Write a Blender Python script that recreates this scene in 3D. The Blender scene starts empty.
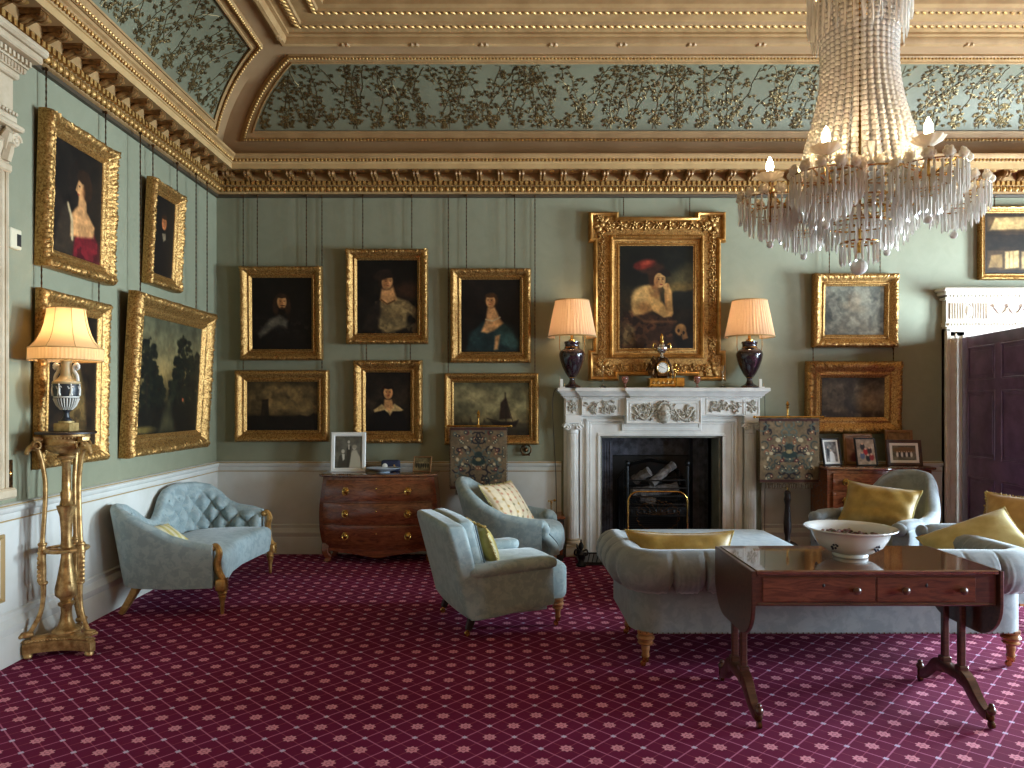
import bpy, bmesh, math, random
import numpy as np
from mathutils import Vector, Matrix, noise as mn

PI = math.pi
RND = random.Random(11)
SC = bpy.context.scene
COL = SC.collection


def lin(c):
    c = c / 255.0
    return c / 12.92 if c <= 0.04045 else ((c + 0.055) / 1.055) ** 2.4


def rgb(r, g, b):
    return (lin(r), lin(g), lin(b), 1.0)


# ----------------------------------------------------------------- mesh builder
class MB:
    def __init__(s):
        s.v, s.f, s.mi = [], [], []
        s.T = None

    def add(s, verts, faces, mat=0):
        o = len(s.v)
        if s.T is not None:
            verts = [s.T @ Vector(p) for p in verts]
        s.v += [tuple(p) for p in verts]
        s.f += [tuple(i + o for i in f) for f in faces]
        s.mi += [mat] * len(faces)
        return s

    def box(s, c, size, bev=0.0, rot=None, mat=0):
        hx, hy, hz = size[0] / 2, size[1] / 2, size[2] / 2
        b = min(bev, hx * .9, hy * .9, hz * .9)
        if b <= 0:
            vs = [(x * hx, y * hy, z * hz) for x in (-1, 1) for y in (-1, 1) for z in (-1, 1)]
            fs = [(0, 1, 3, 2), (4, 6, 7, 5), (0, 4, 5, 1), (2, 3, 7, 6), (0, 2, 6, 4), (1, 5, 7, 3)]
        else:
            vs, ix = [], {}
            for x in (-1, 1):
                for y in (-1, 1):
                    for z in (-1, 1):
                        for a in range(3):
                            p = [x * (hx - b), y * (hy - b), z * (hz - b)]
                            p[a] = (x * hx, y * hy, z * hz)[a]
                            ix[x, y, z, a] = len(vs)
                            vs.append(tuple(p))
            fs = []
            for a in range(3):
                o1, o2 = (a + 1) % 3, (a + 2) % 3
                for sg in (-1, 1):
                    q = []
                    for (u, w) in ((-1, -1), (1, -1), (1, 1), (-1, 1)):
                        k = [0, 0, 0]
                        k[a], k[o1], k[o2] = sg, u, w
                        q.append(ix[k[0], k[1], k[2], a])
                    fs.append(tuple(q) if sg > 0 else tuple(q[::-1]))
                for u in (-1, 1):
                    for w in (-1, 1):
                        k1, k2 = [0, 0, 0], [0, 0, 0]
                        k1[a], k1[o1], k1[o2] = -1, u, w
                        k2[a], k2[o1], k2[o2] = 1, u, w
                        q = (ix[k1[0], k1[1], k1[2], o1], ix[k2[0], k2[1], k2[2], o1], ix[k2[0], k2[1], k2[2], o2], ix[k1[0], k1[1], k1[2], o2])
                        fs.append(q if u * w > 0 else q[::-1])
            for x in (-1, 1):
                for y in (-1, 1):
                    for z in (-1, 1):
                        q = (ix[x, y, z, 0], ix[x, y, z, 1], ix[x, y, z, 2])
                        fs.append(q if x * y * z > 0 else q[::-1])
        c = Vector(c)
        vs = [(rot @ Vector(p) if rot else Vector(p)) + c for p in vs]
        return s.add(vs, fs, mat)

    def span(s, x0, x1, y0, y1, z0, z1, bev=0.0, mat=0):
        return s.box(((x0 + x1) / 2, (y0 + y1) / 2, (z0 + z1) / 2), (abs(x1 - x0), abs(y1 - y0), abs(z1 - z0)), bev, None, mat)

    def rings(s, rings, closed=True, cap0=True, cap1=True, loop=False, mat=0):
        n = len(rings[0])
        vs = [p for r in rings for p in r]
        fs = []
        m = len(rings)
        for i in range(m if loop else m - 1):
            j = (i + 1) % m
            for k in range(n if closed else n - 1):
                l = (k + 1) % n
                fs.append((i * n + k, i * n + l, j * n + l, j * n + k))
        if not loop:
            if cap0:
                fs.append(tuple(range(n))[::-1])
            if cap1:
                fs.append(tuple((m - 1) * n + k for k in range(n)))
        return s.add(vs, fs, mat)

    def lathe(s, prof, c=(0, 0, 0), n=24, flute=None, sx=1, sy=1, M=None, mat=0):
        c = Vector(c)
        rg = []
        for (r, z) in prof:
            ring = []
            for k in range(n):
                a = 2 * PI * k / n
                rr = max(r, 0.0004) * (flute(a, z) if flute else 1)
                p = Vector((rr * math.cos(a) * sx, rr * math.sin(a) * sy, z))
                ring.append((M @ p if M else p) + c)
            rg.append(ring)
        return s.rings(rg, mat=mat)

    def tube(s, path, r, n=8, closed=False, sec=None, cap=True, up=None, mat=0):
        P = [Vector(p) for p in path]
        m = len(P)
        if not hasattr(r, '__len__'):
            r = [r] * m
        tang = []
        for i in range(m):
            a = P[(i - 1) % m] if (closed or i > 0) else P[i]
            b = P[(i + 1) % m] if (closed or i < m - 1) else P[i]
            t = (b - a)
            tang.append(t.normalized() if t.length > 1e-9 else Vector((0, 0, 1)))
        u0 = Vector(up) if up else (Vector((0, 0, 1)) if abs(tang[0].z) < .9 else Vector((1, 0, 0)))
        rg = []
        u = u0
        for i in range(m):
            t = tang[i]
            if up:
                u = Vector(up)
            u = (u - t * u.dot(t))
            if u.length < 1e-6:
                u = t.orthogonal()
            u.normalize()
            w = t.cross(u)
            ring = []
            if sec:
                for (a, b) in sec:
                    ring.append(P[i] + (w * a + u * b) * r[i])
            else:
                for k in range(n):
                    a = 2 * PI * k / n
                    ring.append(P[i] + (w * math.cos(a) + u * math.sin(a)) * r[i])
            rg.append(ring)
        return s.rings(rg, loop=closed, cap0=cap, cap1=cap, mat=mat)

    def ball(s, c, r, n=10, m=6, rot=None, mat=0):
        if not hasattr(r, '__len__'):
            r = (r, r, r)
        c = Vector(c)
        vs, fs = [], []
        for i in range(1, m):
            t = PI * i / m
            for k in range(n):
                a = 2 * PI * k / n
                vs.append(Vector((math.sin(t) * math.cos(a) * r[0], math.sin(t) * math.sin(a) * r[1], -math.cos(t) * r[2])))
        vs.append(Vector((0, 0, -r[2])))
        vs.append(Vector((0, 0, r[2])))
        B, Tt = len(vs) - 2, len(vs) - 1
        for i in range(m - 2):
            for k in range(n):
                l = (k + 1) % n
                fs.append((i * n + k, i * n + l, (i + 1) * n + l, (i + 1) * n + k))
        for k in range(n):
            l = (k + 1) % n
            fs.append((B, l, k))
            fs.append((Tt, (m - 2) * n + k, (m - 2) * n + l))
        return s.add([(rot @ p if rot else p) + c for p in vs], fs, mat)

    def prism(s, poly, O, U, V, N, depth, bev=0.0, mat=0):
        """polygon (u,v) in the plane O,U,V thickened by depth along N (front face bevelled)"""
        O, U, V, N = Vector(O), Vector(U), Vector(V), Vector(N)
        n = len(poly)
        cu = sum(p[0] for p in poly) / n
        cv = sum(p[1] for p in poly) / n
        P = lambda u, v, d: O + U * u + V * v + N * d
        rg = [[P(u, v, 0) for u, v in poly]]
        if bev > 0:
            rg.append([P(u, v, depth - bev) for u, v in poly])
            ins = offset_poly(poly, bev)
            rg.append([P(u, v, depth) for u, v in ins])
        else:
            rg.append([P(u, v, depth) for u, v in poly])
        return s.rings(rg, mat=mat)

    def grid(s, fn, nu, nv, cu=False, cv=False, mat=0, flip=False):
        vs = [fn(i / (nu if cu else nu - 1), j / (nv if cv else nv - 1)) for i in range(nu) for j in range(nv)]
        fs = []
        for i in range(nu if cu else nu - 1):
            for j in range(nv if cv else nv - 1):
                a, b = (i + 1) % nu, (j + 1) % nv
                q = (i * nv + j, a * nv + j, a * nv + b, i * nv + b)
                fs.append(q[::-1] if flip else q)
        return s.add(vs, fs, mat)

    def softbox(s, c, size, r, n=8, fn=None, rot=None, mat=0):
        h = [size[0] / 2, size[1] / 2, size[2] / 2]
        r = min(r, *h)
        c = Vector(c)
        ts = [-1 + 2 * i / n for i in range(n + 1)]
        ts = [math.copysign(abs(t) ** .75, t) for t in ts]
        vs, fs, key = [], [], {}

        def vert(p):
            k = tuple(round(x, 5) for x in p)
            if k not in key:
                q = [max(-(h[a] - r), min(h[a] - r, p[a] * h[a])) for a in range(3)]
                d = Vector((p[0] * h[0] - q[0], p[1] * h[1] - q[1], p[2] * h[2] - q[2]))
                if d.length > 1e-9:
                    d = d.normalized() * r
                o = Vector(q) + d
                if fn:
                    o = Vector(fn(o))
                key[k] = len(vs)
                vs.append((rot @ o if rot else o) + c)
            return key[k]
        for a in range(3):
            b, e = (a + 1) % 3, (a + 2) % 3
            for sg in (-1, 1):
                for i in range(n):
                    for j in range(n):
                        q = []
                        for (x, y) in ((i, j), (i + 1, j), (i + 1, j + 1), (i, j + 1)):
                            p = [0, 0, 0]
                            p[a], p[b], p[e] = sg, ts[x], ts[y]
                            q.append(vert(p))
                        if len(set(q)) == 4:
                            fs.append(tuple(q) if sg > 0 else tuple(q[::-1]))
        return s.add(vs, fs, mat)

    def build(s, name, mats, parent=None, loc=(0, 0, 0), rot=(0, 0, 0), sharp=38, kind=None):
        me = bpy.data.meshes.new(name)
        me.from_pydata(s.v, [], s.f)
        if not isinstance(mats, (list, tuple)):
            mats = [mats]
        for m in mats:
            me.materials.append(m)
        if max(s.mi, default=0) > 0:
            me.polygons.foreach_set('material_index', s.mi)
        me.polygons.foreach_set('use_smooth', [True] * len(me.polygons))
        me.update()
        try:
            me.set_sharp_from_angle(angle=math.radians(sharp))
        except Exception:
            pass
        o = bpy.data.objects.new(name, me)
        COL.objects.link(o)
        o.location = loc
        o.rotation_euler = rot
        if parent:
            o.parent = parent
        if kind:
            o['kind'] = kind
        return o


def offset_poly(poly, d):
    """inset polygon (any winding) by d"""
    n = len(poly)
    area = sum(poly[i][0] * poly[(i + 1) % n][1] - poly[(i + 1) % n][0] * poly[i][1] for i in range(n))
    sg = 1 if area > 0 else -1
    out = []
    for i in range(n):
        p0, p1, p2 = Vector(poly[i - 1][:2]), Vector(poly[i][:2]), Vector(poly[(i + 1) % n][:2])
        e1, e2 = (p1 - p0), (p2 - p1)
        if e1.length < 1e-9 or e2.length < 1e-9:
            out.append(tuple(p1)); continue
        e1.normalize(); e2.normalize()
        n1 = Vector((-e1.y, e1.x)) * sg
        n2 = Vector((-e2.y, e2.x)) * sg
        b = n1 + n2
        k = b.dot(n1)
        b = b / max(k, .35)
        out.append(tuple(p1 + b * d))
    return out


def thing(name, label, cat, loc=(0, 0, 0), rz=0.0, group=None, rx=0.0):
    o = bpy.data.objects.new(name, None)
    o.empty_display_size = .1
    COL.objects.link(o)
    o.location = loc
    o.rotation_euler = (rx, 0, rz)
    return tag(o, label, cat, group)


def tag(o, label, cat, group=None):
    o['label'] = label
    o['category'] = cat
    if group:
        o['group'] = group
    return o


def dup(root, loc, rz, label, group=None):
    r = root.copy(); COL.objects.link(r)
    r.location = loc
    r.rotation_euler = (root.rotation_euler[0], 0, rz)
    r['label'] = label
    if group:
        r['group'] = group
    for ch in list(root.children):
        c = ch.copy(); COL.objects.link(c); c.parent = r
        for g in list(ch.children):
            d = g.copy(); COL.objects.link(d); d.parent = c
    return r


def rotz(a):
    return Matrix.Rotation(a, 3, 'Z')


def smoothstep(a, b, x):
    t = max(0.0, min(1.0, (x - a) / (b - a)))
    return t * t * (3 - 2 * t)


def catmull(pts, n=8, closed=False):
    P = [Vector(p) for p in pts]
    out = []
    m = len(P)
    for i in range(m if closed else m - 1):
        p0 = P[i - 1] if (closed or i > 0) else P[0] * 2 - P[1]
        p1, p2 = P[i], P[(i + 1) % m]
        p3 = P[(i + 2) % m] if (closed or i < m - 2) else P[-1] * 2 - P[-2]
        for k in range(n):
            t = k / n
            out.append(.5 * ((2 * p1) + (p2 - p0) * t + (2 * p0 - 5 * p1 + 4 * p2 - p3) * t * t + (3 * p1 - p0 - 3 * p2 + p3) * t ** 3))
    if not closed:
        out.append(P[-1])
    return out


def interp(xs, ys, x):
    return float(np.interp(x, xs, ys))


# ----------------------------------------------------------------- materials
def nt_new(name):
    m = bpy.data.materials.new(name)
    m.use_nodes = True
    nt = m.node_tree
    b = nt.nodes['Principled BSDF']
    return m, nt, b


def node(nt, kind, **kw):
    n = nt.nodes.new(kind)
    for k, v in kw.items():
        setattr(n, k, v)
    return n


def mth(nt, op, a, b=None, c=None, clamp=False):
    n = nt.nodes.new('ShaderNodeMath')
    n.operation = op
    n.use_clamp = clamp
    for i, x in enumerate((a, b, c)):
        if x is None:
            continue
        if isinstance(x, (int, float)):
            n.inputs[i].default_value = x
        else:
            nt.links.new(x, n.inputs[i])
    return n.outputs[0]


def mixc(nt, fac, a, b):
    n = nt.nodes.new('ShaderNodeMix')
    n.data_type = 'RGBA'
    for sock, x in ((n.inputs[0], fac), (n.inputs[6], a), (n.inputs[7], b)):
        if isinstance(x, (int, float, tuple)):
            sock.default_value = x
        else:
            nt.links.new(x, sock)
    return n.outputs[2]


def ramp(nt, fac, stops):
    n = nt.nodes.new('ShaderNodeValToRGB')
    e = n.color_ramp.elements
    e[0].position, e[0].color = stops[0]
    e[1].position, e[1].color = stops[-1]
    for p, c in stops[1:-1]:
        x = e.new(p); x.color = c
    nt.links.new(fac, n.inputs[0])
    return n.outputs[0]


def noise(nt, scale, detail=3, rough=.55, vec=None, dist=0.0):
    n = nt.nodes.new('ShaderNodeTexNoise')
    n.inputs['Scale'].default_value = scale
    n.inputs['Detail'].default_value = detail
    n.inputs['Roughness'].default_value = rough
    n.inputs['Distortion'].default_value = dist
    if vec is not None:
        nt.links.new(vec, n.inputs['Vector'])
    return n.outputs['Fac']


def objcoord(nt, scale=None, rot=None):
    t = nt.nodes.new('ShaderNodeTexCoord').outputs['Object']
    if scale or rot:
        mp = nt.nodes.new('ShaderNodeMapping')
        if scale:
            mp.inputs['Scale'].default_value = scale
        if rot:
            mp.inputs['Rotation'].default_value = rot
        nt.links.new(t, mp.inputs['Vector'])
        return mp.outputs['Vector']
    return t


def bump(nt, b, h, strength=.3, dist=.01):
    n = nt.nodes.new('ShaderNodeBump')
    n.inputs['Strength'].default_value = strength
    n.inputs['Distance'].default_value = dist
    nt.links.new(h, n.inputs['Height'])
    nt.links.new(n.outputs['Normal'], b.inputs['Normal'])


def simple(name, c, rough=.5, metal=0.0, var=None, vscale=6, bmp=0.0, bscale=60, bdist=.004, spec=None, coat=0.0, sheen=0.0):
    """plain principled; optional second colour mixed in by noise and a noise bump"""
    m, nt, b = nt_new(name)
    b.inputs['Base Color'].default_value = c
    b.inputs['Roughness'].default_value = rough
    b.inputs['Metallic'].default_value = metal
    if spec is not None:
        b.inputs['Specular IOR Level'].default_value = spec
    if coat:
        b.inputs['Coat Weight'].default_value = coat
        b.inputs['Coat Roughness'].default_value = .06
    if sheen:
        b.inputs['Sheen Weight'].default_value = sheen
        b.inputs['Sheen Roughness'].default_value = .4
    oc = objcoord(nt)
    if var:
        f = noise(nt, vscale, 4, .6, oc)
        f = ramp(nt, f, [(.38, (0, 0, 0, 1)), (.62, (1, 1, 1, 1))])
        nt.links.new(mixc(nt, f, c, var), b.inputs['Base Color'])
    if bmp:
        bump(nt, b, noise(nt, bscale, 4, .6, oc), bmp, bdist)
    return m


M = {}


def make_materials():
    # wall silk: pale eau de nil with a soft woven damask
    m, nt, b = nt_new('wall_silk')
    oc = objcoord(nt)
    f1 = noise(nt, 5.0, 4, .6, oc, 1.2)
    f1 = ramp(nt, f1, [(.42, (0, 0, 0, 1)), (.58, (1, 1, 1, 1))])
    f2 = noise(nt, 140, 2, .6, oc)
    c = mixc(nt, f1, rgb(136, 135, 110), rgb(140, 139, 114))
    c = mixc(nt, mth(nt, 'MULTIPLY', f2, .25), c, rgb(100, 104, 84))
    nt.links.new(c, b.inputs['Base Color'])
    b.inputs['Roughness'].default_value = .62
    bump(nt, b, f2, .15, .002)
    M['silk'] = m
    M['dado'] = simple('dado_paint', rgb(210, 207, 200), .5, var=rgb(200, 196, 186), vscale=3)
    M['dado_gilt'] = simple('dado_gilt_line', rgb(176, 146, 98), .45, .3)
    M['plaster'] = simple('tan_plaster', rgb(166, 130, 84), .6, var=rgb(150, 114, 70), vscale=5, bmp=.15, bscale=90)
    M['cream'] = simple('cream_plaster', rgb(188, 154, 104), .55, var=rgb(174, 140, 92), vscale=5)
    M['plaster_dark'] = simple('shadowed_ground', rgb(150, 118, 76), .7)
    M['gilt_plaster'] = simple('gilded_plaster', rgb(200, 156, 88), .45, .45, var=rgb(158, 114, 60), vscale=30, bmp=.2, bscale=120)
    M['ceil'] = simple('ceiling_paint', rgb(158, 124, 86), .7, var=rgb(146, 112, 74), vscale=2)
    M['cove_green'] = simple('cove_green', rgb(114, 112, 88), .6, var=rgb(106, 103, 80), vscale=3)
    M['leaf'] = simple('gilded_leaf', rgb(112, 92, 56), .46, .7, var=rgb(84, 68, 40), vscale=9)
    # frame gold: rich gilding, cavity shade painted into the hollows of the noise
    m, nt, b = nt_new('frame_gold')
    oc = objcoord(nt)
    f = noise(nt, 75, 4, .7, oc)
    c = ramp(nt, f, [(.32, rgb(86, 58, 28)), (.5, rgb(170, 126, 68)), (.7, rgb(208, 172, 110))])
    nt.links.new(c, b.inputs['Base Color'])
    b.inputs['Metallic'].default_value = .75
    b.inputs['Roughness'].default_value = .42
    bump(nt, b, f, .5, .006)
    M['gold'] = m
    M['gold_plain'] = simple('gilt_smooth', rgb(198, 150, 82), .38, .8, var=rgb(158, 110, 54), vscale=14, bmp=.08, bscale=60)
    M['brass'] = simple('brass', rgb(212, 170, 92), .25, 1.0, var=rgb(170, 128, 66), vscale=20)
    M['torch_gold'] = simple('torchere_gilt', rgb(208, 170, 112), .42, .65, var=rgb(150, 112, 66), vscale=22, bmp=.15, bscale=90)
    M['chair_gilt'] = simple('gilt_wood', rgb(204, 162, 98), .4, .6, var=rgb(156, 114, 62), vscale=25)
    # velvet damask
    for nm, c1, c2, sc in (('velvet', (164, 178, 178), (144, 160, 162), 16), ('velvet_grey', (142, 147, 150), (128, 133, 137), 14)):
        m, nt, b = nt_new(nm)
        oc = objcoord(nt)
        f = noise(nt, sc, 4, .65, oc, .5)
        f = ramp(nt, f, [(.44, (0, 0, 0, 1)), (.56, (1, 1, 1, 1))])
        f2 = noise(nt, 300, 2, .6, oc)
        c = mixc(nt, f, rgb(*c1), rgb(*c2))
        c = mixc(nt, mth(nt, 'MULTIPLY', f2, .25), c, rgb(106, 120, 122))
        nt.links.new(c, b.inputs['Base Color'])
        b.inputs['Roughness'].default_value = .75
        b.inputs['Sheen Weight'].default_value = .35
        b.inputs['Sheen Roughness'].default_value = .35
        bump(nt, b, f2, .2, .002)
        M[nm] = m
    M['piping'] = simple('dark_piping', rgb(70, 84, 88), .7)
    M['stool_cover'] = simple('pale_stool_cover', rgb(196, 208, 216), .6, var=rgb(176, 190, 202), vscale=14, bmp=.1, bscale=200)
    for nm, c1, c2 in (('mustard', (178, 144, 68), (148, 116, 46)), ('ochre', (190, 152, 92), (166, 126, 66)), ('straw', (200, 184, 122), (182, 162, 96)), ('olive', (176, 158, 76), (146, 128, 52))):
        M[nm] = simple(nm + '_silk', rgb(*c1), .5, var=rgb(*c2), vscale=8, bmp=.25, bscale=40, bdist=.004, sheen=.4)
    # woods
    for nm, c1, c2, rough in (('mahogany', (146, 80, 48), (74, 36, 22), .22), ('rosewood', (128, 76, 54), (72, 42, 32), .24), ('walnut', (98, 62, 46), (56, 34, 28), .28), ('legwood', (186, 130, 80), (124, 76, 46), .3), ('darkwood', (44, 27, 23), (26, 16, 14), .45)):
        m, nt, b = nt_new(nm)
        oc = objcoord(nt, (2.2, 14, 14))
        f = noise(nt, 3.0, 6, .65, oc, 1.4)
        nt.links.new(ramp(nt, f, [(.3, rgb(*c2)), (.68, rgb(*c1))]), b.inputs['Base Color'])
        b.inputs['Roughness'].default_value = rough
        b.inputs['Coat Weight'].default_value = .3 if nm != 'darkwood' else 0.0
        b.inputs['Coat Roughness'].default_value = .08
        M[nm] = m
    m, nt, b = nt_new('table_top_polish')
    oc = objcoord(nt, (2.2, 14, 14))
    f = noise(nt, 3.0, 6, .65, oc, 1.4)
    nt.links.new(ramp(nt, f, [(.3, rgb(70, 40, 28)), (.68, rgb(120, 76, 50))]), b.inputs['Base Color'])
    b.inputs['Roughness'].default_value = .12
    b.inputs['Coat Weight'].default_value = 1.0
    b.inputs['Coat IOR'].default_value = 1.9
    b.inputs['Coat Roughness'].default_value = .03
    M['table_top'] = m
    M['door'] = simple('door_mahogany', rgb(122, 92, 126), .32, var=rgb(96, 70, 100), vscale=5, coat=.4)
    M['marble'] = simple('white_marble', rgb(236, 233, 228), .35, var=rgb(218, 214, 208), vscale=4)
    M['marble_carved'] = simple('carved_marble', rgb(206, 200, 188), .45, var=rgb(150, 140, 124), vscale=40, bmp=.3, bscale=70)
    M['hearthstone'] = simple('hearth_stone', rgb(70, 66, 66), .4, var=rgb(50, 48, 50), vscale=8)
    M['soot'] = simple('sooty_iron', rgb(80, 80, 92), .5, .2, var=rgb(40, 40, 50), vscale=12, bmp=.5, bscale=25, bdist=.01)
    M['iron'] = simple('black_iron', rgb(36, 36, 38), .45, .7)
    M['log'] = simple('ash_log', rgb(120, 112, 108), .9, var=rgb(70, 62, 60), vscale=20, bmp=.6, bscale=40)
    M['slip'] = simple('slate_slip', rgb(150, 150, 138), .35, var=rgb(120, 122, 112), vscale=5)
    M['porphyry'] = simple('dark_porphyry', rgb(52, 34, 38), .16, var=rgb(30, 22, 28), vscale=40, coat=.6)
    M['wedgwood'] = simple('black_basalt', rgb(36, 40, 46), .4)
    M['relief'] = simple('white_jasper', rgb(214, 208, 196), .5)
    M['china'] = simple('white_china', rgb(222, 224, 224), .15, coat=.5)
    M['china_blue'] = simple('blue_glaze', rgb(176, 190, 204), .2, coat=.5)
    M['navy'] = simple('navy_cloth', rgb(32, 38, 66), .7)
    M['black'] = simple('black_paint', rgb(26, 22, 22), .55)
    M['white'] = simple('white_paint', rgb(232, 230, 224), .4)
    M['pale_wood'] = simple('pale_frame_wood', rgb(150, 108, 66), .5, var=rgb(120, 82, 46), vscale=20)
    M['silver'] = simple('silver', rgb(214, 214, 214), .2, 1.0)
    M['bronze'] = simple('dark_gilt_bronze', rgb(110, 76, 42), .35, .85, var=rgb(52, 36, 24), vscale=40)
    M['dial'] = simple('enamel_dial', rgb(236, 234, 226), .25)
    M['plastic'] = simple('beige_plastic', rgb(206, 196, 168), .5)
    M['green_plant'] = simple('dried_petals', rgb(84, 92, 66), .8, var=rgb(150, 96, 110), vscale=60)
    M['fringe'] = simple('wool_fringe', rgb(120, 104, 84), .9, var=rgb(76, 62, 52), vscale=60)
    M['fringe_gold'] = simple('cushion_fringe', rgb(206, 176, 104), .8, var=rgb(150, 120, 60), vscale=60)
    # painted / printed / woven surfaces: colours carried by the mesh
    for nm, rough, coat in (('oil_paint', .5, 0.0), ('photo_print', .45, 0.0), ('tapestry', .9, 0.0), ('floral_cotton', .8, 0.0)):
        m, nt, b = nt_new(nm)
        a = node(nt, 'ShaderNodeAttribute', attribute_name='Col')
        nt.links.new(a.outputs['Color'], b.inputs['Base Color'])
        b.inputs['Roughness'].default_value = rough
        b.inputs['Coat Weight'].default_value = coat
        b.inputs['Coat Roughness'].default_value = .25
        b.inputs['Specular IOR Level'].default_value = .22
        if nm == 'tapestry':
            bump(nt, b, noise(nt, 400, 2, .6, objcoord(nt)), .4, .003)
        M[nm] = m
    # crystal and glass
    m, nt, b = nt_new('crystal')
    b.inputs['Base Color'].default_value = rgb(253, 246, 234)
    b.inputs['Roughness'].default_value = .03
    b.inputs['Transmission Weight'].default_value = .35
    b.inputs['IOR'].default_value = 1.6
    M['crystal'] = m
    m, nt, b = nt_new('frosted_crystal')
    b.inputs['Base Color'].default_value = rgb(246, 240, 230)
    b.inputs['Roughness'].default_value = .12
    b.inputs['Transmission Weight'].default_value = .3
    b.inputs['IOR'].default_value = 1.5
    M['frost'] = m
    m, nt, b = nt_new('clear_glass')
    b.inputs['Base Color'].default_value = (1, 1, 1, 1)
    b.inputs['Roughness'].default_value = .02
    b.inputs['Transmission Weight'].default_value = 1.0
    b.inputs['IOR'].default_value = 1.35
    M['glass'] = m
    m, nt, b = nt_new('rose_glass')
    b.inputs['Base Color'].default_value = rgb(240, 176, 160)
    b.inputs['Roughness'].default_value = .08
    b.inputs['Transmission Weight'].default_value = .8
    M['rose_glass'] = m
    # lit things
    for nm, c, st in (('bulb', (1.0, .78, .48, 1), 60.0), ('lamp_bulb', (1.0, .66, .36, 1), 8.0)):
        m, nt, b = nt_new(nm)
        b.inputs['Base Color'].default_value = (1, 1, 1, 1)
        b.inputs['Emission Color'].default_value = c
        b.inputs['Emission Strength'].default_value = st
        M[nm] = m
    for nm, c in (('shade_pleat', (240, 204, 168)), ('shade_cream', (240, 206, 158)), ('opal', (250, 240, 222))):
        m = bpy.data.materials.new(nm)
        m.use_nodes = True
        nt = m.node_tree
        nt.nodes.clear()
        out = node(nt, 'ShaderNodeOutputMaterial')
        d = node(nt, 'ShaderNodeBsdfDiffuse'); d.inputs[0].default_value = rgb(*c)
        t = node(nt, 'ShaderNodeBsdfTranslucent'); t.inputs[0].default_value = rgb(*c)
        mx = node(nt, 'ShaderNodeMixShader'); mx.inputs[0].default_value = .5
        nt.links.new(d.outputs[0], mx.inputs[1]); nt.links.new(t.outputs[0], mx.inputs[2])
        nt.links.new(mx.outputs[0], out.inputs[0])
        M[nm] = m
    # carpet
    m, nt, b = nt_new('patterned_carpet')
    tc = nt.nodes.new('ShaderNodeTexCoord').outputs['Object']
    sp = node(nt, 'ShaderNodeSeparateXYZ'); nt.links.new(tc, sp.inputs[0])
    X0, Y0, Wd, tl = -.4005, 3.004, .2232, .0167
    x = mth(nt, 'ADD', sp.outputs[0], -X0)
    y = mth(nt, 'ADD', sp.outputs[1], -Y0)
    xp = mth(nt, 'ADD', x, mth(nt, 'MULTIPLY', y, tl))
    yp = mth(nt, 'SUBTRACT', y, mth(nt, 'MULTIPLY', x, tl))
    A = mth(nt, 'MULTIPLY', mth(nt, 'ADD', xp, yp), 1 / Wd)
    B = mth(nt, 'MULTIPLY', mth(nt, 'SUBTRACT', xp, yp), 1 / Wd)
    fl = lambda v: mth(nt, 'ABSOLUTE', mth(nt, 'SUBTRACT', mth(nt, 'FRACT', mth(nt, 'ADD', v, .5)), .5))  # distance to integer
    sg = lambda v: mth(nt, 'SUBTRACT', mth(nt, 'FRACT', v), .5)                                            # signed, from half
    fa, fb, sa, sb = fl(A), fl(B), sg(A), sg(B)
    ln = mth(nt, 'LESS_THAN', mth(nt, 'MINIMUM', fa, fb), .021)
    ln2 = mth(nt, 'LESS_THAN', mth(nt, 'MINIMUM', mth(nt, 'ABSOLUTE', sa), mth(nt, 'ABSOLUTE', sb)), .013)
    nd = mth(nt, 'LESS_THAN', mth(nt, 'MAXIMUM', fa, fb), .066)
    nd2 = mth(nt, 'LESS_THAN', mth(nt, 'MAXIMUM', mth(nt, 'ABSOLUTE', mth(nt, 'SUBTRACT', fa, .0)), mth(nt, 'MULTIPLY', fb, 1.0)), .03)
    rr = mth(nt, 'SQRT', mth(nt, 'ADD', mth(nt, 'MULTIPLY', sa, sa), mth(nt, 'MULTIPLY', sb, sb)))
    th = mth(nt, 'ARCTAN2', sa, sb)
    pet = mth(nt, 'MULTIPLY_ADD', mth(nt, 'COSINE', mth(nt, 'MULTIPLY', th, 8)), .026, .172)
    flw = mth(nt, 'LESS_THAN', rr, pet)
    ring = mth(nt, 'MULTIPLY', mth(nt, 'GREATER_THAN', rr, .05), mth(nt, 'LESS_THAN', rr, .08))
    wool = noise(nt, 420, 2, .7, tc)
    wear = noise(nt, 1.3, 3, .5, tc)
    ground = mixc(nt, wear, rgb(112, 22, 60), rgb(132, 30, 74))
    ground = mixc(nt, mth(nt, 'MULTIPLY', wool, .55), ground, rgb(54, 8, 30))
    c = mixc(nt, mth(nt, 'MULTIPLY', ln2, .45), ground, rgb(190, 96, 116))
    c = mixc(nt, mth(nt, 'MULTIPLY', ln, .7), c, rgb(208, 122, 156))
    c = mixc(nt, mth(nt, 'MULTIPLY', flw, .8), c, rgb(236, 156, 172))
    c = mixc(nt, mth(nt, 'MULTIPLY', ring, .5), c, rgb(110, 30, 52))
    c = mixc(nt, mth(nt, 'MULTIPLY', nd, .75), c, rgb(218, 206, 232))
    nt.links.new(c, b.inputs['Base Color'])
    b.inputs['Roughness'].default_value = .95
    b.inputs['Specular IOR Level'].default_value = .15
    bump(nt, b, wool, .4, .004)
    M['carpet'] = m
    M['white_trim'] = simple('door_case_paint', rgb(222, 212, 196), .45, var=rgb(210, 196, 176), vscale=6)
    M['cream_white'] = simple('pilaster_paint', rgb(200, 182, 154), .5, var=rgb(184, 164, 134), vscale=8)
    m = bpy.data.materials.new('window_glass')
    m.use_nodes = True
    nt = m.node_tree
    nt.nodes.clear()
    out = node(nt, 'ShaderNodeOutputMaterial')
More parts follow.
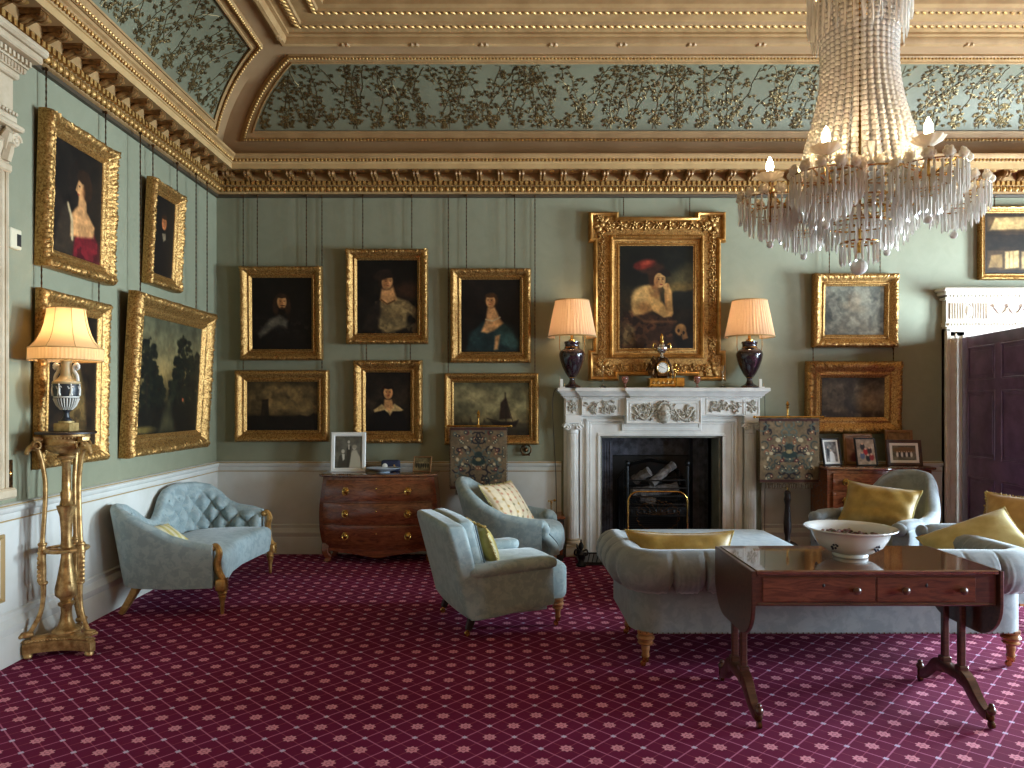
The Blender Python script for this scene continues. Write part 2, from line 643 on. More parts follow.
    t = node(nt, 'ShaderNodeBsdfTransparent'); t.inputs[0].default_value = (.97, .98, .98, 1)
    g = node(nt, 'ShaderNodeBsdfGlossy'); g.inputs['Roughness'].default_value = .02
    mx = node(nt, 'ShaderNodeMixShader'); mx.inputs[0].default_value = .06
    nt.links.new(t.outputs[0], mx.inputs[1]); nt.links.new(g.outputs[0], mx.inputs[2])
    nt.links.new(mx.outputs[0], out.inputs[0])
    M['pane'] = m
    M['relief_gilt'] = simple('gilt_plinth', rgb(206, 178, 120), .4, .4, var=rgb(170, 138, 84), vscale=30)
    M['relief_tan'] = simple('urn_neck_tan', rgb(176, 152, 110), .5)
    M['frame_brown'] = simple('brown_frame_wood', rgb(78, 48, 38), .5, var=rgb(54, 32, 26), vscale=20)
    M['bounce_wall'] = simple('bounce_wall_paint', rgb(226, 180, 116), .7, var=rgb(212, 164, 100), vscale=3)  # ochre picked for the unseen walls to warm the bounced light
    M['modillion'] = simple('bronzed_bracket', rgb(146, 104, 56), .5, .3, var=rgb(104, 72, 36), vscale=30)
    M['rail_dark'] = simple('dark_picture_rail', rgb(66, 54, 38), .5)
XL, XR, YB, YF, ZC = -2.885, 7.5, 7.2, -2.6, 4.78
CAM = Vector((0, 0, 1.5))
FPX, PX, PY = 720.0, 505.0, 403.0


def at(px, py, Y):
    """point of the photograph at depth Y"""
    return Vector(((px - PX) * Y / FPX, Y, 1.5 + (PY - py) * Y / FPX))


def struct(mb, name, mat, parent=None, **k):
    o = mb.build(name, mat, parent, **k)
    o['kind'] = 'structure'
    return o


def wp(wall, a, d, z):
    """a along the wall, d out from the wall"""
    return (XL + d, a, z) if wall == 'L' else (a, YB - d, z)


def run(mb, prof, wall, a0, a1, mat=0):
    """moulding profile [(d,z)] run along a wall"""
    ring0 = [wp(wall, a0, d, z) for d, z in prof]
    ring1 = [wp(wall, a1, d, z) for d, z in prof]
    mb.rings([ring0, ring1], mat=mat)


def loop(mb, prof, mat=0):
    """profile [(p,z)] mitred right round the room"""
    rg = []
    for p, z in prof:
        rg.append([(XL + p, YF + p, z), (XR - p, YF + p, z), (XR - p, YB - p, z), (XL + p, YB - p, z)])
    n = len(rg)
    vs = [q for r in rg for q in r]
    fs = [(i * 4 + k, i * 4 + (k + 1) % 4, (i + 1) * 4 + (k + 1) % 4, (i + 1) * 4 + k) for i in range(n - 1) for k in range(4)]
    mb.add(vs, fs, mat)


WINDOWS = [(.2, 1.2), (2.7, 3.6), (5.1, 6.1)]
WZ0, WZ1 = .45, 2.75


def build_room():
    m = MB(); m.span(XL - .2, XR + .2, YF - .2, YB + .9, -.06, 0)
    struct(m, 'floor', M['carpet'])
    # back wall with fireplace and door openings
    m = MB()
    T = .2
    for x0, x1, z0, z1 in ((XL - .2, .9, 0, ZC), (.9, 2.22, 1.22, ZC), (2.22, 4.56, 0, ZC), (4.56, 5.56, 2.17, ZC), (5.56, XR + .2, 0, ZC)):
        m.span(x0, x1, YB, YB + T, z0, z1)
    struct(m, 'wall_back', M['silk'])
    m = MB(); m.span(XL - .2, XL, YF - .2, YB, 0, ZC); struct(m, 'wall_left', M['silk'])
    m = MB(); m.span(XL, XR, YF - .2, YF, 0, ZC); struct(m, 'wall_front', M['bounce_wall'])
    m = MB()
    ys = [YF] + [v for w in WINDOWS for v in w] + [YB]
    for i in range(0, len(ys), 2):
        m.span(XR, XR + .2, ys[i], ys[i + 1], 0, ZC)
    for a, b in WINDOWS:
        m.span(XR, XR + .2, a, b, 0, WZ0); m.span(XR, XR + .2, a, b, WZ1, ZC)
    struct(m, 'wall_right', M['bounce_wall'])
    for i, (a, b) in enumerate(WINDOWS):
        m = MB()
        for y in (a + .03, b - .03, (a + b) / 2):
            m.span(XR + .08, XR + .13, y - .03, y + .03, WZ0, WZ1)
        for k in range(6):
            z = WZ0 + .03 + (WZ1 - WZ0 - .06) * k / 5
            m.span(XR + .08, XR + .13, a, b, z - .025, z + .025)
        m.span(XR - .03, XR + .08, a - .02, b + .02, WZ0 - .04, WZ0)
        w = struct(m, 'window_%d' % (i + 1), M['white'])
        g = MB(); g.span(XR + .1, XR + .105, a + .03, b - .03, WZ0 + .03, WZ1 - .03)
        struct(g, 'window_pane', M['pane'], w)
    # lobby behind the open door
    m = MB()
    m.span(4.4, 4.5, YB + T, YB + 1.6, 0, 2.6); m.span(5.7, 5.8, YB + T, YB + 1.6, 0, 2.6)
    m.span(4.4, 5.8, YB + 1.6, YB + 1.7, 0, 2.6); m.span(4.4, 5.8, YB + T, YB + 1.7, 2.6, 2.7)
    m.span(4.4, 5.8, YB + .9, YB + 1.7, -.06, 0)
    struct(m, 'wall_lobby', M['dado'])
    # ceiling field
    m = MB(); m.span(XL - .2, XR + .2, YF - .2, YB + .2, ZC, ZC + .1); struct(m, 'ceiling', M['ceil'])
    build_dado(); build_cornice(); build_cove(); build_ceiling_trim(); build_doorcase(); build_pilaster()


RAIL = [(0, .815), (.022, .815), (.026, .82), (.022, .828), (.026, .835), (.026, .862), (.034, .868), (.044, .885), (.046, .898), (.036, .905), (.034, .915), (.024, .92), (0, .92)]
SKIRT = [(0, 0), (.055, 0), (.055, .165), (.05, .172), (.054, .18), (.054, .215), (.045, .222), (.04, .24), (.028, .255), (.03, .285), (.02, .295), (0, .295)]


def panel_mould(m, wall, a0, a1, z0, z1, d0, w=.03):
    pr = [(0, 0), (.006, .012), (.014, .014), (.02, .008), (w, 0)]
    rg = []
    for t, h in pr:
        rg.append([wp(wall, a0 + t, d0 + h, z0 + t), wp(wall, a1 - t, d0 + h, z0 + t), wp(wall, a1 - t, d0 + h, z1 - t), wp(wall, a0 + t, d0 + h, z1 - t)])
    n = len(rg)
    vs = [q for r in rg for q in r]
    fs = [(i * 4 + k, i * 4 + (k + 1) % 4, (i + 1) * 4 + (k + 1) % 4, (i + 1) * 4 + k) for i in range(n - 1) for k in range(4)]
    m.add(vs, fs)


def build_dado():
    backs = [(XL, .56), (2.56, 4.36)]
    m = MB()
    m.span(XL, XL + .018, YF, YB, 0, .86)
    for a, b in backs:
        m.span(a, b, YB - .018, YB, 0, .86)
    struct(m, 'trim_1', M['dado'])
    m = MB()
    run(m, RAIL, 'L', YF, YB)
    for a, b in backs:
        run(m, RAIL, 'B', a, b)
    struct(m, 'trim_2', M['dado'])
    m = MB(); run(m, SKIRT, 'L', YF, YB); struct(m, 'baseboard_left', M['dado'])
    m = MB()
    for a, b in backs:
        run(m, SKIRT, 'B', a, b)
    struct(m, 'baseboard_back', M['dado'])
    m = MB()
    for a, b in ((1.2, 3.1), (3.3, 4.12)):
        panel_mould(m, 'L', a, b, .36, .75, .018)
    # thin gilt fillets on the rail
    for z, d in ((.822, .022), (.91, .034)):
        run(m, [(d - .01, z - .004), (d + .005, z - .004), (d + .005, z + .004), (d - .01, z + .004)], 'L', YF, YB)
        for a, b in backs:
            run(m, [(d - .01, z - .004), (d + .005, z - .004), (d + .005, z + .004), (d - .01, z + .004)], 'B', a, b)
    struct(m, 'trim_3', M['dado_gilt'])


def build_cornice():
    m = MB()
    loop(m, [(0, 3.55), (.03, 3.552), (.034, 3.575), (.02, 3.58)], 1)                     # dark picture rail
    loop(m, [(.02, 3.58), (.04, 3.59), (.045, 3.60), (.05, 3.645), (.066, 3.65), (.07, 3.655), (.07, 3.69), (.095, 3.695), (.095, 3.765)], 0)
    loop(m, [(.095, 3.765), (.245, 3.765)], 0)
    loop(m, [(.245, 3.765), (.245, 3.815), (.255, 3.82), (.255, 3.828)], 2)
    loop(m, [(.255, 3.828), (.262, 3.845), (.275, 3.85), (.28, 3.862), (.298, 3.872), (.302, 3.885), (.302, 3.892), (.05, 3.892)], 0)
    struct(m, 'trim_4', [M['plaster'], M['rail_dark'], M['cream']])
    for wall, a0, a1, nm in (('L', 1.5, YB, 'trim_5'), ('B', XL, XR, 'trim_6')):
        m = MB()
        lim = lambda a, p: (a < (YB - p)) if wall == 'L' else (XL + p < a < XR - p)

        def bx(a, w, d0, d1, z0, z1, bev=0.0, mat=0):
            if not lim(a - w / 2 if wall == 'B' else a + w / 2, d0):
                return
            if wall == 'L':
                m.span(XL + d0, XL + d1, a - w / 2, a + w / 2, z0, z1, bev, mat)
            else:
                m.span(a - w / 2, a + w / 2, YB - d1, YB - d0, z0, z1, bev, mat)
        n = int((a1 - a0) / .062)
        for i in range(n):                                                                 # egg row
            a = a1 - .031 - i * .062 if wall == 'L' else a0 + .08 + i * .062
            if lim(a, .07):
                m.ball(wp(wall, a, .056, 3.62), (.025, .025, .027), 8, 6, mat=1)
                bx(a + .031, .009, .05, .072, 3.597, 3.645, mat=1)
        n = int((a1 - a0) / .05)
        for i in range(n):                                                                 # dentils
            a = a1 - .05 - i * .05 if wall == 'L' else a0 + .1 + i * .05
            bx(a, .028, .068, .1, 3.652, 3.69, 0, 1)
        n = int((a1 - a0) / .205)
        for i in range(n + 1):                                                             # scrolled modillions
            a = a1 - .17 - i * .205 if wall == 'L' else a0 + .17 + i * .205
            if not lim(a, .15):
                continue
            bx(a, .06, .09, .222, 3.735, 3.765, 0, 2)
            bx(a, .075, .09, .23, 3.757, 3.765, 0, 2)
            pts = catmull([(.218, 3.744), (.222, 3.726), (.2, 3.716), (.17, 3.728), (.14, 3.72), (.115, 3.706), (.095, 3.7)], 3)
            for off in (-.016, .016):
                m.tube([wp(wall, a + off, p.x, p.y) for p in [Vector((q[0], q[1])) for q in [(v.x, v.y) for v in [Vector((t[0], t[1], 0)) for t in pts]]]], .018, 6, mat=2)
            for q in ((.2, 3.73), (.115, 3.715)):
                m.ball(wp(wall, a, *q), (.034 if wall == 'B' else .02, .02 if wall == 'B' else .034, .02), 8, 6, mat=2)
            # coffer rosette between the brackets
            a2 = a + (-.1025 if wall == 'L' else .1025)
            if lim(a2, .18):
                m.ball(wp(wall, a2, .17, 3.764), (.03, .03, .012), 8, 4, mat=1)
        n = int((a1 - a0) / .036)
        for i in range(n):                                                                 # rope bead at the top
            a = a1 - .26 - i * .036 if wall == 'L' else a0 + .26 + i * .036
            if lim(a, .262):
                m.ball(wp(wall, a, .268, 3.843), (.014, .014, .018), 6, 4, mat=1)
        struct(m, nm, [M['plaster'], M['gilt_plaster'], M['modillion']])


CA, CB, CZ, CP = .88, .735, 3.89, .95


def cove_pt(phi, e=0.0):
    p, z = CP - CA * math.cos(phi), CZ + CB * math.sin(phi)
    nx, nz = CB * math.cos(phi), -CA * math.sin(phi)
    l = math.hypot(nx, nz)
    return p + e * nx / l, z + e * nz / l


def cove_S(wall, f, m, phi, e):
    """f 0..1 along the panel, m end inset beyond the mitre"""
    p, z = cove_pt(phi, e)
    if wall == 'B':
        x0, x1 = XL + p + m, XR - p - m
        return Vector((x0 + (x1 - x0) * f, YB - p, z))
    y0, y1 = YF + p + m, YB - p - m
    return Vector((XL + p, y0 + (y1 - y0) * f, z))


def build_cove():
    m = MB()
    prof = [(.06, 3.892)] + [cove_pt(math.radians(a)) for a in range(0, 91, 5)]
    loop(m, prof)
    # mitre rib
    struct(m, 'trim_7', M['ceil'])
    f0, f1 = math.radians(14.7), math.radians(79)
    for wall, nm in (('B', 'trim_8'), ('L', 'trim_9')):
        m = MB()

        def border(ins, e):
            a, b, mm = f0 + ins / .8, f1 - ins / .85, .17 + ins
            pts = []
            N = 16
            for i in range(N):
                pts.append(cove_S(wall, i / N, mm, a, e))
            for i in range(N):
                pts.append(cove_S(wall, 1, mm, a + (b - a) * i / N, e))
            for i in range(N):
                pts.append(cove_S(wall, 1 - i / N, mm, b, e))
            for i in range(N):
                pts.append(cove_S(wall, 0, mm, b - (b - a) * i / N, e))
            return pts
        m.rings([border(i, e) for i, e in ((0, 0), (0, .022), (.008, .03), (.03, .03), (.034, .012), (.085, .012), (.09, .024), (.105, .024), (.11, 0))], cap0=False, cap1=False)
        a, b = f0 + .018 / .8, f1 - .018 / .85
        Ltot = (XR - XL if wall == 'B' else YB - YF) - 1
        nb = int(Ltot / .034)
        for ph in (a, b):
            for i in range(nb):
                m.ball(cove_S(wall, (i + .5) / nb, .19, ph, .032), .0125, 6, 4, mat=1)
        for i in range(34):
            for fe in (0, 1):
                m.ball(cove_S(wall, fe, .19, a + (b - a) * i / 33, .032), .0125, 6, 4, mat=1)
        ga, gb, gm = f0 + .108 / .8, f1 - .108 / .85, .278
        m.grid(lambda i, j: cove_S(wall, i, gm, ga + (gb - ga) * j, .004), 12, 18, mat=2, flip=(wall == 'B'))
        struct(m, nm, [M['plaster'], M['gilt_plaster'], M['cove_green']])
        # gilded vine relief
        v = MB()
        rr = random.Random(5 if wall == 'B' else 6)
        L = (XR - XL if wall == 'B' else YB - YF)

        def S(u, t, e):      # u metres along, t 0..1 up the panel
            ph = ga + (gb - ga) * t
            p, z = cove_pt(ph, e)
            return Vector((XL + u, YB - p, z)) if wall == 'B' else Vector((XL + p, YB - u, z))
        H = .82

        def inside(u, t):
            if not .02 < t < .97:
                return False
            p, _ = cove_pt(ga + (gb - ga) * t)
            return p + gm + .03 < u < L - p - gm - .03

        def leaf(u, t, ang, l):
            if not inside(u, t) or not inside(u + math.cos(ang) * l, t + math.sin(ang) * l / H):
                return
            ca, sa = math.cos(ang), math.sin(ang)

            def q(a, b, e):
                return S(u + a * ca - b * sa, t + (a * sa + b * ca) / H, e)
            w = l * .4
            tl = rr.uniform(.003, .006)
            v.add([q(0, 0, .008), q(l * .35, w, .008 + tl), q(l, 0, .008), q(l * .35, -w, .018 - tl), q(l * .4, 0, .013)], [(0, 1, 4), (1, 2, 4), (2, 3, 4), (3, 0, 4)] if wall == 'L' else [(1, 0, 4), (2, 1, 4), (3, 2, 4), (0, 3, 4)])

        def stem(pts):
            pts = [p for p in pts if inside(*p)]
            if len(pts) > 1:
                v.tube([S(a, b, .006) for a, b in pts], .0028, 4)
        occ = set()

        def ivy(u, t, ang, l, force=False):
            c = (int(u / .036), int(t * H / .036))
            if c in occ and not force:
                return
            occ.add(c)
            l *= .92
            leaf(u, t, ang, l * .95)
            for sd in (-1, 1):
                leaf(u, t, ang + sd * 1.0, l * .66)
        u = .3
        k = 0
        while u < L - .3:
            for i in range(9):                                       # bushy tuft at the foot
                an = PI / 2 + rr.uniform(-1.4, 1.4)
                ivy(u + rr.uniform(-.06, .06), .03 + rr.random() * .17, an, rr.uniform(.046, .06))
            for dr in ((-1, 1, .3) if k % 2 else (-1, 1)):                # climbing stems with side leaves
                pts = []
                uu, tt, an = u + dr * .02, .03, PI / 2 + dr * rr.uniform(.1, .5)
                for s in range(19):
                    pts.append((uu, tt))
                    an += rr.uniform(-.35, .35) - .25 * (an - PI / 2 - .25 * dr)
                    an = max(.8, min(PI - .8, an))
                    uu += math.cos(an) * .052; tt += math.sin(an) * .052 / H
                    for sd in (-1, 1):
                        if rr.random() < .58 - .1 * tt:
                            b = an + sd * rr.uniform(.7, 1.2)
                            q = rr.uniform(.02, .06)
                            pu, pt_ = uu + math.cos(b) * q, tt + math.sin(b) * q / H
                            stem([(uu, tt), (pu, pt_)])
                            ivy(pu, pt_, b + rr.uniform(-.4, .4), rr.uniform(.034, .05))
                stem(pts)
            u += .225
            k += 1
        cells = [(int(a), b) for a in range(int(.3 / .036), int((L - .3) / .036)) for b in range(1, int(H / .036))]
        for a, b in cells:                                           # side shoots fill the gaps evenly
            if (a, b) in occ or rr.random() > .13:
                continue
            if sum((a + i, b + j) in occ for i in (-1, 0, 1) for j in (-1, 0, 1)) >= 1:
                pu, pt_ = (a + rr.random()) * .036, (b + rr.random()) * .036 / H
                stem([(pu - rr.uniform(-.03, .03), pt_ - .05), (pu, pt_)])
                ivy(pu, pt_, PI / 2 + rr.uniform(-1.3, 1.3), rr.uniform(.034, .046))
        struct(v, 'trim_10' if wall == 'B' else 'trim_11', M['leaf'], sharp=10)


def build_ceiling_trim():
    m = MB()
    loop(m, [(.95, 4.625), (.935, 4.605), (.96, 4.59), (.985, 4.6), (1.0, 4.63), (1.0, 4.655), (1.03, 4.66), (1.03, 4.68), (1.09, 4.685), (1.1, 4.67), (1.17, 4.67), (1.18, 4.69), (1.3, 4.695), (1.31, 4.68), (1.36, 4.68), (1.37, 4.70), (1.42, 4.705), (1.43, 4.74), (1.47, 4.745), (1.48, 4.80)])
    # leaf guilloche and rope
    for wall in 'BL':
        a0, a1 = (XL, XR) if wall == 'B' else (1.0, YB)
        n = int((a1 - a0) / .06)
        for i in range(n):
            a = a0 + i * .06
            for p, z, r, st in ((1.135, 4.668, .022, 1), (1.335, 4.676, .02, 1)):
                if (wall == 'B' and XL + p < a < XR - p) or (wall == 'L' and a < YB - p):
                    rot = Matrix.Rotation(.7 if wall == 'B' else .9, 3, 'Z')
                    m.ball(wp(wall, a, p, z), (r * 1.5, r * .7, .012), 6, 4, rot, mat=1)
        n = int((a1 - a0) / .6)
        for i in range(n):
            a = a0 + .3 + i * .6
            if (wall == 'B' and XL + 1 < a < XR - 1) or (wall == 'L' and a < YB - 1):
                for s in (-1, 1):
                    m.ball(wp(wall, a + s * .02, .965, 4.6), (.03, .03, .02), 6, 4, Matrix.Rotation(s * .6, 3, 'Z'))
    struct(m, 'trim_12', [M['plaster'], M['gilt_plaster']])
    # compartment ribs of the flat ceiling
    m = MB()
    for x in (.55, 3.0):
        m.span(x - .09, x + .09, YF + 1.4, YB - 1.47, 4.72, ZC, .02)
        for k in range(90):
            y = YB - 1.5 - k * .07
            m.ball((x, y, 4.72), (.045, .025, .014), 6, 4, Matrix.Rotation(.6, 3, 'Z'), mat=1)
    for x0, x1 in ((XL + 1.6, .36), (.74, 2.8), (3.2, XR - 1.6)):
        pr = [(0, 0), (.01, .03), (.03, .035), (.05, .02), (.08, .03), (.1, 0)]
        rg = [[(x0 + t, YB - 1.6 - t, ZC - h), (x1 - t, YB - 1.6 - t, ZC - h), (x1 - t, 2.5 + t, ZC - h), (x0 + t, 2.5 + t, ZC - h)] for t, h in pr]
        m.rings(rg, cap0=False, cap1=False)
    struct(m, 'trim_13', [M['plaster'], M['gilt_plaster']])


def build_doorcase():
    m = MB()
    xa, xb = 4.36, 4.56
    for x0, x1, s in ((xa, xb, 1), (5.56, 5.76, -1)):
        m.span(x0, x1, YB - .06, YB, 0, 2.24, .006)
        e0, e1 = (x0, x0 + .05) if s > 0 else (x1 - .05, x1)
        m.span(e0, e1, YB - .085, YB, 0, 2.24, .01)
        i0, i1 = (x1 - .035, x1) if s > 0 else (x0, x0 + .035)
        m.span(i0, i1, YB - .075, YB + .2, 0, 2.17, .008)
        c = (x0 + x1) / 2
        for k in range(30):
            m.ball((c + .01, YB - .062, .2 + k * .068), (.012, .008, .024), 6, 4)
    m.span(xa, 5.76, YB - .06, YB, 2.16, 2.24, .006)
    m.span(xa, 5.76, YB - .085, YB, 2.205, 2.255, .008)
    for k in range(46):
        m.ball((xa + .03 + k * .03, YB - .088, 2.275), (.011, .012, .016), 6, 4)
    m.span(xa - .0, 5.76, YB - .075, YB, 2.255, 2.3)
    m.span(xa + .01, 5.75, YB - .07, YB, 2.3, 2.52)
    for x0 in (xa + .04, xa + .27, 5.3, 5.53):                      # flutes either side of oval paterae
        for k in range(6):
            m.span(x0 + k * .026, x0 + .014 + k * .026, YB - .082, YB - .06, 2.33, 2.49, .005)
    m.ball((xa + .225, YB - .07, 2.41), (.028, .016, .062), 12, 8)
    m.tube([(xa + .225 + .04 * math.cos(t), YB - .072, 2.41 + .078 * math.sin(t)) for t in [2 * PI * k / 20 for k in range(20)]], .007, 5, closed=True)
    for s in range(5):                                               # husk swags along the frieze
        cx = xa + .55 + s * .14
        m.tube([(cx - .07 + .14 * t, YB - .074, 2.46 - .08 * math.sin(PI * t)) for t in [k / 8 for k in range(9)]], .009, 5)
        m.ball((cx - .07, YB - .075, 2.46), .02, 6, 5)
    m.span(xa - .02, 5.78, YB - .1, YB, 2.52, 2.545, .006)
    for k in range(40):
        m.span(xa - .01 + k * .036, xa + .01 + k * .036, YB - .118, YB - .09, 2.545, 2.563)
    m.span(xa - .05, 5.81, YB - .15, YB, 2.565, 2.6, .01)
    m.span(xa - .075, 5.835, YB - .18, YB, 2.6, 2.63, .012)
    struct(m, 'trim_14', M['white_trim'])
    # the open door
    hx, hy, ex, ey = 4.545, 7.11, 4.385, 5.84
    W = math.hypot(ex - hx, ey - hy)
    ang = math.atan2(ey - hy, ex - hx)
    d = MB()
    d.span(0, W, -.02, .02, .01, 2.145)
    for s in (-1, 1):
        for x0, x1 in ((0, .11), (W / 2 - .05, W / 2 + .05), (W - .11, W)):
            d.span(x0, x1, s * .02, s * .03, .01, 2.145, .004)
        for z0, z1 in ((.01, .23), (.8, .98), (1.62, 1.72), (2.04, 2.145)):
            d.span(.11, W - .11, s * .02, s * .0299, z0, z1, .004)
        for x0, x1 in ((.11, W / 2 - .05), (W / 2 + .05, W - .11)):
            for z0, z1 in ((.23, .8), (.98, 1.62), (1.72, 2.04)):
                d.span(x0 + .045, x1 - .045, s * .02, s * .028, z0 + .045, z1 - .045, .007)
                for q in ((x0, x0 + .016, z0, z1), (x1 - .016, x1, z0, z1)):
                    d.span(q[0], q[1], s * .02, s * .034, q[2], q[3], .005)
                for q in ((x0, x1, z0, z0 + .016), (x0, x1, z1 - .016, z1)):
                    d.span(q[0], q[1], s * .02, s * .0335, q[2], q[3], .005)
    o = d.build('door_1', M['door'], None, (hx, hy, 0), (0, 0, ang))
    o['kind'] = 'structure'
    k = MB()
    for s in (-1, 1):
        k.tube([(W - .06, s * .03, 1.0), (W - .06, s * .075, 1.0)], .012, 8)
        k.ball((W - .06, s * .09, 1.0), .03, 10, 8)
        k.span(W - .085, W - .035, s * .0305, s * .036, .93, 1.09, .004)
    k.build('door_handle', M['brass'], o)['kind'] = 'structure'


def build_pilaster():
    """fluted pilaster with a leafy capital and its broken entablature, left wall"""
    y0, y1 = 3.72, 4.075
    yc = (y0 + y1) / 2
    x0 = XL
    m = MB()
    m.span(x0, x0 + .07, y0, y1, .975, 2.83)
    n = 7
    for k in range(n + 1):
        y = y0 + .012 + k * (y1 - y0 - .024) / n
        m.span(x0 + .06, x0 + .084, y - .011, y + .011, .99, 2.82, .008)
    m.span(x0, x0 + .11, y0 - .03, y1 + .03, .96, 1.02, .012)
    m.span(x0, x0 + .095, y0 - .01, y1 + .01, 2.8, 2.85, .01)
    # capital
    m.span(x0, x0 + .085, y0 + .01, y1 - .01, 2.85, 3.04)
    for row, (z, h, r, cnt) in enumerate(((2.86, .1, .03, 4), (2.92, .11, .04, 3))):
        for k in range(cnt):
            y = y0 + (k + .5) * (y1 - y0) / cnt
            m.tube([(x0 + .085, y, z), (x0 + .1, y, z + h * .6), (x0 + .12, y, z + h * .95), (x0 + .135, y, z + h * .8)], [.03, .032, .024, .01], 6)
    for yy, s in ((y0 + .02, -1), (y1 - .02, 1)):
        sp = [(x0 + .1, yy + s * (.035 + (.04 - .003 * t) * math.cos(t)), 2.99 + (.04 - .003 * t) * math.sin(t)) for t in [k * .5 for k in range(24)]]
        m.tube(sp, [.018 - .0005 * k for k in range(24)], 6)
        m.ball((x0 + .1, yy + s * .035, 2.99), .018, 8, 6)
    m.span(x0, x0 + .14, y0 - .05, y1 + .05, 3.04, 3.075, .01)
    m.span(x0, x0 + .12, y0 - .015, y1 + .015, 3.075, 3.12, .01)
    for k in range(14):
        m.ball((x0 + .12, y0 + k * .027, 3.13), .012, 6, 5)
    m.span(x0, x0 + .1, y0, y1, 3.12, 3.33)
    m.ball((x0 + .1, yc, 3.23), (.012, .03, .05), 12, 8)
    m.tube([(x0 + .102, yc + .055 * math.cos(t), 3.23 + .078 * math.sin(t)) for t in [2 * PI * k / 20 for k in range(20)]], .008, 5, closed=True)
    m.span(x0, x0 + .13, y0 - .02, y1 + .02, 3.33, 3.37, .01)
    for k in range(17):
        m.ball((x0 + .14, y0 - .03 + k * .026, 3.39), (.016, .01, .018), 6, 5)
    m.span(x0, x0 + .14, y0 - .03, y1 + .03, 3.37, 3.41, .008)
    for k in range(14):
        m.span(x0 + .14, x0 + .17, y0 - .05 + k * .034, y0 - .032 + k * .034, 3.42, 3.45)
    m.span(x0, x0 + .15, y0 - .06, y1 + .06, 3.41, 3.455)
    m.span(x0, x0 + .21, y0 - .1, y1 + .1, 3.455, 3.5, .008)
    m.span(x0, x0 + .235, y0 - .125, y1 + .125, 3.5, 3.55, .015)
    struct(m, 'trim_15', M['cream_white'])
    t = MB()
    t.span(x0, x0 + .028, 4.16, 4.26, 2.4, 2.52, .006)
    o = thing('thermostat', 'small beige thermostat box on the pale green left wall beside the pilaster', 'thermostat', (0, 0, 0))
    t.build('casing', M['plastic'], o)
    t = MB(); t.span(x0 + .028, x0 + .031, 4.215, 4.25, 2.42, 2.49, .001); t.build('display', M['black'], o)
    o = thing('light_switch', 'dark bronze switch plate on the left wall just above the dado rail', 'switch', (0, 0, 0))
    t = MB(); t.span(x0, x0 + .01, 4.14, 4.21, 1.0, 1.17, .004); t.build('plate', M['bronze'], o)
    t = MB(); t.ball((x0 + .012, 4.175, 1.09), (.012, .01, .014), 8, 6); t.build('toggle', M['brass'], o)
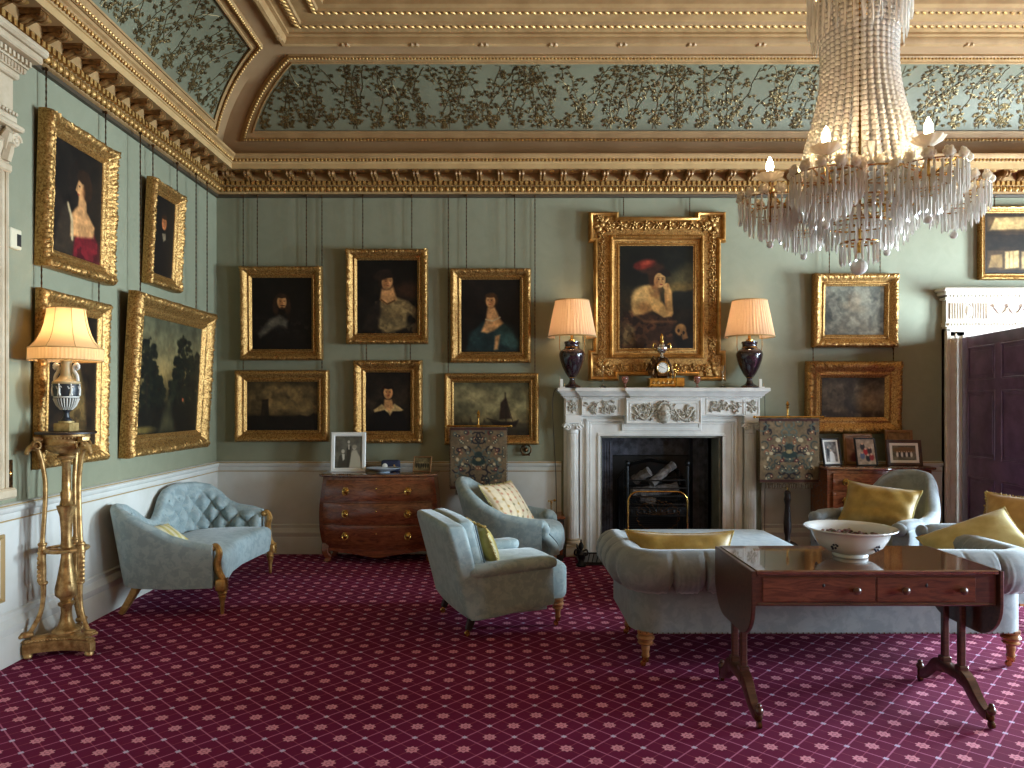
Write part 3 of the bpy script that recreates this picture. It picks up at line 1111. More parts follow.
# ----------------------------------------------------------------- painter
class Art:
    """a small raster painted with soft shapes; coordinates 0..1, y downwards"""
    def __init__(s, nx, ny, asp, c):
        s.nx, s.ny, s.asp = nx, ny, asp                 # asp = height / width
        s.X, s.Y = np.meshgrid(np.linspace(0, 1, nx), np.linspace(0, 1, ny))
        s.I = np.empty((ny, nx, 3)); s.I[:] = c
        s.rs = np.random.RandomState(3)

    def put(s, a, c):
        a = np.clip(a, 0, 1)[..., None]
        s.I = s.I * (1 - a) + np.array(c, float) * a
        return s

    def ell(s, cx, cy, rx, ry, c, rot=0, soft=.2, al=1.0):
        dx, dy = s.X - cx, (s.Y - cy) * s.asp
        ry = ry * s.asp
        ca, sa = math.cos(rot), math.sin(rot)
        u, v = (dx * ca + dy * sa) / rx, (-dx * sa + dy * ca) / ry
        d = np.sqrt(u * u + v * v)
        return s.put((1 + soft / 2 - d) / max(soft, 1e-3) * al if al == 1 else np.clip((1 + soft / 2 - d) / max(soft, 1e-3), 0, 1) * al, c)

    def poly(s, pts, c, soft=.015, al=1.0):
        x, y = s.X, s.Y
        ins = np.zeros_like(x, bool)
        dmin = np.full_like(x, 9.0)
        n = len(pts)
        for i in range(n):
            (x0, y0), (x1, y1) = pts[i], pts[(i + 1) % n]
            cond = ((y0 > y) != (y1 > y))
            with np.errstate(divide='ignore', invalid='ignore'):
                xi = (x1 - x0) * (y - y0) / (y1 - y0 + 1e-12) + x0
            ins ^= cond & (x < xi)
            ex, ey = x1 - x0, (y1 - y0) * s.asp
            t = np.clip(((x - x0) * ex + (y - y0) * s.asp * ey) / (ex * ex + ey * ey + 1e-12), 0, 1)
            d = np.hypot(x - x0 - t * ex, (y - y0) * s.asp - t * ey)
            dmin = np.minimum(dmin, d)
        sd = np.where(ins, dmin, -dmin)
        return s.put(np.clip(.5 + sd / max(soft, 1e-4), 0, 1) * al, c)

    def line(s, pts, w, c, soft=.01, al=1.0):
        dmin = np.full_like(s.X, 9.0)
        for (x0, y0), (x1, y1) in zip(pts, pts[1:]):
            ex, ey = x1 - x0, (y1 - y0) * s.asp
            t = np.clip(((s.X - x0) * ex + (s.Y - y0) * s.asp * ey) / (ex * ex + ey * ey + 1e-12), 0, 1)
            dmin = np.minimum(dmin, np.hypot(s.X - x0 - t * ex, (s.Y - y0) * s.asp - t * ey))
        return s.put(np.clip(.5 + (w - dmin) / soft, 0, 1) * al, c)

    def vgrad(s, stops):
        ys = [a for a, _ in stops]
        for k in range(3):
            s.I[..., k] = np.interp(s.Y, ys, [c[k] for _, c in stops])
        return s

    def noise(s, amp, sc=6, seed=1):
        r = np.random.RandomState(seed)
        tot = np.zeros_like(s.X)
        for o in range(3):
            g = r.rand(int(sc * s.asp) + 3, int(sc) + 3)
            gx, gy = s.X * sc, s.Y * sc * s.asp
            ix, iy = gx.astype(int), gy.astype(int)
            fx, fy = gx - ix, gy - iy
            fx, fy = fx * fx * (3 - 2 * fx), fy * fy * (3 - 2 * fy)
            v = (g[iy, ix] * (1 - fx) + g[iy, ix + 1] * fx) * (1 - fy) + (g[iy + 1, ix] * (1 - fx) + g[iy + 1, ix + 1] * fx) * fy
            tot += (v - .5) / 2 ** o
            sc *= 2.1
        s.N = tot
        s.I = np.clip(s.I * (1 + amp * tot[..., None]), 0, 255)
        return s

    def blotch(s, thr, c, al=1.0, sc=6, seed=2, mask=None):
        keep = s.I.copy(); s.noise(0, sc, seed); s.I = keep
        a = np.clip((s.N - thr) * 8, 0, 1) * al
        if mask is not None:
            a = a * mask
        return s.put(a, c)


def art_mesh(art, name, mat, parent, P, curve=None):
    """P(u,v) -> local point, u across, v down"""
    nx, ny = art.nx, art.ny
    vs = [P(i / (nx - 1), j / (ny - 1)) for j in range(ny) for i in range(nx)]
    fs = [(j * nx + i, (j + 1) * nx + i, (j + 1) * nx + i + 1, j * nx + i + 1) for j in range(ny - 1) for i in range(nx - 1)]
    me = bpy.data.meshes.new(name)
    me.from_pydata([tuple(p) for p in vs], [], fs)
    me.materials.append(mat)
    a = me.color_attributes.new('Col', 'FLOAT_COLOR', 'POINT')
    c = np.clip(art.I, 0, 255) / 255.0
    c = np.where(c <= .04045, c / 12.92, ((c + .055) / 1.055) ** 2.4)
    c = np.concatenate([c, np.ones((ny, nx, 1))], 2).reshape(-1)
    a.data.foreach_set('color', c.astype(np.float32))
    me.polygons.foreach_set('use_smooth', [True] * len(fs))
    me.update()
    o = bpy.data.objects.new(name, me)
    COL.objects.link(o)
    o.parent = parent
    return o


# ---- generic paintings (figures in the manner of the photograph, no known picture)
SKIN, SKIN_D, HAIR = (214, 172, 132), (150, 104, 72), (40, 26, 20)


def head(a, cx, cy, r, turn=0, hair=HAIR, tilt=0.0, col=SKIN):
    a.ell(cx - turn * r * .25, cy - r * .18 / a.asp, r * 1.12, r * 1.3 / a.asp, hair, tilt, .3)
    a.ell(cx, cy, r * .78, r * 1.08 / a.asp, col, tilt, .25)
    a.ell(cx - turn * r * .45, cy + r * .1 / a.asp, r * .35, r * .8 / a.asp, SKIN_D, tilt, .8, .6)
    for s in (-1, 1):
        ex = cx + turn * r * .22 + s * r * .32
        a.ell(ex, cy - r * .12 / a.asp, r * .13, r * .07 / a.asp, (52, 34, 26), 0, .5)
        a.line([(ex - r * .16, cy - r * .3 / a.asp), (ex + r * .16, cy - r * .3 / a.asp)], r * .03, (88, 58, 40), r * .1, .8)
    a.line([(cx + turn * r * .25, cy - r * .1 / a.asp), (cx + turn * r * .36, cy + r * .28 / a.asp)], r * .05, (176, 124, 92), r * .12)
    a.ell(cx + turn * r * .22, cy + r * .52 / a.asp, r * .22, r * .07 / a.asp, (156, 72, 62), 0, .5)
    a.ell(cx, cy - r * .95 / a.asp, r * .8, r * .34 / a.asp, hair, tilt, .4)


def p_cavalier(a):
    a.vgrad([(0, (26, 22, 20)), (1, (20, 16, 16))]).noise(.5)
    a.poly([(.05, 1), (.12, .72), (.36, .58), (.62, .6), (.82, .74), (.9, 1)], (24, 20, 22), .05)
    a.poly([(.1, .78), (.3, .58), (.46, .52), (.6, .6), (.58, .7), (.44, .66), (.3, .74), (.14, .84)], (104, 104, 104), .06)
    a.blotch(.1, (70, 68, 70), .5, 12, 4, np.clip((a.Y - .5) * 6, 0, 1) * np.clip((.84 - a.Y) * 6, 0, 1))
    for sx in (-.1, .1):
        a.ell(.5 + sx, .4, .05, .12, (60, 44, 34), 0, .6)
    head(a, .5, .34, .1, .4, (58, 44, 34)); a.ell(.505, .425, .03, .018, (74, 50, 36), 0, .6); a.ell(.515, .39, .04, .008, (74, 50, 36), 0, .6)
    return a


def p_turban(a):
    a.vgrad([(0, (22, 20, 20)), (1, (26, 22, 20))]).noise(.5)
    a.ell(.85, .42, .22, .12, (92, 62, 46), 0, .9, .6)
    a.poly([(.3, .9), (.34, .62), (.44, .52), (.62, .5), (.84, .56), (.98, .68), (.94, .76), (.84, .72), (.8, .92), (.5, 1)], (160, 146, 116), .05)
    a.blotch(.05, (112, 100, 80), .7, 8, 12, (a.Y > .56) * (a.X > .3))
    a.poly([(.08, .95), (.2, .66), (.36, .54), (.4, .66), (.34, .98)], (44, 38, 36), .06)
    a.poly([(.43, .28), (.57, .28), (.66, .54), (.5, .6), (.38, .54)], SKIN, .04)
    a.line([(.4, .54), (.5, .6), (.62, .55)], .012, (92, 66, 40), .02)
    a.ell(.62, .84, .26, .06, (120, 112, 92), .2, .6, .7)
    a.ell(.6, .72, .12, .09, (150, 136, 106), 0, .8, .7)
    head(a, .5, .3, .115, .55, (44, 32, 26), .2); a.ell(.42, .2, .15, .07, (50, 38, 34), -.3, .4)
    return a


def p_bluelady(a):
    a.vgrad([(0, (30, 24, 22)), (1, (18, 16, 18))]).noise(.5)
    a.poly([(.06, 1), (.2, .72), (.36, .58), (.66, .56), (.84, .68), (.98, .92), (.98, 1)], (34, 56, 66), .05)
    a.ell(.74, .74, .16, .13, (62, 98, 108), .5, .7, .8); a.ell(.86, .86, .14, .09, (72, 108, 114), .2, .7, .8)
    a.ell(.24, .8, .12, .1, (46, 74, 84), -.4, .8, .8)
    a.poly([(.34, .72), (.42, .56), (.455, .35), (.555, .35), (.66, .54), (.72, .6), (.56, .7), (.44, .74)], SKIN, .04)
    a.line([(.42, .55), (.54, .57), (.66, .52)], .01, (220, 210, 190), .02)
    a.poly([(.58, .78), (.66, .76), (.62, .96), (.56, .97)], SKIN, .04)
    head(a, .5, .3, .1, -.5, (80, 56, 34))
    return a


def p_boy(a):
    a.vgrad([(0, (34, 28, 26)), (.5, (56, 48, 42)), (1, (20, 17, 18))]).noise(.6)
    a.poly([(.06, 1), (.14, .72), (.34, .6), (.66, .6), (.86, .72), (.96, 1)], (22, 18, 22), .05)
    a.poly([(.18, .64), (.36, .54), (.5, .62), (.54, .72), (.42, .64), (.2, .68)], (206, 186, 146), .03)
    a.poly([(.5, .62), (.64, .53), (.84, .64), (.78, .66), (.6, .66), (.54, .74)], (222, 200, 158), .03)
    a.poly([(.42, .46), (.58, .46), (.62, .58), (.53, .68), (.4, .58)], SKIN, .04)
    head(a, .5, .35, .13, .1, (34, 26, 24))
    return a


def p_redlady(a):
    a.vgrad([(0, (30, 26, 24)), (1, (40, 32, 28))]).noise(.5)
    a.poly([(.42, 1), (.42, .84), (.56, .74), (.84, .72), (.98, .84), (1, 1)], (120, 34, 50), .05)
    a.blotch(.08, (70, 18, 30), .8, 9, 5, np.clip((a.Y - .74) * 8, 0, 1) * (a.X > .42))
    a.poly([(.04, 1), (.1, .74), (.24, .56), (.36, .6), (.44, .84), (.4, 1)], (62, 54, 48), .06)
    a.poly([(.36, .82), (.36, .62), (.5, .52), (.52, .36), (.65, .36), (.68, .54), (.86, .66), (.84, .76), (.56, .8)], SKIN, .04)
    a.line([(.3, .54), (.38, .66), (.4, .84)], .022, (210, 198, 176), .03)
    a.ell(.62, .27, .15, .1, (58, 40, 30), .3, .3); a.ell(.7, .35, .09, .1, (58, 40, 30), .2, .4)
    a.ell(.56, .35, .09, .092, SKIN, .12, .25)
    a.poly([(.47, .33), (.44, .385), (.48, .4)], SKIN, .02)
    a.ell(.52, .335, .018, .008, (50, 34, 26), 0, .5); a.ell(.5, .415, .02, .009, (150, 66, 58), 0, .5)
    a.ell(.67, .34, .07, .09, (54, 38, 28), .2, .4); a.ell(.6, .25, .13, .055, (54, 38, 28), .2, .3); a.ell(.6, .38, .04, .05, (176, 128, 94), 0, .8, .7)
    return a


def p_darkman(a):
    a.vgrad([(0, (28, 24, 24)), (1, (20, 17, 18))]).noise(.5)
    a.poly([(.04, 1), (.12, .6), (.34, .48), (.7, .48), (.9, .62), (1, 1)], (26, 22, 24), .06)
    a.poly([(.42, .46), (.6, .44), (.62, .52), (.5, .56)], (132, 124, 114), .04)
    head(a, .5, .32, .14, -.4, (60, 40, 28), 0, (196, 132, 92))
    return a


def p_seated(a):
    a.vgrad([(0, (34, 26, 20)), (1, (46, 36, 26))]).noise(.6)
    a.poly([(.3, 1), (.34, .6), (.46, .4), (.62, .4), (.74, .56), (.8, 1)], (122, 106, 74), .07)
    a.blotch(.05, (70, 58, 40), .7, 8, 9, np.clip((a.Y - .4) * 6, 0, 1) * (a.X > .3) * (a.X < .8))
    head(a, .54, .3, .09, .3, (48, 34, 26))
    return a


def p_trees(a):
    a.vgrad([(0, (96, 102, 92)), (.25, (122, 120, 98)), (.5, (136, 122, 88)), (.66, (80, 72, 50)), (1, (30, 28, 22))]).noise(.35)
    r = random.Random(4)
    for bx_, by, w, h in ((.13, .52, .15, .34), (.3, .68, .1, .18), (.7, .48, .2, .36), (.9, .56, .14, .32), (.58, .62, .1, .2)):
        for k in range(170):
            t, q = r.random() * 6.28, r.random() ** .6
            c = r.choice(((24, 28, 24), (30, 34, 28), (38, 42, 32)))
            a.ell(bx_ + w * q * math.cos(t), by + h * q * math.sin(t), r.uniform(.015, .045), r.uniform(.012, .034), c, 0, .5)
    for x0, x1, y in ((.13, .15, .9), (.7, .68, .9), (.86, .9, .86)):
        a.line([(x0, .5), (x1, y)], .008, (40, 32, 26), .02)
    a.poly([(0, .8), (.3, .76), (.44, .72), (.56, .74), (1, .78), (1, 1), (0, 1)], (30, 29, 24), .06)
    a.poly([(.34, 1), (.42, .82), (.47, .7), (.5, .7), (.54, .84), (.62, 1)], (84, 84, 66), .07, .7)
    a.ell(.12, .96, .16, .03, (128, 116, 72), 0, .9, .8); a.ell(.72, .7, .014, .012, (200, 120, 90), 0, .5)
    return a


def p_tower(a):
    a.vgrad([(0, (92, 82, 62)), (.55, (126, 112, 84)), (.68, (90, 80, 60)), (.72, (40, 36, 30)), (1, (34, 30, 26))]).noise(.5)
    for cx, cy, r in ((.5, .2, .22), (.65, .28, .2), (.8, .2, .16), (.42, .1, .14)):
        a.ell(cx, cy, r, r * .6, (152, 134, 100), .1, .9, .5)
    a.blotch(.1, (70, 64, 50), .5, 5, 8, (a.Y < .6))
    a.poly([(0, .78), (.12, .7), (.2, .72), (.22, .38), (.3, .36), (.31, .7), (.6, .74), (.74, .68), (.86, .72), (.94, .64), (1, .72), (1, 1), (0, 1)], (32, 28, 25), .02)
    a.poly([(.2, .7), (.22, .38), (.3, .36), (.31, .7)], (46, 40, 34), .02)
    return a


def p_ship(a):
    a.vgrad([(0, (110, 112, 96)), (.5, (150, 148, 122)), (.74, (118, 112, 90)), (.78, (80, 76, 62)), (1, (58, 54, 46))]).noise(.45)
    a.ell(.3, .3, .26, .16, (166, 162, 136), .1, .9, .6); a.ell(.16, .5, .2, .12, (88, 92, 82), 0, .9, .5)
    a.poly([(.6, .7), (.62, .38), (.68, .28), (.7, .34), (.76, .68)], (58, 44, 38), .02)
    a.poly([(.48, .72), (.56, .74), (.78, .74), (.86, .7), (.82, .84), (.54, .84)], (42, 32, 28), .02)
    a.line([(.68, .2), (.69, .74)], .008, (46, 36, 30), .02); a.line([(.44, .68), (.6, .74)], .006, (46, 36, 30), .015)
    a.line([(.78, .74), (.69, .3)], .004, (60, 48, 40), .012)
    for x, h in ((.1, .1), (.22, .14), (.4, .1)):
        a.poly([(x - .02, .78), (x, .78 - h), (x + .03, .78)], (74, 66, 54), .02)
    a.poly([(0, .9), (.4, .84), (1, .88), (1, 1), (0, 1)], (48, 44, 38), .05, .7)
    return a


def p_thinker(a):
    """a generic seated figure resting chin on hand, feathered cap"""
    a.vgrad([(0, (30, 34, 28)), (.3, (52, 52, 40)), (.55, (50, 44, 32)), (1, (22, 19, 17))]).noise(.6)
    a.ell(.84, .3, .3, .1, (104, 98, 70), -.1, .9, .6); a.ell(.84, .41, .26, .05, (150, 128, 78), -.05, .9, .6)
    a.poly([(.6, .5), (.76, .44), (.9, .45), (1, .43), (1, .62), (.6, .62)], (36, 38, 34), .04)
    a.ell(.28, .22, .3, .2, (20, 22, 18), .2, .7, .9); a.ell(.56, .16, .26, .12, (24, 26, 20), .1, .8, .9)
    # drapery
    a.poly([(.04, 1), (.02, .84), (.08, .7), (.22, .6), (.4, .66), (.66, .7), (.78, .74), (.7, .84), (.78, 1)], (70, 50, 40), .05)
    a.blotch(.0, (108, 76, 56), .7, 9, 4, (a.Y > .64) * (a.X < .72)); a.blotch(.12, (44, 30, 26), .8, 11, 14, (a.Y > .64) * (a.X < .76))
    a.poly([(.03, .86), (.1, .76), (.2, .8), (.2, .97), (.05, .98)], (128, 112, 86), .05); a.blotch(.1, (80, 66, 50), .7, 14, 6, (a.Y > .74) * (a.X < .22))
    a.line([(.14, .64), (.34, .74), (.6, .74), (.76, .74)], .016, (124, 92, 66), .03, .8)
    # back, shoulder and upper arm
    a.poly([(.16, .62), (.16, .5), (.22, .43), (.34, .385), (.44, .38), (.52, .43), (.56, .54), (.64, .6), (.6, .69), (.44, .63), (.3, .67), (.2, .68)], (204, 172, 122), .04)
    a.ell(.27, .5, .1, .09, (228, 198, 146), .3, .9, .8)
    a.ell(.34, .6, .1, .05, (150, 112, 74), .3, .9, .7); a.ell(.5, .47, .05, .07, (140, 102, 68), .5, .9, .7)
    a.line([(.4, .42), (.45, .52), (.54, .6), (.62, .66)], .012, (142, 104, 70), .04, .7)
    a.poly([(.38, .5), (.46, .5), (.6, .6), (.72, .64), (.7, .69), (.6, .7), (.46, .63)], (212, 180, 128), .03)
    a.poly([(.63, .66), (.61, .5), (.61, .42), (.68, .4), (.71, .46), (.72, .58), (.73, .66), (.7, .69)], (206, 170, 120), .025)
    a.line([(.635, .62), (.625, .46)], .01, (150, 110, 74), .03, .7)
    a.poly([(.42, .36), (.5, .33), (.52, .42), (.44, .43)], (160, 120, 82), .03)
    # head
    a.ell(.5, .27, .12, .085, (72, 48, 34), .2, .3); a.ell(.45, .32, .06, .07, (66, 44, 30), .1, .4)
    a.ell(.545, .335, .078, .075, (216, 178, 132), .12, .2); a.ell(.5, .36, .035, .05, (158, 112, 76), .1, .8, .7)
    for ex in (.53, .585):
        a.ell(ex, .325, .014, .006, (48, 32, 24), 0, .5); a.line([(ex - .018, .31), (ex + .018, .31)], .003, (80, 52, 36), .01)
    a.line([(.572, .33), (.578, .355)], .005, (168, 118, 84), .012); a.ell(.565, .377, .02, .007, (160, 76, 62), 0, .5)
    a.ell(.635, .395, .042, .032, (214, 176, 126), .4, .3); a.ell(.655, .385, .015, .02, (160, 118, 80), 0, .6, .7)
    a.ell(.5, .225, .14, .035, (44, 32, 26), .22, .3); a.ell(.62, .26, .08, .035, (32, 24, 20), .5, .4)
    a.ell(.42, .215, .17, .055, (66, 44, 34), -.1, .5); a.ell(.34, .18, .14, .045, (130, 52, 44), -.22, .7); a.ell(.24, .2, .05, .03, (104, 42, 38), .4, .6); a.ell(.38, .165, .08, .02, (168, 84, 70), -.2, .7, .7)
    # skull
    a.ell(.83, .82, .075, .058, (170, 134, 92), .2, .3); a.poly([(.83, .86), (.91, .84), (.93, .9), (.86, .92)], (150, 116, 80), .02)
    a.ell(.8, .83, .018, .018, (52, 38, 28), 0, .4); a.ell(.87, .85, .016, .018, (52, 38, 28), 0, .4); a.ell(.84, .87, .01, .012, (60, 44, 32), 0, .4)
    return a


def p_misty(a):
    a.vgrad([(0, (112, 116, 116)), (1, (92, 94, 92))]).noise(.45)
    a.poly([(.16, 1), (.28, .64), (.44, .5), (.6, .5), (.78, .66), (.9, 1)], (120, 118, 114), .1)
    a.ell(.5, .3, .09, .15, (166, 146, 128), 0, .7); a.ell(.48, .24, .12, .12, (100, 92, 84), 0, .8, .6)
    a.blotch(.05, (150, 152, 152), .6, 6, 4)
    a.ell(.48, .44, .2, .08, (150, 142, 132), .2, .9, .7)
    return a


def p_cloud(a):
    a.vgrad([(0, (86, 88, 92)), (.5, (128, 126, 122)), (.8, (104, 98, 88)), (1, (66, 62, 56))]).noise(.5)
    for cx, cy, r in ((.36, .5, .2), (.3, .34, .18), (.46, .66, .16), (.22, .62, .16)):
        a.ell(cx, cy, r, r, (72, 72, 74), 0, .9, .7)
    a.ell(.74, .6, .2, .2, (158, 150, 136), 0, .9, .7); a.poly([(0, .84), (.5, .88), (1, .82), (1, 1), (0, 1)], (72, 66, 58), .08)
    a.blotch(.1, (150, 148, 146), .4, 7, 9)
    return a


def p_shelves(a):
    a.vgrad([(0, (60, 50, 40)), (1, (48, 40, 34))]).noise(.4)
    for y0, y1, c in ((.06, .3, (92, 76, 56)), (.36, .56, (44, 38, 34)), (.62, .94, (80, 66, 50))):
        a.poly([(.04, y0), (.98, y0), (.98, y1), (.04, y1)], c, .02)
    a.poly([(.08, .28), (.16, .08), (.66, .06), (.72, .26)], (190, 172, 136), .02)
    a.poly([(.3, .92), (.3, .64), (.5, .62), (.5, .9)], (200, 184, 150), .02); a.poly([(.54, .92), (.54, .64), (.84, .62), (.84, .9)], (186, 170, 140), .02)
    a.poly([(.06, .9), (.1, .7), (.26, .68), (.26, .9)], (150, 130, 98), .02)
    for x in (.36, .42, .6, .7):
        a.line([(x, .64), (x, .9)], .004, (110, 94, 70), .01)
    return a


def varnish(A, seed):
    """aged, yellowed and brush-marked surface of an old oil painting"""
    A.noise(.28, 13, seed + 3); A.noise(.16, 34, seed + 9)
    k = np.array((.93, .86, .74))
    A.I = 255 * np.clip(A.I / 255 * k, 0, 1) ** 1.14


# ----------------------------------------------------------------- frames
def frame_mesh(w, h, fw, D, amp=.012, seed=0, swept=False, rim=.006, lam=.07):
    """carved gilt frame, front towards -y, bottom edge at z=0; fw frame width, D depth"""
    prof = [(0, .0, 0), (0, .55, .2), (.03, .72, .5), (.1, .9, .9), (.2, 1.0, 1.0), (.32, .96, 1.0), (.44, .84, .8), (.54, .68, .5), (.62, .58, .15), (.68, .54, 0), (.74, .62, .25), (.8, .64, .25), (.86, .54, .1), (.92, .44, 0), (.97, .42, 0), (1.0, .3, 0)]
    m = MB()
    nw, nh = max(10, int(w / .011)), max(10, int(h / .011))
    corners = [(-1, 0), (1, 0), (1, 1), (-1, 1)]
    rg = [[] for _ in prof]
    for side in range(4):
        n = nw if side % 2 == 0 else nh
        L = w if side % 2 == 0 else h
        for i in range(n):
            t = i / n
            for k, (d, z, cv) in enumerate(prof):
                dd = d * fw
                c0, c1 = corners[side], corners[(side + 1) % 4]
                x0, x1 = c0[0] * (w / 2 - dd), c1[0] * (w / 2 - dd)
                z0 = dd if c0[1] == 0 else h - dd
                z1 = dd if c1[1] == 0 else h - dd
                x, zz = x0 + (x1 - x0) * t, z0 + (z1 - z0) * t
                s = (t - .5) * L
                ed = min(t, 1 - t) * L
                orn = .5 * math.sin(2 * PI * s / (lam * .7) + d * 7) * math.cos(2 * PI * s / (lam * 1.9)) + .4 * math.sin(2 * PI * s / (lam * .45) - d * 11)
                orn += .8 * mn.noise(Vector((x * 40 + seed, zz * 40, k * .8)))
                boss = 1.1 * math.exp(-(ed / .06) ** 2) + .6 * math.exp(-(s / .05) ** 2)
                dep = D * z + amp * .75 * cv * (orn + boss * .8)
                out = rim * cv * (orn * .8 + 1.6 * boss * (1 if swept else .3)) * max(0, 1 - d * 2.2)
                nx, nz = ((0, -1), (1, 0), (0, 1), (-1, 0))[side]
                rg[k].append((x + nx * out, -max(dep, .002), zz + nz * out))
    m.rings(rg, cap0=False, cap1=False)
    return m


def picture(name, label, wall, a0, a1, z0, z1, fw, D, art_fn, lean=0.0, chains=((-.3, None), (.3, None)), seed=0, amp=.012, canvas=None, frame_mat='gold', swept=False, group=None, lam=.07, plate=False):
    """a0..a1 along the wall"""
    w, h = a1 - a0, z1 - z0
    ac = (a0 + a1) / 2
    if wall == 'L':
        o = thing(name, label, 'painting', (XL + .004, ac, z0), PI / 2, group, lean)
    else:
        o = thing(name, label, 'painting', (ac, YB - .004, z0), 0, group, lean)
    frame_mesh(w, h, fw, D, amp, seed, swept, lam=lam).build('frame', M[frame_mat], o, sharp=60)
    cw, ch = w - 2 * fw * .97, h - 2 * fw * .97
    nx = 90
    A = art_fn(Art(nx, max(30, int(nx * ch / cw)), ch / cw, (30, 26, 24)))
    varnish(A, seed)
    art_mesh(A, 'canvas', M['oil_paint'], o, lambda u, v: Vector(((u - .5) * cw, -D * .3, (h - ch) / 2 + ch * (1 - v))))
    b = MB(); b.span(-w / 2 + .01, w / 2 - .01, -.012, -.002, .01, h - .01); b.build('backing', M['darkwood'], o)
    if plate:
        p = MB(); p.span(-.05, .05, -D * .62, -D * .3, .32 * fw, .62 * fw, .002); p.build('name_plate', M['bronze'], o)
    bpy.context.view_layer.update()
    inv = Matrix.LocRotScale(o.location, o.rotation_euler, None).inverted()
    for fx, ztop in chains:
        zt = ztop if ztop else 3.562
        x = fx * w
        p0 = Vector((x, -.02, h - .03))
        pw = o.matrix_world @ p0
        p1 = inv @ Vector((pw.x, pw.y, zt))
        n = max(8, int((p1 - p0).length / .02))
        c = MB()
        c.tube([p0.lerp(p1, i / n) for i in range(n + 1)], [.0062 if i % 2 else .0034 for i in range(n + 1)], 5)
        c.ball(p1, .013, 6, 5)
        c.build('hanging_chain', M['bronze'], o)
    return o


def bx(px, Y=7.12):
    return (px - PX) * Y / FPX


def bz(py, Y=7.12):
    return 1.5 + (PY - py) * Y / FPX


def bpic(name, label, r, c, fn, D=.085, **k):
    """picture on the back wall from its outline r and its sight edge c in the photograph"""
    x0, x1, z1, z0 = bx(r[0]), bx(r[2]), bz(r[1]), bz(r[3])
    fw = ((c[0] - r[0]) + (r[2] - c[2]) + (c[1] - r[1]) + (r[3] - c[3])) / 4 * 7.12 / FPX
    return picture(name, label, 'B', x0, x1, z0, z1, fw, D, fn, **k)


def build_pictures():
    bpic('portrait_painting', 'gilt framed portrait of a bearded man with a pale lace collar, above the tower landscape', (239.5, 266, 321.7, 360), (252, 277, 311, 349.5), p_cavalier, seed=1, lean=.02, swept=True)
    bpic('portrait_painting', 'gilt framed portrait of a woman in a turban and white blouse looking up', (345.5, 248.6, 427.7, 343.7), (357.5, 260, 418, 333), p_turban, seed=2, lean=.02, swept=True, amp=.014)
    bpic('portrait_painting', 'gilt framed portrait of a lady in a dark blue gown, above the ship picture', (450, 268, 531, 362.6), (462, 279, 520, 352), p_bluelady, seed=3, lean=.02)
    bpic('landscape_painting', 'wide gilt framed dark landscape with a ruined tower under clouds', (233.5, 370, 328, 442), (247.8, 380.5, 318, 430), p_tower, seed=4, amp=.003, chains=((-.42, None), (.42, None)), lam=.03, D=.08)
    bpic('portrait_painting', 'small gilt framed portrait of a boy with a wide white collar above the commode', (352.7, 360, 422, 443.4), (365.6, 372, 410.3, 431), p_boy, seed=5, chains=((-.32, 2.12), (.32, 2.12)), amp=.014, lam=.05)
    bpic('seascape_painting', 'gilt framed seascape with a dark sailing ship, behind the tapestry screen', (444, 373, 539, 445), (453.8, 382.4, 529.4, 435.4), p_ship, seed=6, amp=.003, chains=((-.46, None), (.46, None)), lam=.03, D=.08)
    bpic('portrait_painting', 'worn gilt framed misty portrait, upper of the two right of the chimneypiece', (814, 273, 899, 347), (824, 285.6, 882, 335.4), p_misty, seed=7, lean=.03, swept=True)
    bpic('landscape_painting', 'gilt framed grey cloudy landscape hanging just above the framed photographs', (807, 361, 903, 433.7), (824, 377, 882, 421.6), p_cloud, seed=8, lean=.03, chains=((-.42, 2.05), (.42, 2.05)), swept=True, amp=.015)
    bpic('still_life_painting', 'thin dark framed painting of shelves with papers, above the door case', (982, 205, 1064, 279), (989, 211.5, 1057, 273), p_shelves, seed=9, D=.06, amp=.002, lam=.03)
    picture('portrait_painting', 'large gilt framed portrait of a woman in profile with a red gown, left wall', 'L', 4.40, 5.19, 2.345, 3.31, .125, .085, p_redlady, .028, chains=((-.44, None), (.4, None)), seed=11, amp=.016, swept=True)
    picture('portrait_painting', 'narrow gilt framed portrait of a dark clothed man, left wall nearest the corner', 'L', 5.70, 6.26, 2.455, 3.30, .105, .08, p_darkman, .05, chains=((-.38, None), (.38, None)), seed=12, amp=.013)
    picture('portrait_painting', 'gilt framed dim painting of a robed figure behind the urn lamp', 'L', 4.38, 5.14, 1.095, 2.205, .12, .06, p_seated, .02, chains=((-.46, 2.4), (.36, 2.4)), seed=13, amp=.012)
    picture('landscape_painting', 'very large gilt framed landscape of tall dark trees leaning off the left wall', 'L', 5.36, 6.78, 1.09, 2.345, .165, .1, p_trees, .06, chains=((-.4, None), (.3, None), (.47, None)), seed=14, amp=.014, swept=True, plate=True)
    build_main_picture()


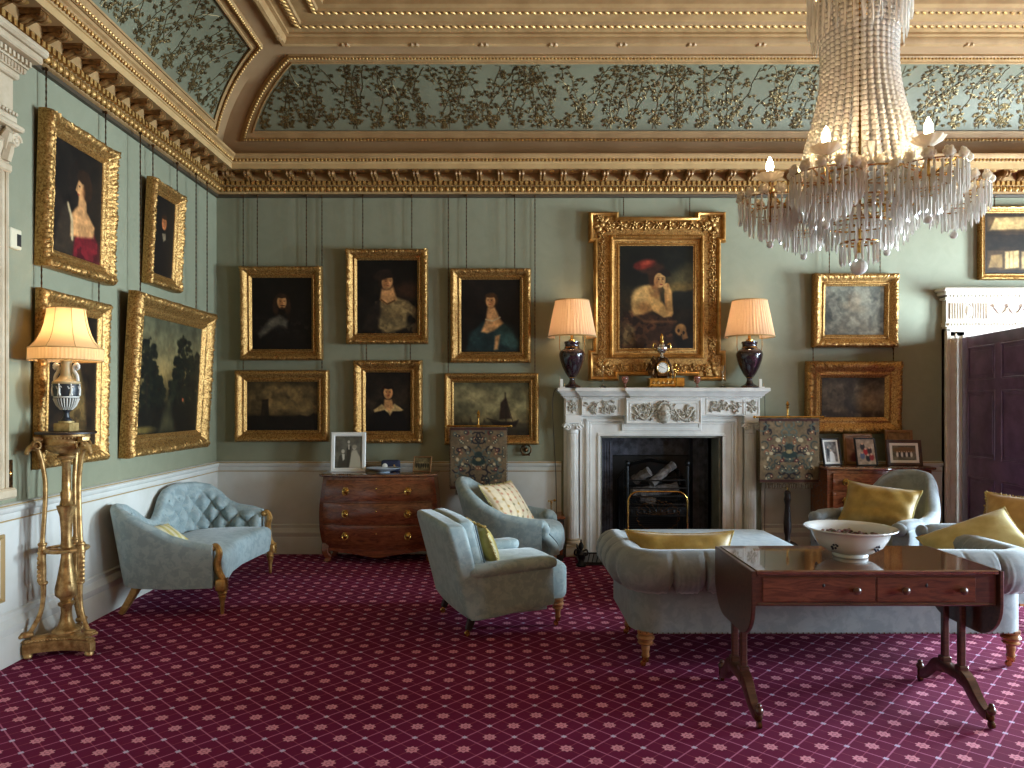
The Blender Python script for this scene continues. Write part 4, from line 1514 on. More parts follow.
def build_main_picture():
    """eared frame over the chimneypiece"""
    Yf = 7.08
    X = lambda p: bx(p, Yf)
    Z = lambda p: bz(p, Yf)
    xo0, xo1, zo0, zo1 = X(589.5), X(728), Z(380.5), Z(210)
    cx = (xo0 + xo1) / 2
    o = thing('eared_frame_painting', 'huge eared gilt frame with a pensive figure in a red feathered cap, over the mantel', 'painting', (cx, YB - .004, zo0), 0)
    w, h = xo1 - xo0, zo1 - zo0
    e = .05          # how far the ears stand out
    ew, eh = .30, .30
    a, b = w / 2, h
    poly = [(-a, 0), (-a + ew, 0), (-a + ew, e), (a - ew, e), (a - ew, 0), (a, 0), (a, eh), (a - e, eh), (a - e, b - eh), (a, b - eh), (a, b), (a - ew, b), (a - ew, b - e), (-a + ew, b - e), (-a + ew, b), (-a, b), (-a, b - eh), (-a + e, b - eh), (-a + e, eh), (-a, eh)]
    # canvas opening
    cw, ch = (695 - 621) * Yf / FPX, (347.6 - 244.4) * Yf / FPX
    cz = Z(347.6) - zo0
    ccx = X(658) - cx
    # raised bodies: outer moulding, following every ear
    m = MB()
    pr = [(0, 0), (0, .05), (.008, .072), (.02, .08), (.032, .074), (.04, .058), (.048, .05)]
    rg = []
    for t, d in pr:
        rg.append([(x, -d, z) for x, z in offset_poly(poly, t)])
    m.rings(rg, cap0=False, cap1=False)
    m.build('frame_moulding', M['gold_plain'], o)
    m = MB()
    ip = offset_poly(poly, .046)
    m.prism(ip, (0, 0, 0), (1, 0, 0), (0, 0, 1), (0, -1, 0), .046)
    # carved scrolls and leaves along the flat of the frame
    rr = random.Random(4)
    iw, ih = cw / 2 + .11, ch / 2 + .11
    icz = cz + ch / 2

    def leafc(x, z, r):
        for k in range(5):
            t = 2 * PI * k / 5 + rr.random()
            m.ball((x + .62 * r * math.cos(t), -.05, z + .62 * r * math.sin(t)), (r * .55, .02, r * .3), 7, 5, Matrix.Rotation(-t, 3, 'Y'))
        m.ball((x, -.058, z), (r * .36, .018, r * .36), 7, 5)
    midx = (iw + a - e) / 2 - .002
    nz = int((2 * ih) / .085)
    for s in (-1, 1):
        for k in range(nz + 1):
            z = icz - ih + 2 * ih * k / nz
            leafc(ccx * .5 + s * midx, z, rr.uniform(.034, .044))
            if k < nz:
                zz = z + ih / nz
                sp = [(ccx * .5 + s * (midx + .03 * math.cos(t) * (1 if k % 2 else -1)), -.054, zz + .032 * math.sin(t)) for t in [q * .6 for q in range(9)]]
                m.tube(sp, [.009 - .0005 * q for q in range(9)], 5)
    for zc_ in ((icz + ih + b - e) / 2 + .006, (icz - ih + e) / 2 - .006):
        nn = 9
        for k in range(nn):
            x = -iw + 2 * iw * k / (nn - 1)
            leafc(x, zc_, rr.uniform(.036, .05))
            if k < nn - 1:
                xx = x + iw / (nn - 1)
                sp = [(xx + .03 * math.sin(t), -.054, zc_ + .032 * math.cos(t) * (1 if k % 2 else -1)) for t in [q * .6 for q in range(9)]]
                m.tube(sp, [.009 - .0005 * q for q in range(9)], 5)
    for sx in (-1, 1):
        for z in (eh * .42, b - eh * .42):
            leafc(sx * (a - .13), z, .085)
            leafc(sx * (a - .1), z + .06, .04); leafc(sx * (a - .2), z - .04, .035)
    m.build('carved_frieze', M['gold'], o, sharp=60)
    # inner mouldings down to the canvas
    m = MB()
    pr = [(-.105, .04), (-.1, .075), (-.085, .085), (-.07, .075), (-.062, .05), (-.03, .035), (-.026, .05), (-.016, .054), (-.008, .04), (0, .022)]
    rg = []
    for t, d in pr:
        x0, x1, z0, z1 = ccx - cw / 2 + t, ccx + cw / 2 - t, cz + t, cz + ch - t
        rg.append([(x0, -d, z0), (x1, -d, z0), (x1, -d, z1), (x0, -d, z1)])
    m.rings(rg, cap0=False, cap1=False)
    for k in range(40):                                               # egg beading on the inner moulding
        f = (k + .5) / 40
        for s in (-1, 1):
            m.ball((ccx + s * (cw / 2 + .085), -.085, cz - .09 + (ch + .18) * f), (.009, .008, .012), 6, 4)
            m.ball((ccx - cw / 2 - .09 + (cw + .18) * f, -.085, cz + ch / 2 + s * (ch / 2 + .085)), (.01, .008, .009), 6, 4)
    m.build('sight_moulding', M['gold_plain'], o)
    A = p_thinker(Art(120, int(120 * ch / cw), ch / cw, (30, 26, 24)))
    varnish(A, 20)
    art_mesh(A, 'canvas', M['oil_paint'], o, lambda u, v: Vector((ccx + (u - .5) * cw, -.047, cz + ch * (1 - v))))
    for x in (-.33, .33):
        c = MB()
        n = 18
        L = 3.562 - zo0 - h + .03
        c.tube([(x, -.02, h - .03 + L * i / n) for i in range(n + 1)], [.006 if i % 2 else .0034 for i in range(n + 1)], 5)
        c.build('hanging_chain', M['bronze'], o)
def carve(m, cx, cz, w, h, y, n, rr, s=1.0):
    """a cluster of leaves, petals and scrolls in relief facing -y"""
    for k in range(n):
        x, z = cx + rr.uniform(-.5, .5) * w, cz + rr.uniform(-.5, .5) * h
        r = rr.uniform(.012, .022) * s
        t0 = rr.random() * 6
        if k % 3 == 0:
            for q in range(5):
                t = t0 + 2 * PI * q / 5
                m.ball((x + r * .75 * math.cos(t), y - .004, z + r * .75 * math.sin(t)), (r * .6, .012, r * .38), 6, 4, Matrix.Rotation(-t, 3, 'Y'))
            m.ball((x, y - .012, z), r * .4, 6, 5)
        else:
            m.ball((x, y - .004, z), (r * 1.25, .014, r * .45), 7, 5, Matrix.Rotation(t0, 3, 'Y'))


def build_fireplace():
    C0 = 1.54
    o = thing('chimneypiece', 'carved white marble chimneypiece with fluted columns and a central mask tablet', 'fireplace', (C0, YB, 0))
    mk, mc = M['marble'], M['marble_carved']
    # shelf: breakfront
    m = MB()
    steps = [(1.03, .235), (.86, .265), (.385, .3)]       # half width, projection

    def brk(grow):
        pts = []
        s = [(a + grow, d + grow) for a, d in steps]
        L = [(-s[0][0], 0), (-s[0][0], s[0][1]), (-s[1][0], s[0][1]), (-s[1][0], s[1][1]), (-s[2][0], s[1][1]), (-s[2][0], s[2][1])]
        return L + [(-x, d) for x, d in L[::-1]]
    prof = [(-.075, 1.545), (-.07, 1.56), (-.045, 1.57), (-.04, 1.585), (-.018, 1.6), (-.01, 1.612), (0, 1.615), (0, 1.642), (-.006, 1.648)]
    m.rings([[(x, -d, z) for x, d in brk(g)] for g, z in prof])
    # dentil course
    for i in range(94):
        x = -.965 + i * 1.93 / 93
        d = .16 if abs(x) > .8 else (.19 if abs(x) > .33 else .228)
        m.span(x - .006, x + .006, -d - .012, -d + .004, 1.548, 1.566)
    m.build('mantel_shelf', mk, o)
    # frieze with panels
    m = MB()
    m.span(-.955, .955, -.15, -.0, 1.375, 1.55)
    m.span(-.8, .8, -.175, -.1, 1.375, 1.55, .004)
    for s in (-1, 1):
        for x0, x1, d in ((.81, .945, .15), (.42, .79, .175)):
            for q in ((x0, x1, 1.385, 1.393), (x0, x1, 1.532, 1.54)):
                m.span(s * q[0], s * q[1], -d - .008, -d + .004, q[2], q[3], .003)
            for q in (x0, x1 - .008):
                m.span(s * q, s * (q + .008), -d - .0079, -d + .004, 1.385, 1.54, .003)
    f = m.build('frieze', mk, o)
    rr = random.Random(3)
    for s in (-1, 1):
        c = MB(); carve(c, s * .605, 1.462, .32, .11, -.178, 44, rr); c.build('fruit_carving', mc, f, sharp=60)
        c = MB()
        for q in range(8):
            t = 2 * PI * q / 8
            c.ball((s * .878 + .03 * math.cos(t), -.153, 1.462 + .038 * math.sin(t)), (.026, .014, .012), 7, 5, Matrix.Rotation(-t, 3, 'Y'))
        c.ball((s * .878, -.16, 1.462), .016, 8, 6)
        carve(c, s * .878, 1.462, .09, .12, -.152, 10, rr, .8)
        c.build('rosette_carving', mc, f, sharp=60)
    # central tablet with mask
    m = MB()
    m.span(-.37, .37, -.215, -.1, 1.295, 1.55, .004)
    for t, d in ((0, .012), (.03, .006)):
        x0, x1, z0, z1 = -.365 + t, .365 - t, 1.30 + t, 1.535 - t
        w = .014
        m.span(x0, x1, -.215 - d, -.21, z0, z0 + w, .004); m.span(x0, x1, -.215 - d, -.21, z1 - w, z1, .004)
        m.span(x0, x0 + w, -.2149 - d, -.21, z0, z1, .004); m.span(x1 - w, x1, -.2149 - d, -.21, z0, z1, .004)
    tb = m.build('tablet', mk, o)
    c = MB()
    for s in (-1, 1):
        carve(c, s * .2, 1.41, .2, .15, -.22, 40, rr, 1.15)
        c.tube([(s * (.09 + .2 * t), -.225, 1.46 - .12 * math.sin(PI * t)) for t in [k / 8 for k in range(9)]], .014, 6)
    c.build('fruit_carving', mc, tb, sharp=60)
    c = MB()

    def face(p):
        x, y, z = p
        f = max(0, -y / .075)
        d = 0
        d += .026 * math.exp(-(x / .011) ** 2) * smoothstep(.028, -.012, z) * smoothstep(-.036, -.016, z)          # nose
        d += .012 * math.exp(-((z - .03) / .01) ** 2) * smoothstep(.055, .04, abs(x))                                  # brow
        d -= .014 * math.exp(-(((abs(x) - .026) / .014) ** 2 + ((z - .015) / .011) ** 2))                              # eye sockets
        d += .008 * math.exp(-(((abs(x) - .026) / .008) ** 2 + ((z - .014) / .006) ** 2))                              # eyes
        d += .009 * math.exp(-((x / .02) ** 2 + ((z + .044) / .006) ** 2)) + .009 * math.exp(-((x / .016) ** 2 + ((z + .056) / .006) ** 2))
        d -= .006 * math.exp(-((x / .022) ** 2 + ((z + .05) / .003) ** 2))
        d += .01 * math.exp(-((x / .016) ** 2 + ((z + .078) / .012) ** 2))                                             # chin
        return (x, y - d * f, z)
    mb2 = MB(); mb2.ball((0, 0, 0), (.066, .06, .1), 40, 40)
    mb2.v = [tuple(Vector(face(p)) + Vector((0, -.225, 1.4))) for p in mb2.v]
    c.add(mb2.v, mb2.f)
    for k in range(15):                                              # vine crown of hair
        t = PI * (-.12 + 1.24 * k / 14)
        c.ball((.08 * math.cos(t), -.225, 1.42 + .084 * math.sin(t)), (.028, .018, .014), 7, 5, Matrix.Rotation(-t + rr.uniform(-.6, .6), 3, 'Y'))
        c.ball((.06 * math.cos(t), -.25, 1.428 + .074 * math.sin(t)), (.015, .012, .011), 6, 5)
    c.build('carved_mask', mc, tb, sharp=70)
    # architrave with small ears
    m = MB()
    ox, ix, zt, zi = .745, .6, 1.345, 1.175
    for s in (-1, 1):
        m.span(s * ix, s * ox, -.1, 0, 0, zt, .003)
        m.span(s * (ox - .03), s * ox, -.125, -.05, 0, zt, .006)
        m.span(s * (ox - .055), s * (ox - .033), -.112, -.05, 0, zt - .03, .005)
        m.span(s * ix, s * (ix + .03), -.115, -.05, 0, zi + .0, .006)
        m.span(s * (ox - .002), s * .8, -.1, 0, 0, 1.38)
    m.span(-ox, ox, -.1001, 0, zi, 1.38, .003)
    m.span(-ix - .03, ix + .03, -.1151, -.05, zi, zi + .03, .006)
    for s in (-1, 1):
        m.span(s * .36, s * ox, -.1251, -.05, zt - .03, zt, .006)
        m.span(s * .36, s * (ox - .033), -.1121, -.05, zt - .055, zt - .036, .005)
        m.span(s * .36, s * .395, -.1252, -.05, 1.24, zt, .006)
    m.span(-.395, .395, -.1253, -.05, 1.225, 1.26, .006)
    m.span(-.394, .394, -.118, -.05, 1.23, 1.345)
    m.build('architrave', mk, o)
    # columns
    for s in (-1, 1):
        g = MB()
        g.span(s * .795, s * .955, -.05, 0, 0, 1.38)
        n = 20
        g.lathe([(.062, .16), (.062, .18), (.058, .2), (.052, 1.2)], (s * .872, -.1, 0), 80, flute=lambda a, z: 1 - .1 * max(0, math.cos(a * n)) ** .6 if .17 < z else 1)
        c = g.build('column', mk, o, sharp=50)
        p = MB()
        p.span(s * .795, s * .95, -.19, 0, 0, .09, .004); p.span(s * .8, s * .945, -.18, -.02, .09, .115, .01)
        p.lathe([(.075, .115), (.08, .125), (.078, .14), (.066, .15), (.068, .158), (.07, .165), (.062, .172)], (s * .872, -.1, 0), 28)
        p.build('column_base', M['cream_white'], c)
        k = MB()
        k.lathe([(.054, 1.2), (.06, 1.21), (.056, 1.22), (.058, 1.25), (.076, 1.285), (.078, 1.295)], (s * .872, -.1, 0), 28)
        for sx in (-1, 1):
            for yy in (-.175, -.03):
                sp = [(s * .872 + sx * (.06 + (.034 - .0028 * t) * math.cos(t)), yy, 1.265 + (.034 - .0028 * t) * math.sin(t)) for t in [q * .5 for q in range(22)]]
                k.tube(sp, [.014 - .0004 * q for q in range(22)], 6)
                k.ball((s * .872 + sx * .06, yy, 1.265), (.014, .02, .014), 8, 6)
        for q in range(5):
            k.ball((s * .872 - .05 + q * .025, -.178, 1.287), (.01, .01, .012), 6, 5)
        k.span(s * .872 - .082, s * .872 + .082, -.19, -.01, 1.3, 1.325, .006)
        k.span(s * .872 - .075, s * .872 + .075, -.175, -.01, 1.325, 1.38)
        k.build('capital', mk, c, sharp=50)
    # slips and firebox
    m = MB()
    for s in (-1, 1):
        m.span(s * .58, s * .605, -.06, .3, 0, 1.18, .002)
    m.span(-.6, .6, -.0599, .3, 1.155, 1.18, .002)
    m.build('slip', M['slip'], o)
    m = MB()
    m.span(-.64, .64, .44, .5, 0, 1.21); m.span(-.64, -.58, .2, .46, 0, 1.21); m.span(.58, .64, .2, .46, 0, 1.21)
    m.span(-.64, .64, .02, .46, 1.18, 1.215); m.span(-.64, .64, .0, .46, -.02, .03)
    for s in (-1, 1):                                                # cast side plates
        m.span(s * .575, s * .42, .3, .44, .03, 1.17)
        for k in range(5):
            m.span(s * (.44 + k * .028), s * (.45 + k * .028), .292, .3, .1, 1.1, .003)
    m.build('firebox', M['soot'], o)
    m = MB(); m.span(-.41, .41, .425, .44, .1, .95, .008); m.tube([(-.34, .42, .15), (-.34, .42, .7), (-.2, .42, .86), (0, .42, .9), (.2, .42, .86), (.34, .42, .7), (.34, .42, .15)], .02, 6)
    m.ball((0, .425, .55), (.16, .03, .2), 14, 8)
    m.build('fireback', M['iron'], o)
    m = MB(); m.span(-.85, .85, -.55, .02, 0, .022, .006); m.build('hearth', M['hearthstone'], o)

    # fire basket, logs
    fb = thing('fire_basket', 'black iron fire basket standing in the fireplace opening', 'fire basket', (C0 - .02, YB + .14, .03))
    m = MB()
    for s in (-1, 1):
        m.tube([(s * .3, -.16, 0), (s * .3, -.16, .84)], .014, 6); m.ball((s * .3, -.16, .87), .028, 8, 6)
        m.tube([(s * .28, .12, 0), (s * .28, .12, .78)], .012, 6)
    m.build('corner_post', M['iron'], fb)
    m = MB()
    for z in (.46, .54, .62, .70):
        m.tube([(-.3, -.16, z), (0, -.2, z), (.3, -.16, z), (.28, .12, z), (-.28, .12, z)], .008, 6, closed=True)
    for k in range(11):
        x = -.28 + k * .056
        m.tube([(x, -.17, .45), (x * .96, .12, .45)], .006, 5)
    m.build('grate_bars', M['iron'], fb)
    m = MB(); m.span(-.31, .31, -.205, -.195, .34, .44, .004)
    for k in range(10):
        m.ball((-.27 + k * .06, -.206, .39), (.018, .006, .03), 6, 5)
    m.build('apron', M['iron'], fb)
    logs = [((-.24, -.06, .24), (.12, .0, .27), .055), ((-.05, -.1, .34), (.2, .02, .52), .042), ((-.2, .02, .36), (-.06, -.06, .46), .05), ((-.16, -.12, .2), (-.02, -.13, .16), .04), ((.0, .02, .24), (.24, -.02, .3), .05)]
    labs = ['ash grey log lying lowest at the left of the fire basket', 'ash grey log leaning up to the right in the fire basket', 'short pale log heaped at the left top of the fire basket', 'small pale log end at the front of the fire basket', 'dark log lying at the right of the fire basket']
    for (a, b, r), lb in zip(logs, labs):
        a, b = Vector(a) + Vector((0, 0, .32)), Vector(b) + Vector((0, 0, .32))
        m = MB()
        n = 7
        m.tube([a.lerp(b, i / n) for i in range(n + 1)], [r * (1 + .1 * math.sin(i * 2.1)) for i in range(n + 1)], 9)
        lg = m.build('log', M['log'], None, fb.location)
        tag(lg, lb, 'log', 'logs in the fire basket')

    # spark guard
    gd = thing('fire_guard', 'arched brass framed mesh fire guard standing before the grate', 'fire guard', (1.47, 6.93, .022))
    w, h, r = .285, .625, .1
    arch = [(-w, 0, 0), (-w, 0, h - r)] + [(-w + r - r * math.cos(t), 0, h - r + r * math.sin(t)) for t in [PI / 2 * k / 6 for k in range(1, 7)]]
    arch += [(-x, 0, z) for x, _, z in arch[::-1]]
    m = MB(); m.tube(arch, .0085, 8); m.tube([(-w, 0, .02), (w, 0, .02)], .006, 6); m.build('frame', M['brass'], gd)
    m = MB()
    step = .02

    def top(x):
        return h if abs(x) < w - r else h - r + math.sqrt(max(0, r * r - (abs(x) - (w - r)) ** 2))
    k = -w + step
    while k < w:
        m.tube([(k, 0, .02), (k, 0, top(k))], .0011, 3); k += step
    z = .03
    while z < h:
        xw = w if z < h - r else w - r + math.sqrt(max(0, r * r - (z - h + r) ** 2))
        m.tube([(-xw, 0, z), (xw, 0, z)], .0011, 3); z += step
    g = m.build('wire_mesh', M['iron'], gd); g['kind'] = 'stuff'
    m = MB()
    for k in range(9):
        t = PI * (.06 + .88 * k / 8)
        m.tube([(0, -.006, .4), (.19 * math.cos(t), -.006, .4 + .12 * math.sin(t))], .003, 5)
    sc = [((.19 + .02 * abs(math.sin(9 * t))) * math.cos(t), -.006, .4 + (.12 + .02 * abs(math.sin(9 * t))) * math.sin(t)) for t in [PI * k / 60 for k in range(61)]]
    m.tube(sc, .003, 5); m.tube([(p[0], p[1], .78 - p[2]) for p in sc], .003, 5)
    m.build('shell_motif', M['bronze'], gd)
    m = MB()
    for s in (-1, 1):
        m.tube([(s * .2, -.09, .006), (s * .2, .09, .006)], .008, 6); m.tube([(s * .2, 0, .006), (s * .2, 0, .03)], .008, 6)
    m.build('foot', M['brass'], gd)

    # low fender with finials
    fd = thing('fender', 'low pierced black fender with urn finials at the hearth corners', 'fender', (C0, 6.62, 0))
    for s in (-1, 1):
        m = MB()
        x = s * .84
        m.lathe([(.045, 0), (.05, .015), (.03, .03), (.02, .06), (.034, .09), (.036, .11), (.016, .13), (.012, .15), (.022, .165), (.026, .185), (.016, .21), (.006, .225), (.01, .235), (.001, .25)], (x, 0, 0), 14)
        for q in (-1, 1):
            m.tube(catmull([(x, 0, .13), (x + q * .05, 0, .15), (x + q * .06, 0, .11), (x + q * .035, 0, .1)], 4), .008, 5)
        m.build('finial_post', M['iron'], fd)
        m = MB(); m.tube([(x, 0, .12), (x, .5, .12)], .008, 6); m.tube([(x, 0, .03), (x, .5, .03)], .008, 6)
        for k in range(12):
            m.tube([(x, .02 + k * .04, .03), (x, .04 + k * .04, .12)], .004, 4)
        m.build('side_rail', M['iron'], fd)
    m = MB(); m.tube([(-.84, 0, .12), (.84, 0, .12)], .008, 6); m.tube([(-.84, 0, .03), (.84, 0, .03)], .008, 6)
    for k in range(42):
        m.tube([(-.82 + k * .04, 0, .03), (-.8 + k * .04, 0, .12)], .004, 4)
    m.build('front_rail', M['iron'], fd)
    return C0


def pleated_shade(r0, r1, h, n=44, amp=.004):
    m = MB()
    N = n * 4
    rg = []
    for k in range(7):
        t = k / 6
        r = r0 + (r1 - r0) * t
        rg.append([((r + amp * math.cos(a * n)) * math.cos(a), (r + amp * math.cos(a * n)) * math.sin(a), h * t) for a in [2 * PI * i / N for i in range(N)]])
    m.rings(rg, cap0=False, cap1=False)
    return m


def point_light(name, loc, power, color, r=.03, parent=None):
    l = bpy.data.lights.new(name, 'POINT')
    l.energy = power
    l.color = color
    l.shadow_soft_size = r
    o = bpy.data.objects.new(name, l)
    COL.objects.link(o)
    o.location = loc
    if parent:
        o.parent = parent
    return o


def mantel_lamp(x, y, z, label, lit):
    o = thing('table_lamp', label, 'lamp', (x, y, z), 0, 'lamps on the mantel shelf')
    o.scale = (1.13, 1.13, 1.17)
    m = MB()
    m.lathe([(.075, 0), (.078, .006), (.07, .016), (.05, .026), (.034, .036), (.024, .055), (.021, .075), (.026, .085), (.036, .092), (.056, .12), (.082, .17), (.102, .225), (.112, .27), (.112, .285), (.104, .305), (.086, .318), (.068, .328), (.062, .338), (.062, .36), (.068, .372), (.068, .385), (.03, .39)], (0, 0, 0), 36)
    m.build('urn', M['porphyry'], o)
    m = MB()
    for z0 in (.082, .33, .374):
        m.lathe([(.063 if z0 > .3 else .027, z0), (.068 if z0 > .3 else .03, z0 + .005), (.063 if z0 > .3 else .027, z0 + .01)], (0, 0, 0), 28)
    m.lathe([(.03, .385), (.03, .4), (.014, .41), (.012, .47), (.018, .475), (.018, .5)], (0, 0, 0), 14)
    m.build('gilt_mount', M['brass'], o)
    m = MB()
    for s in (-1, 1):
        m.tube([(s * .1, 0, .3), (s * .108, 0, .34), (s * .108, 0, .43), (s * .1, 0, .44)], .003, 5)
    m.tube([(-.1, 0, .44), (.1, 0, .44)], .003, 5)
    m.build('shade_carrier', M['brass'], o)
    s = pleated_shade(.205, .143, .3)
    sh = s.build('lamp_shade', M['shade_pleat'], o, (0, 0, .425), sharp=80)
    m = MB()
    m.tube([(.208 * math.cos(a), .208 * math.sin(a), .425) for a in [2 * PI * k / 40 for k in range(40)]], .005, 5, closed=True)
    m.tube([(.146 * math.cos(a), .146 * math.sin(a), .725) for a in [2 * PI * k / 40 for k in range(40)]], .004, 5, closed=True)
    m.build('shade_binding', M['ochre'], o)
    m = MB(); m.ball((0, 0, .535), (.03, .03, .04), 12, 8); m.build('light_bulb', M['lamp_bulb'], o)
    point_light('mantel_lamp_light', (0, 0, .535), lit, (1.0, .68, .38), .04, o)
    return o


def figure_blob(m, x, y, z, h, face, rr):
    """small gilt-bronze winged boy, seated"""
    s = h / .1
    m.ball((x, y, z + .03 * s), (.016 * s, .015 * s, .026 * s), 8, 6)
    m.ball((x, y, z + .068 * s), (.013 * s, .013 * s, .016 * s), 8, 6)
    for q in (-1, 1):
        m.tube([(x + q * .01 * s, y, z + .046 * s), (x + q * .018 * s, y - .016 * s, z + .034 * s), (x + face * .034 * s, y - .012 * s, z + .044 * s)], [.007 * s, .006 * s, .005 * s], 6)
        m.tube([(x + q * .008 * s, y, z + .012 * s), (x + q * .012 * s + face * .02 * s, y - .018 * s, z + .01 * s), (x + q * .012 * s + face * .022 * s, y - .02 * s, z - .024 * s)], [.009 * s, .008 * s, .005 * s], 6)
    m.ball((x - face * .014 * s, y + .012 * s, z + .052 * s), (.006 * s, .01 * s, .024 * s), 6, 5, Matrix.Rotation(face * .5, 3, 'Y'))


def build_mantel_items():
    C0 = 1.54
    zt = 1.648
    mantel_lamp(at(572, 387, 7.03).x, 7.03, zt, 'pleated shade lamp with dark urn base, left end of the mantel shelf', 22)
    mantel_lamp(at(749.5, 387, 7.03).x, 7.03, zt, 'pleated shade lamp with dark urn base, right end of the mantel shelf', 22)
    # clock
    xk = at(662, 387, 6.98).x
    o = thing('mantel_clock', 'ornate gilt mantel clock with figures and an urn on top, mid shelf', 'clock', (xk, 6.99, zt))
    o.scale = (1.12, 1.12, 1.16)
    m = MB()
    m.span(-.115, .165, -.045, .05, .012, .075, .004); m.span(-.12, .17, -.05, .052, .07, .08, .003); m.span(-.12, .17, -.05, .052, .008, .016, .003)
    m.span(.11, .185, -.06, .045, .012, .085, .004)
    for x in (-.1, 0, .1, .17):
        m.lathe([(.012, 0), (.014, .004), (.009, .01)], (x, -.035, 0), 8)
        m.lathe([(.012, 0), (.014, .004), (.009, .01)], (x, .035, 0), 8)
    m.build('plinth', M['brass'], o)
    m = MB()
    for k in range(5):
        m.ball((-.08 + k * .04, -.047, .042), (.014, .006, .016), 6, 5)
        m.tube([(-.1 + k * .04, -.047, .03), (-.08 + k * .04, -.049, .058), (-.06 + k * .04, -.047, .03)], .003, 4)
    m.build('relief_frieze', M['gold'], o)
    m = MB()
    m.box((0, 0, .165), (.12, .075, .17), .02)
    m.tube(catmull([(-.06, -.02, .09), (-.085, -.02, .11), (-.075, -.02, .16), (-.06, -.02, .2), (-.03, -.02, .25)], 4), .014, 6)
    m.tube(catmull([(.06, -.02, .09), (.085, -.02, .11), (.075, -.02, .16), (.06, -.02, .2), (.03, -.02, .25)], 4), .014, 6)
    m.build('case', M['bronze'], o)
    rx = Matrix.Rotation(PI / 2, 3, 'X')
    m = MB(); m.tube([(.05 * math.cos(t), -.042, .165 + .05 * math.sin(t)) for t in [2 * PI * k / 28 for k in range(28)]], .007, 8, closed=True); m.build('bezel', M['brass'], o)
    m = MB(); m.lathe([(.047, 0), (.044, .014), (.0, .016)], (0, -.03, .165), 28, M=rx); d = m.build('dial', M['dial'], o)
    m = MB()
    for k in range(12):
        a = PI / 6 * k
        m.box((.037 * math.sin(a), -.0455, .165 + .037 * math.cos(a)), (.003, .001, .01), 0, Matrix.Rotation(a, 3, 'Y'))
    m.box((.006, -.047, .163), (.003, .001, .026), 0, Matrix.Rotation(1.9, 3, 'Y')); m.box((-.01, -.047, .17), (.003, .001, .03), 0, Matrix.Rotation(-1.1, 3, 'Y'))
    m.build('hands_and_hours', M['black'], d)
    m = MB()
    m.lathe([(.03, .25), (.034, .256), (.016, .265), (.012, .28), (.026, .29), (.046, .31), (.052, .33), (.05, .34), (.03, .348), (.028, .36), (.012, .365)], (0, 0, 0), 20)
    u = m.build('urn', M['silver'], o)
    m = MB()
    for s in (-1, 1):
        m.tube(catmull([(s * .045, 0, .31), (s * .075, 0, .33), (s * .07, 0, .37), (s * .05, 0, .36)], 4), .007, 6)
    m.lathe([(.012, .362), (.018, .375), (.02, .39), (.012, .41), (.016, .425), (.01, .445), (.001, .458)], (0, 0, 0), 12)
    m.build('urn_mount', M['brass'], u)
    m = MB(); figure_blob(m, -.1, 0, .1, .13, 1, RND); figure_blob(m, -.075, -.01, .19, .09, 1, RND); m.build('figure', M['bronze'], o, sharp=70)
    m = MB(); figure_blob(m, .115, 0, .1, .13, -1, RND); m.build('figure', M['brass'], o, sharp=70)
    # glass candlesticks
    for px, lb in ((603, 'tall clear glass candlestick on the mantel left of the clock'), (723, 'tall clear glass candlestick on the mantel beside the right lamp')):
        m = MB()
        m.lathe([(.034, 0), (.036, .006), (.014, .016), (.008, .03), (.012, .05), (.008, .07), (.008, .13), (.014, .15), (.017, .2), (.018, .215), (.014, .215), (.011, .16), (.002, .15)], (0, 0, 0), 16)
        g = m.build('candlestick', M['glass'], None, (at(px, 387, 6.99).x, 6.99, zt))
        tag(g, lb, 'candlestick', 'glass candlesticks on the mantel')
    for px, lb in ((625, 'small rose glass goblet on the mantel left of the clock'), (697, 'small rose glass goblet on the mantel right of the clock')):
        m = MB()
        m.lathe([(.026, 0), (.028, .004), (.008, .012), (.007, .035), (.018, .045), (.03, .065), (.034, .09), (.032, .11), (.029, .11), (.03, .09), (.016, .055), (.001, .05)], (0, 0, 0), 18)
        g = m.build('goblet', M['rose_glass'], None, (at(px, 387, 7.0).x, 7.0, zt))
        tag(g, lb, 'goblet', 'rose goblets on the mantel')
    for px, lb in ((562.5, 'tiny white card stand at the far left end of the mantel'), (761.5, 'tiny white card stand at the far right end of the mantel')):
        o = thing('card_stand', lb, 'card stand', (at(px, 387, 6.99).x, 6.99, zt), 0, 'white card stands on the mantel')
        m = MB(); m.span(-.026, .026, -.02, .02, 0, .01, .003); m.build('base', M['white'], o)
        m = MB(); m.span(-.022, .004, -.004, .0, .01, .085, .002); m.build('card', M['dial'], o)
        m = MB(); m.span(-.028, -.022, -.006, .002, .01, .11, .002); m.span(.016, .024, -.006, .002, .01, .045, .002); m.build('clip', M['silver'], o)

    # loose wires beside the mantel
    P = [at(558, 388, 7.02), at(554, 392, 7.05), at(552.5, 408, 7.1), at(554, 440, 7.15), at(556, 480, 7.15), at(556.5, 520, 7.15), at(555, 552, 7.15)]
    m = MB(); m.tube(catmull(P, 6), .0035, 5); w = m.build('cable', M['black'], None)
    tag(w, 'thin black cable hanging from the left end of the mantel shelf', 'cable')
    P = [at(764.5, 390, 7.05), at(765, 420, 7.12), at(765, 480, 7.15), at(764.5, 548, 7.15)]
    m = MB(); m.tube(catmull(P, 6), .003, 5); w = m.build('cable', M['black'], None)
    tag(w, 'thin black cable running down the wall right of the mantel shelf', 'cable')
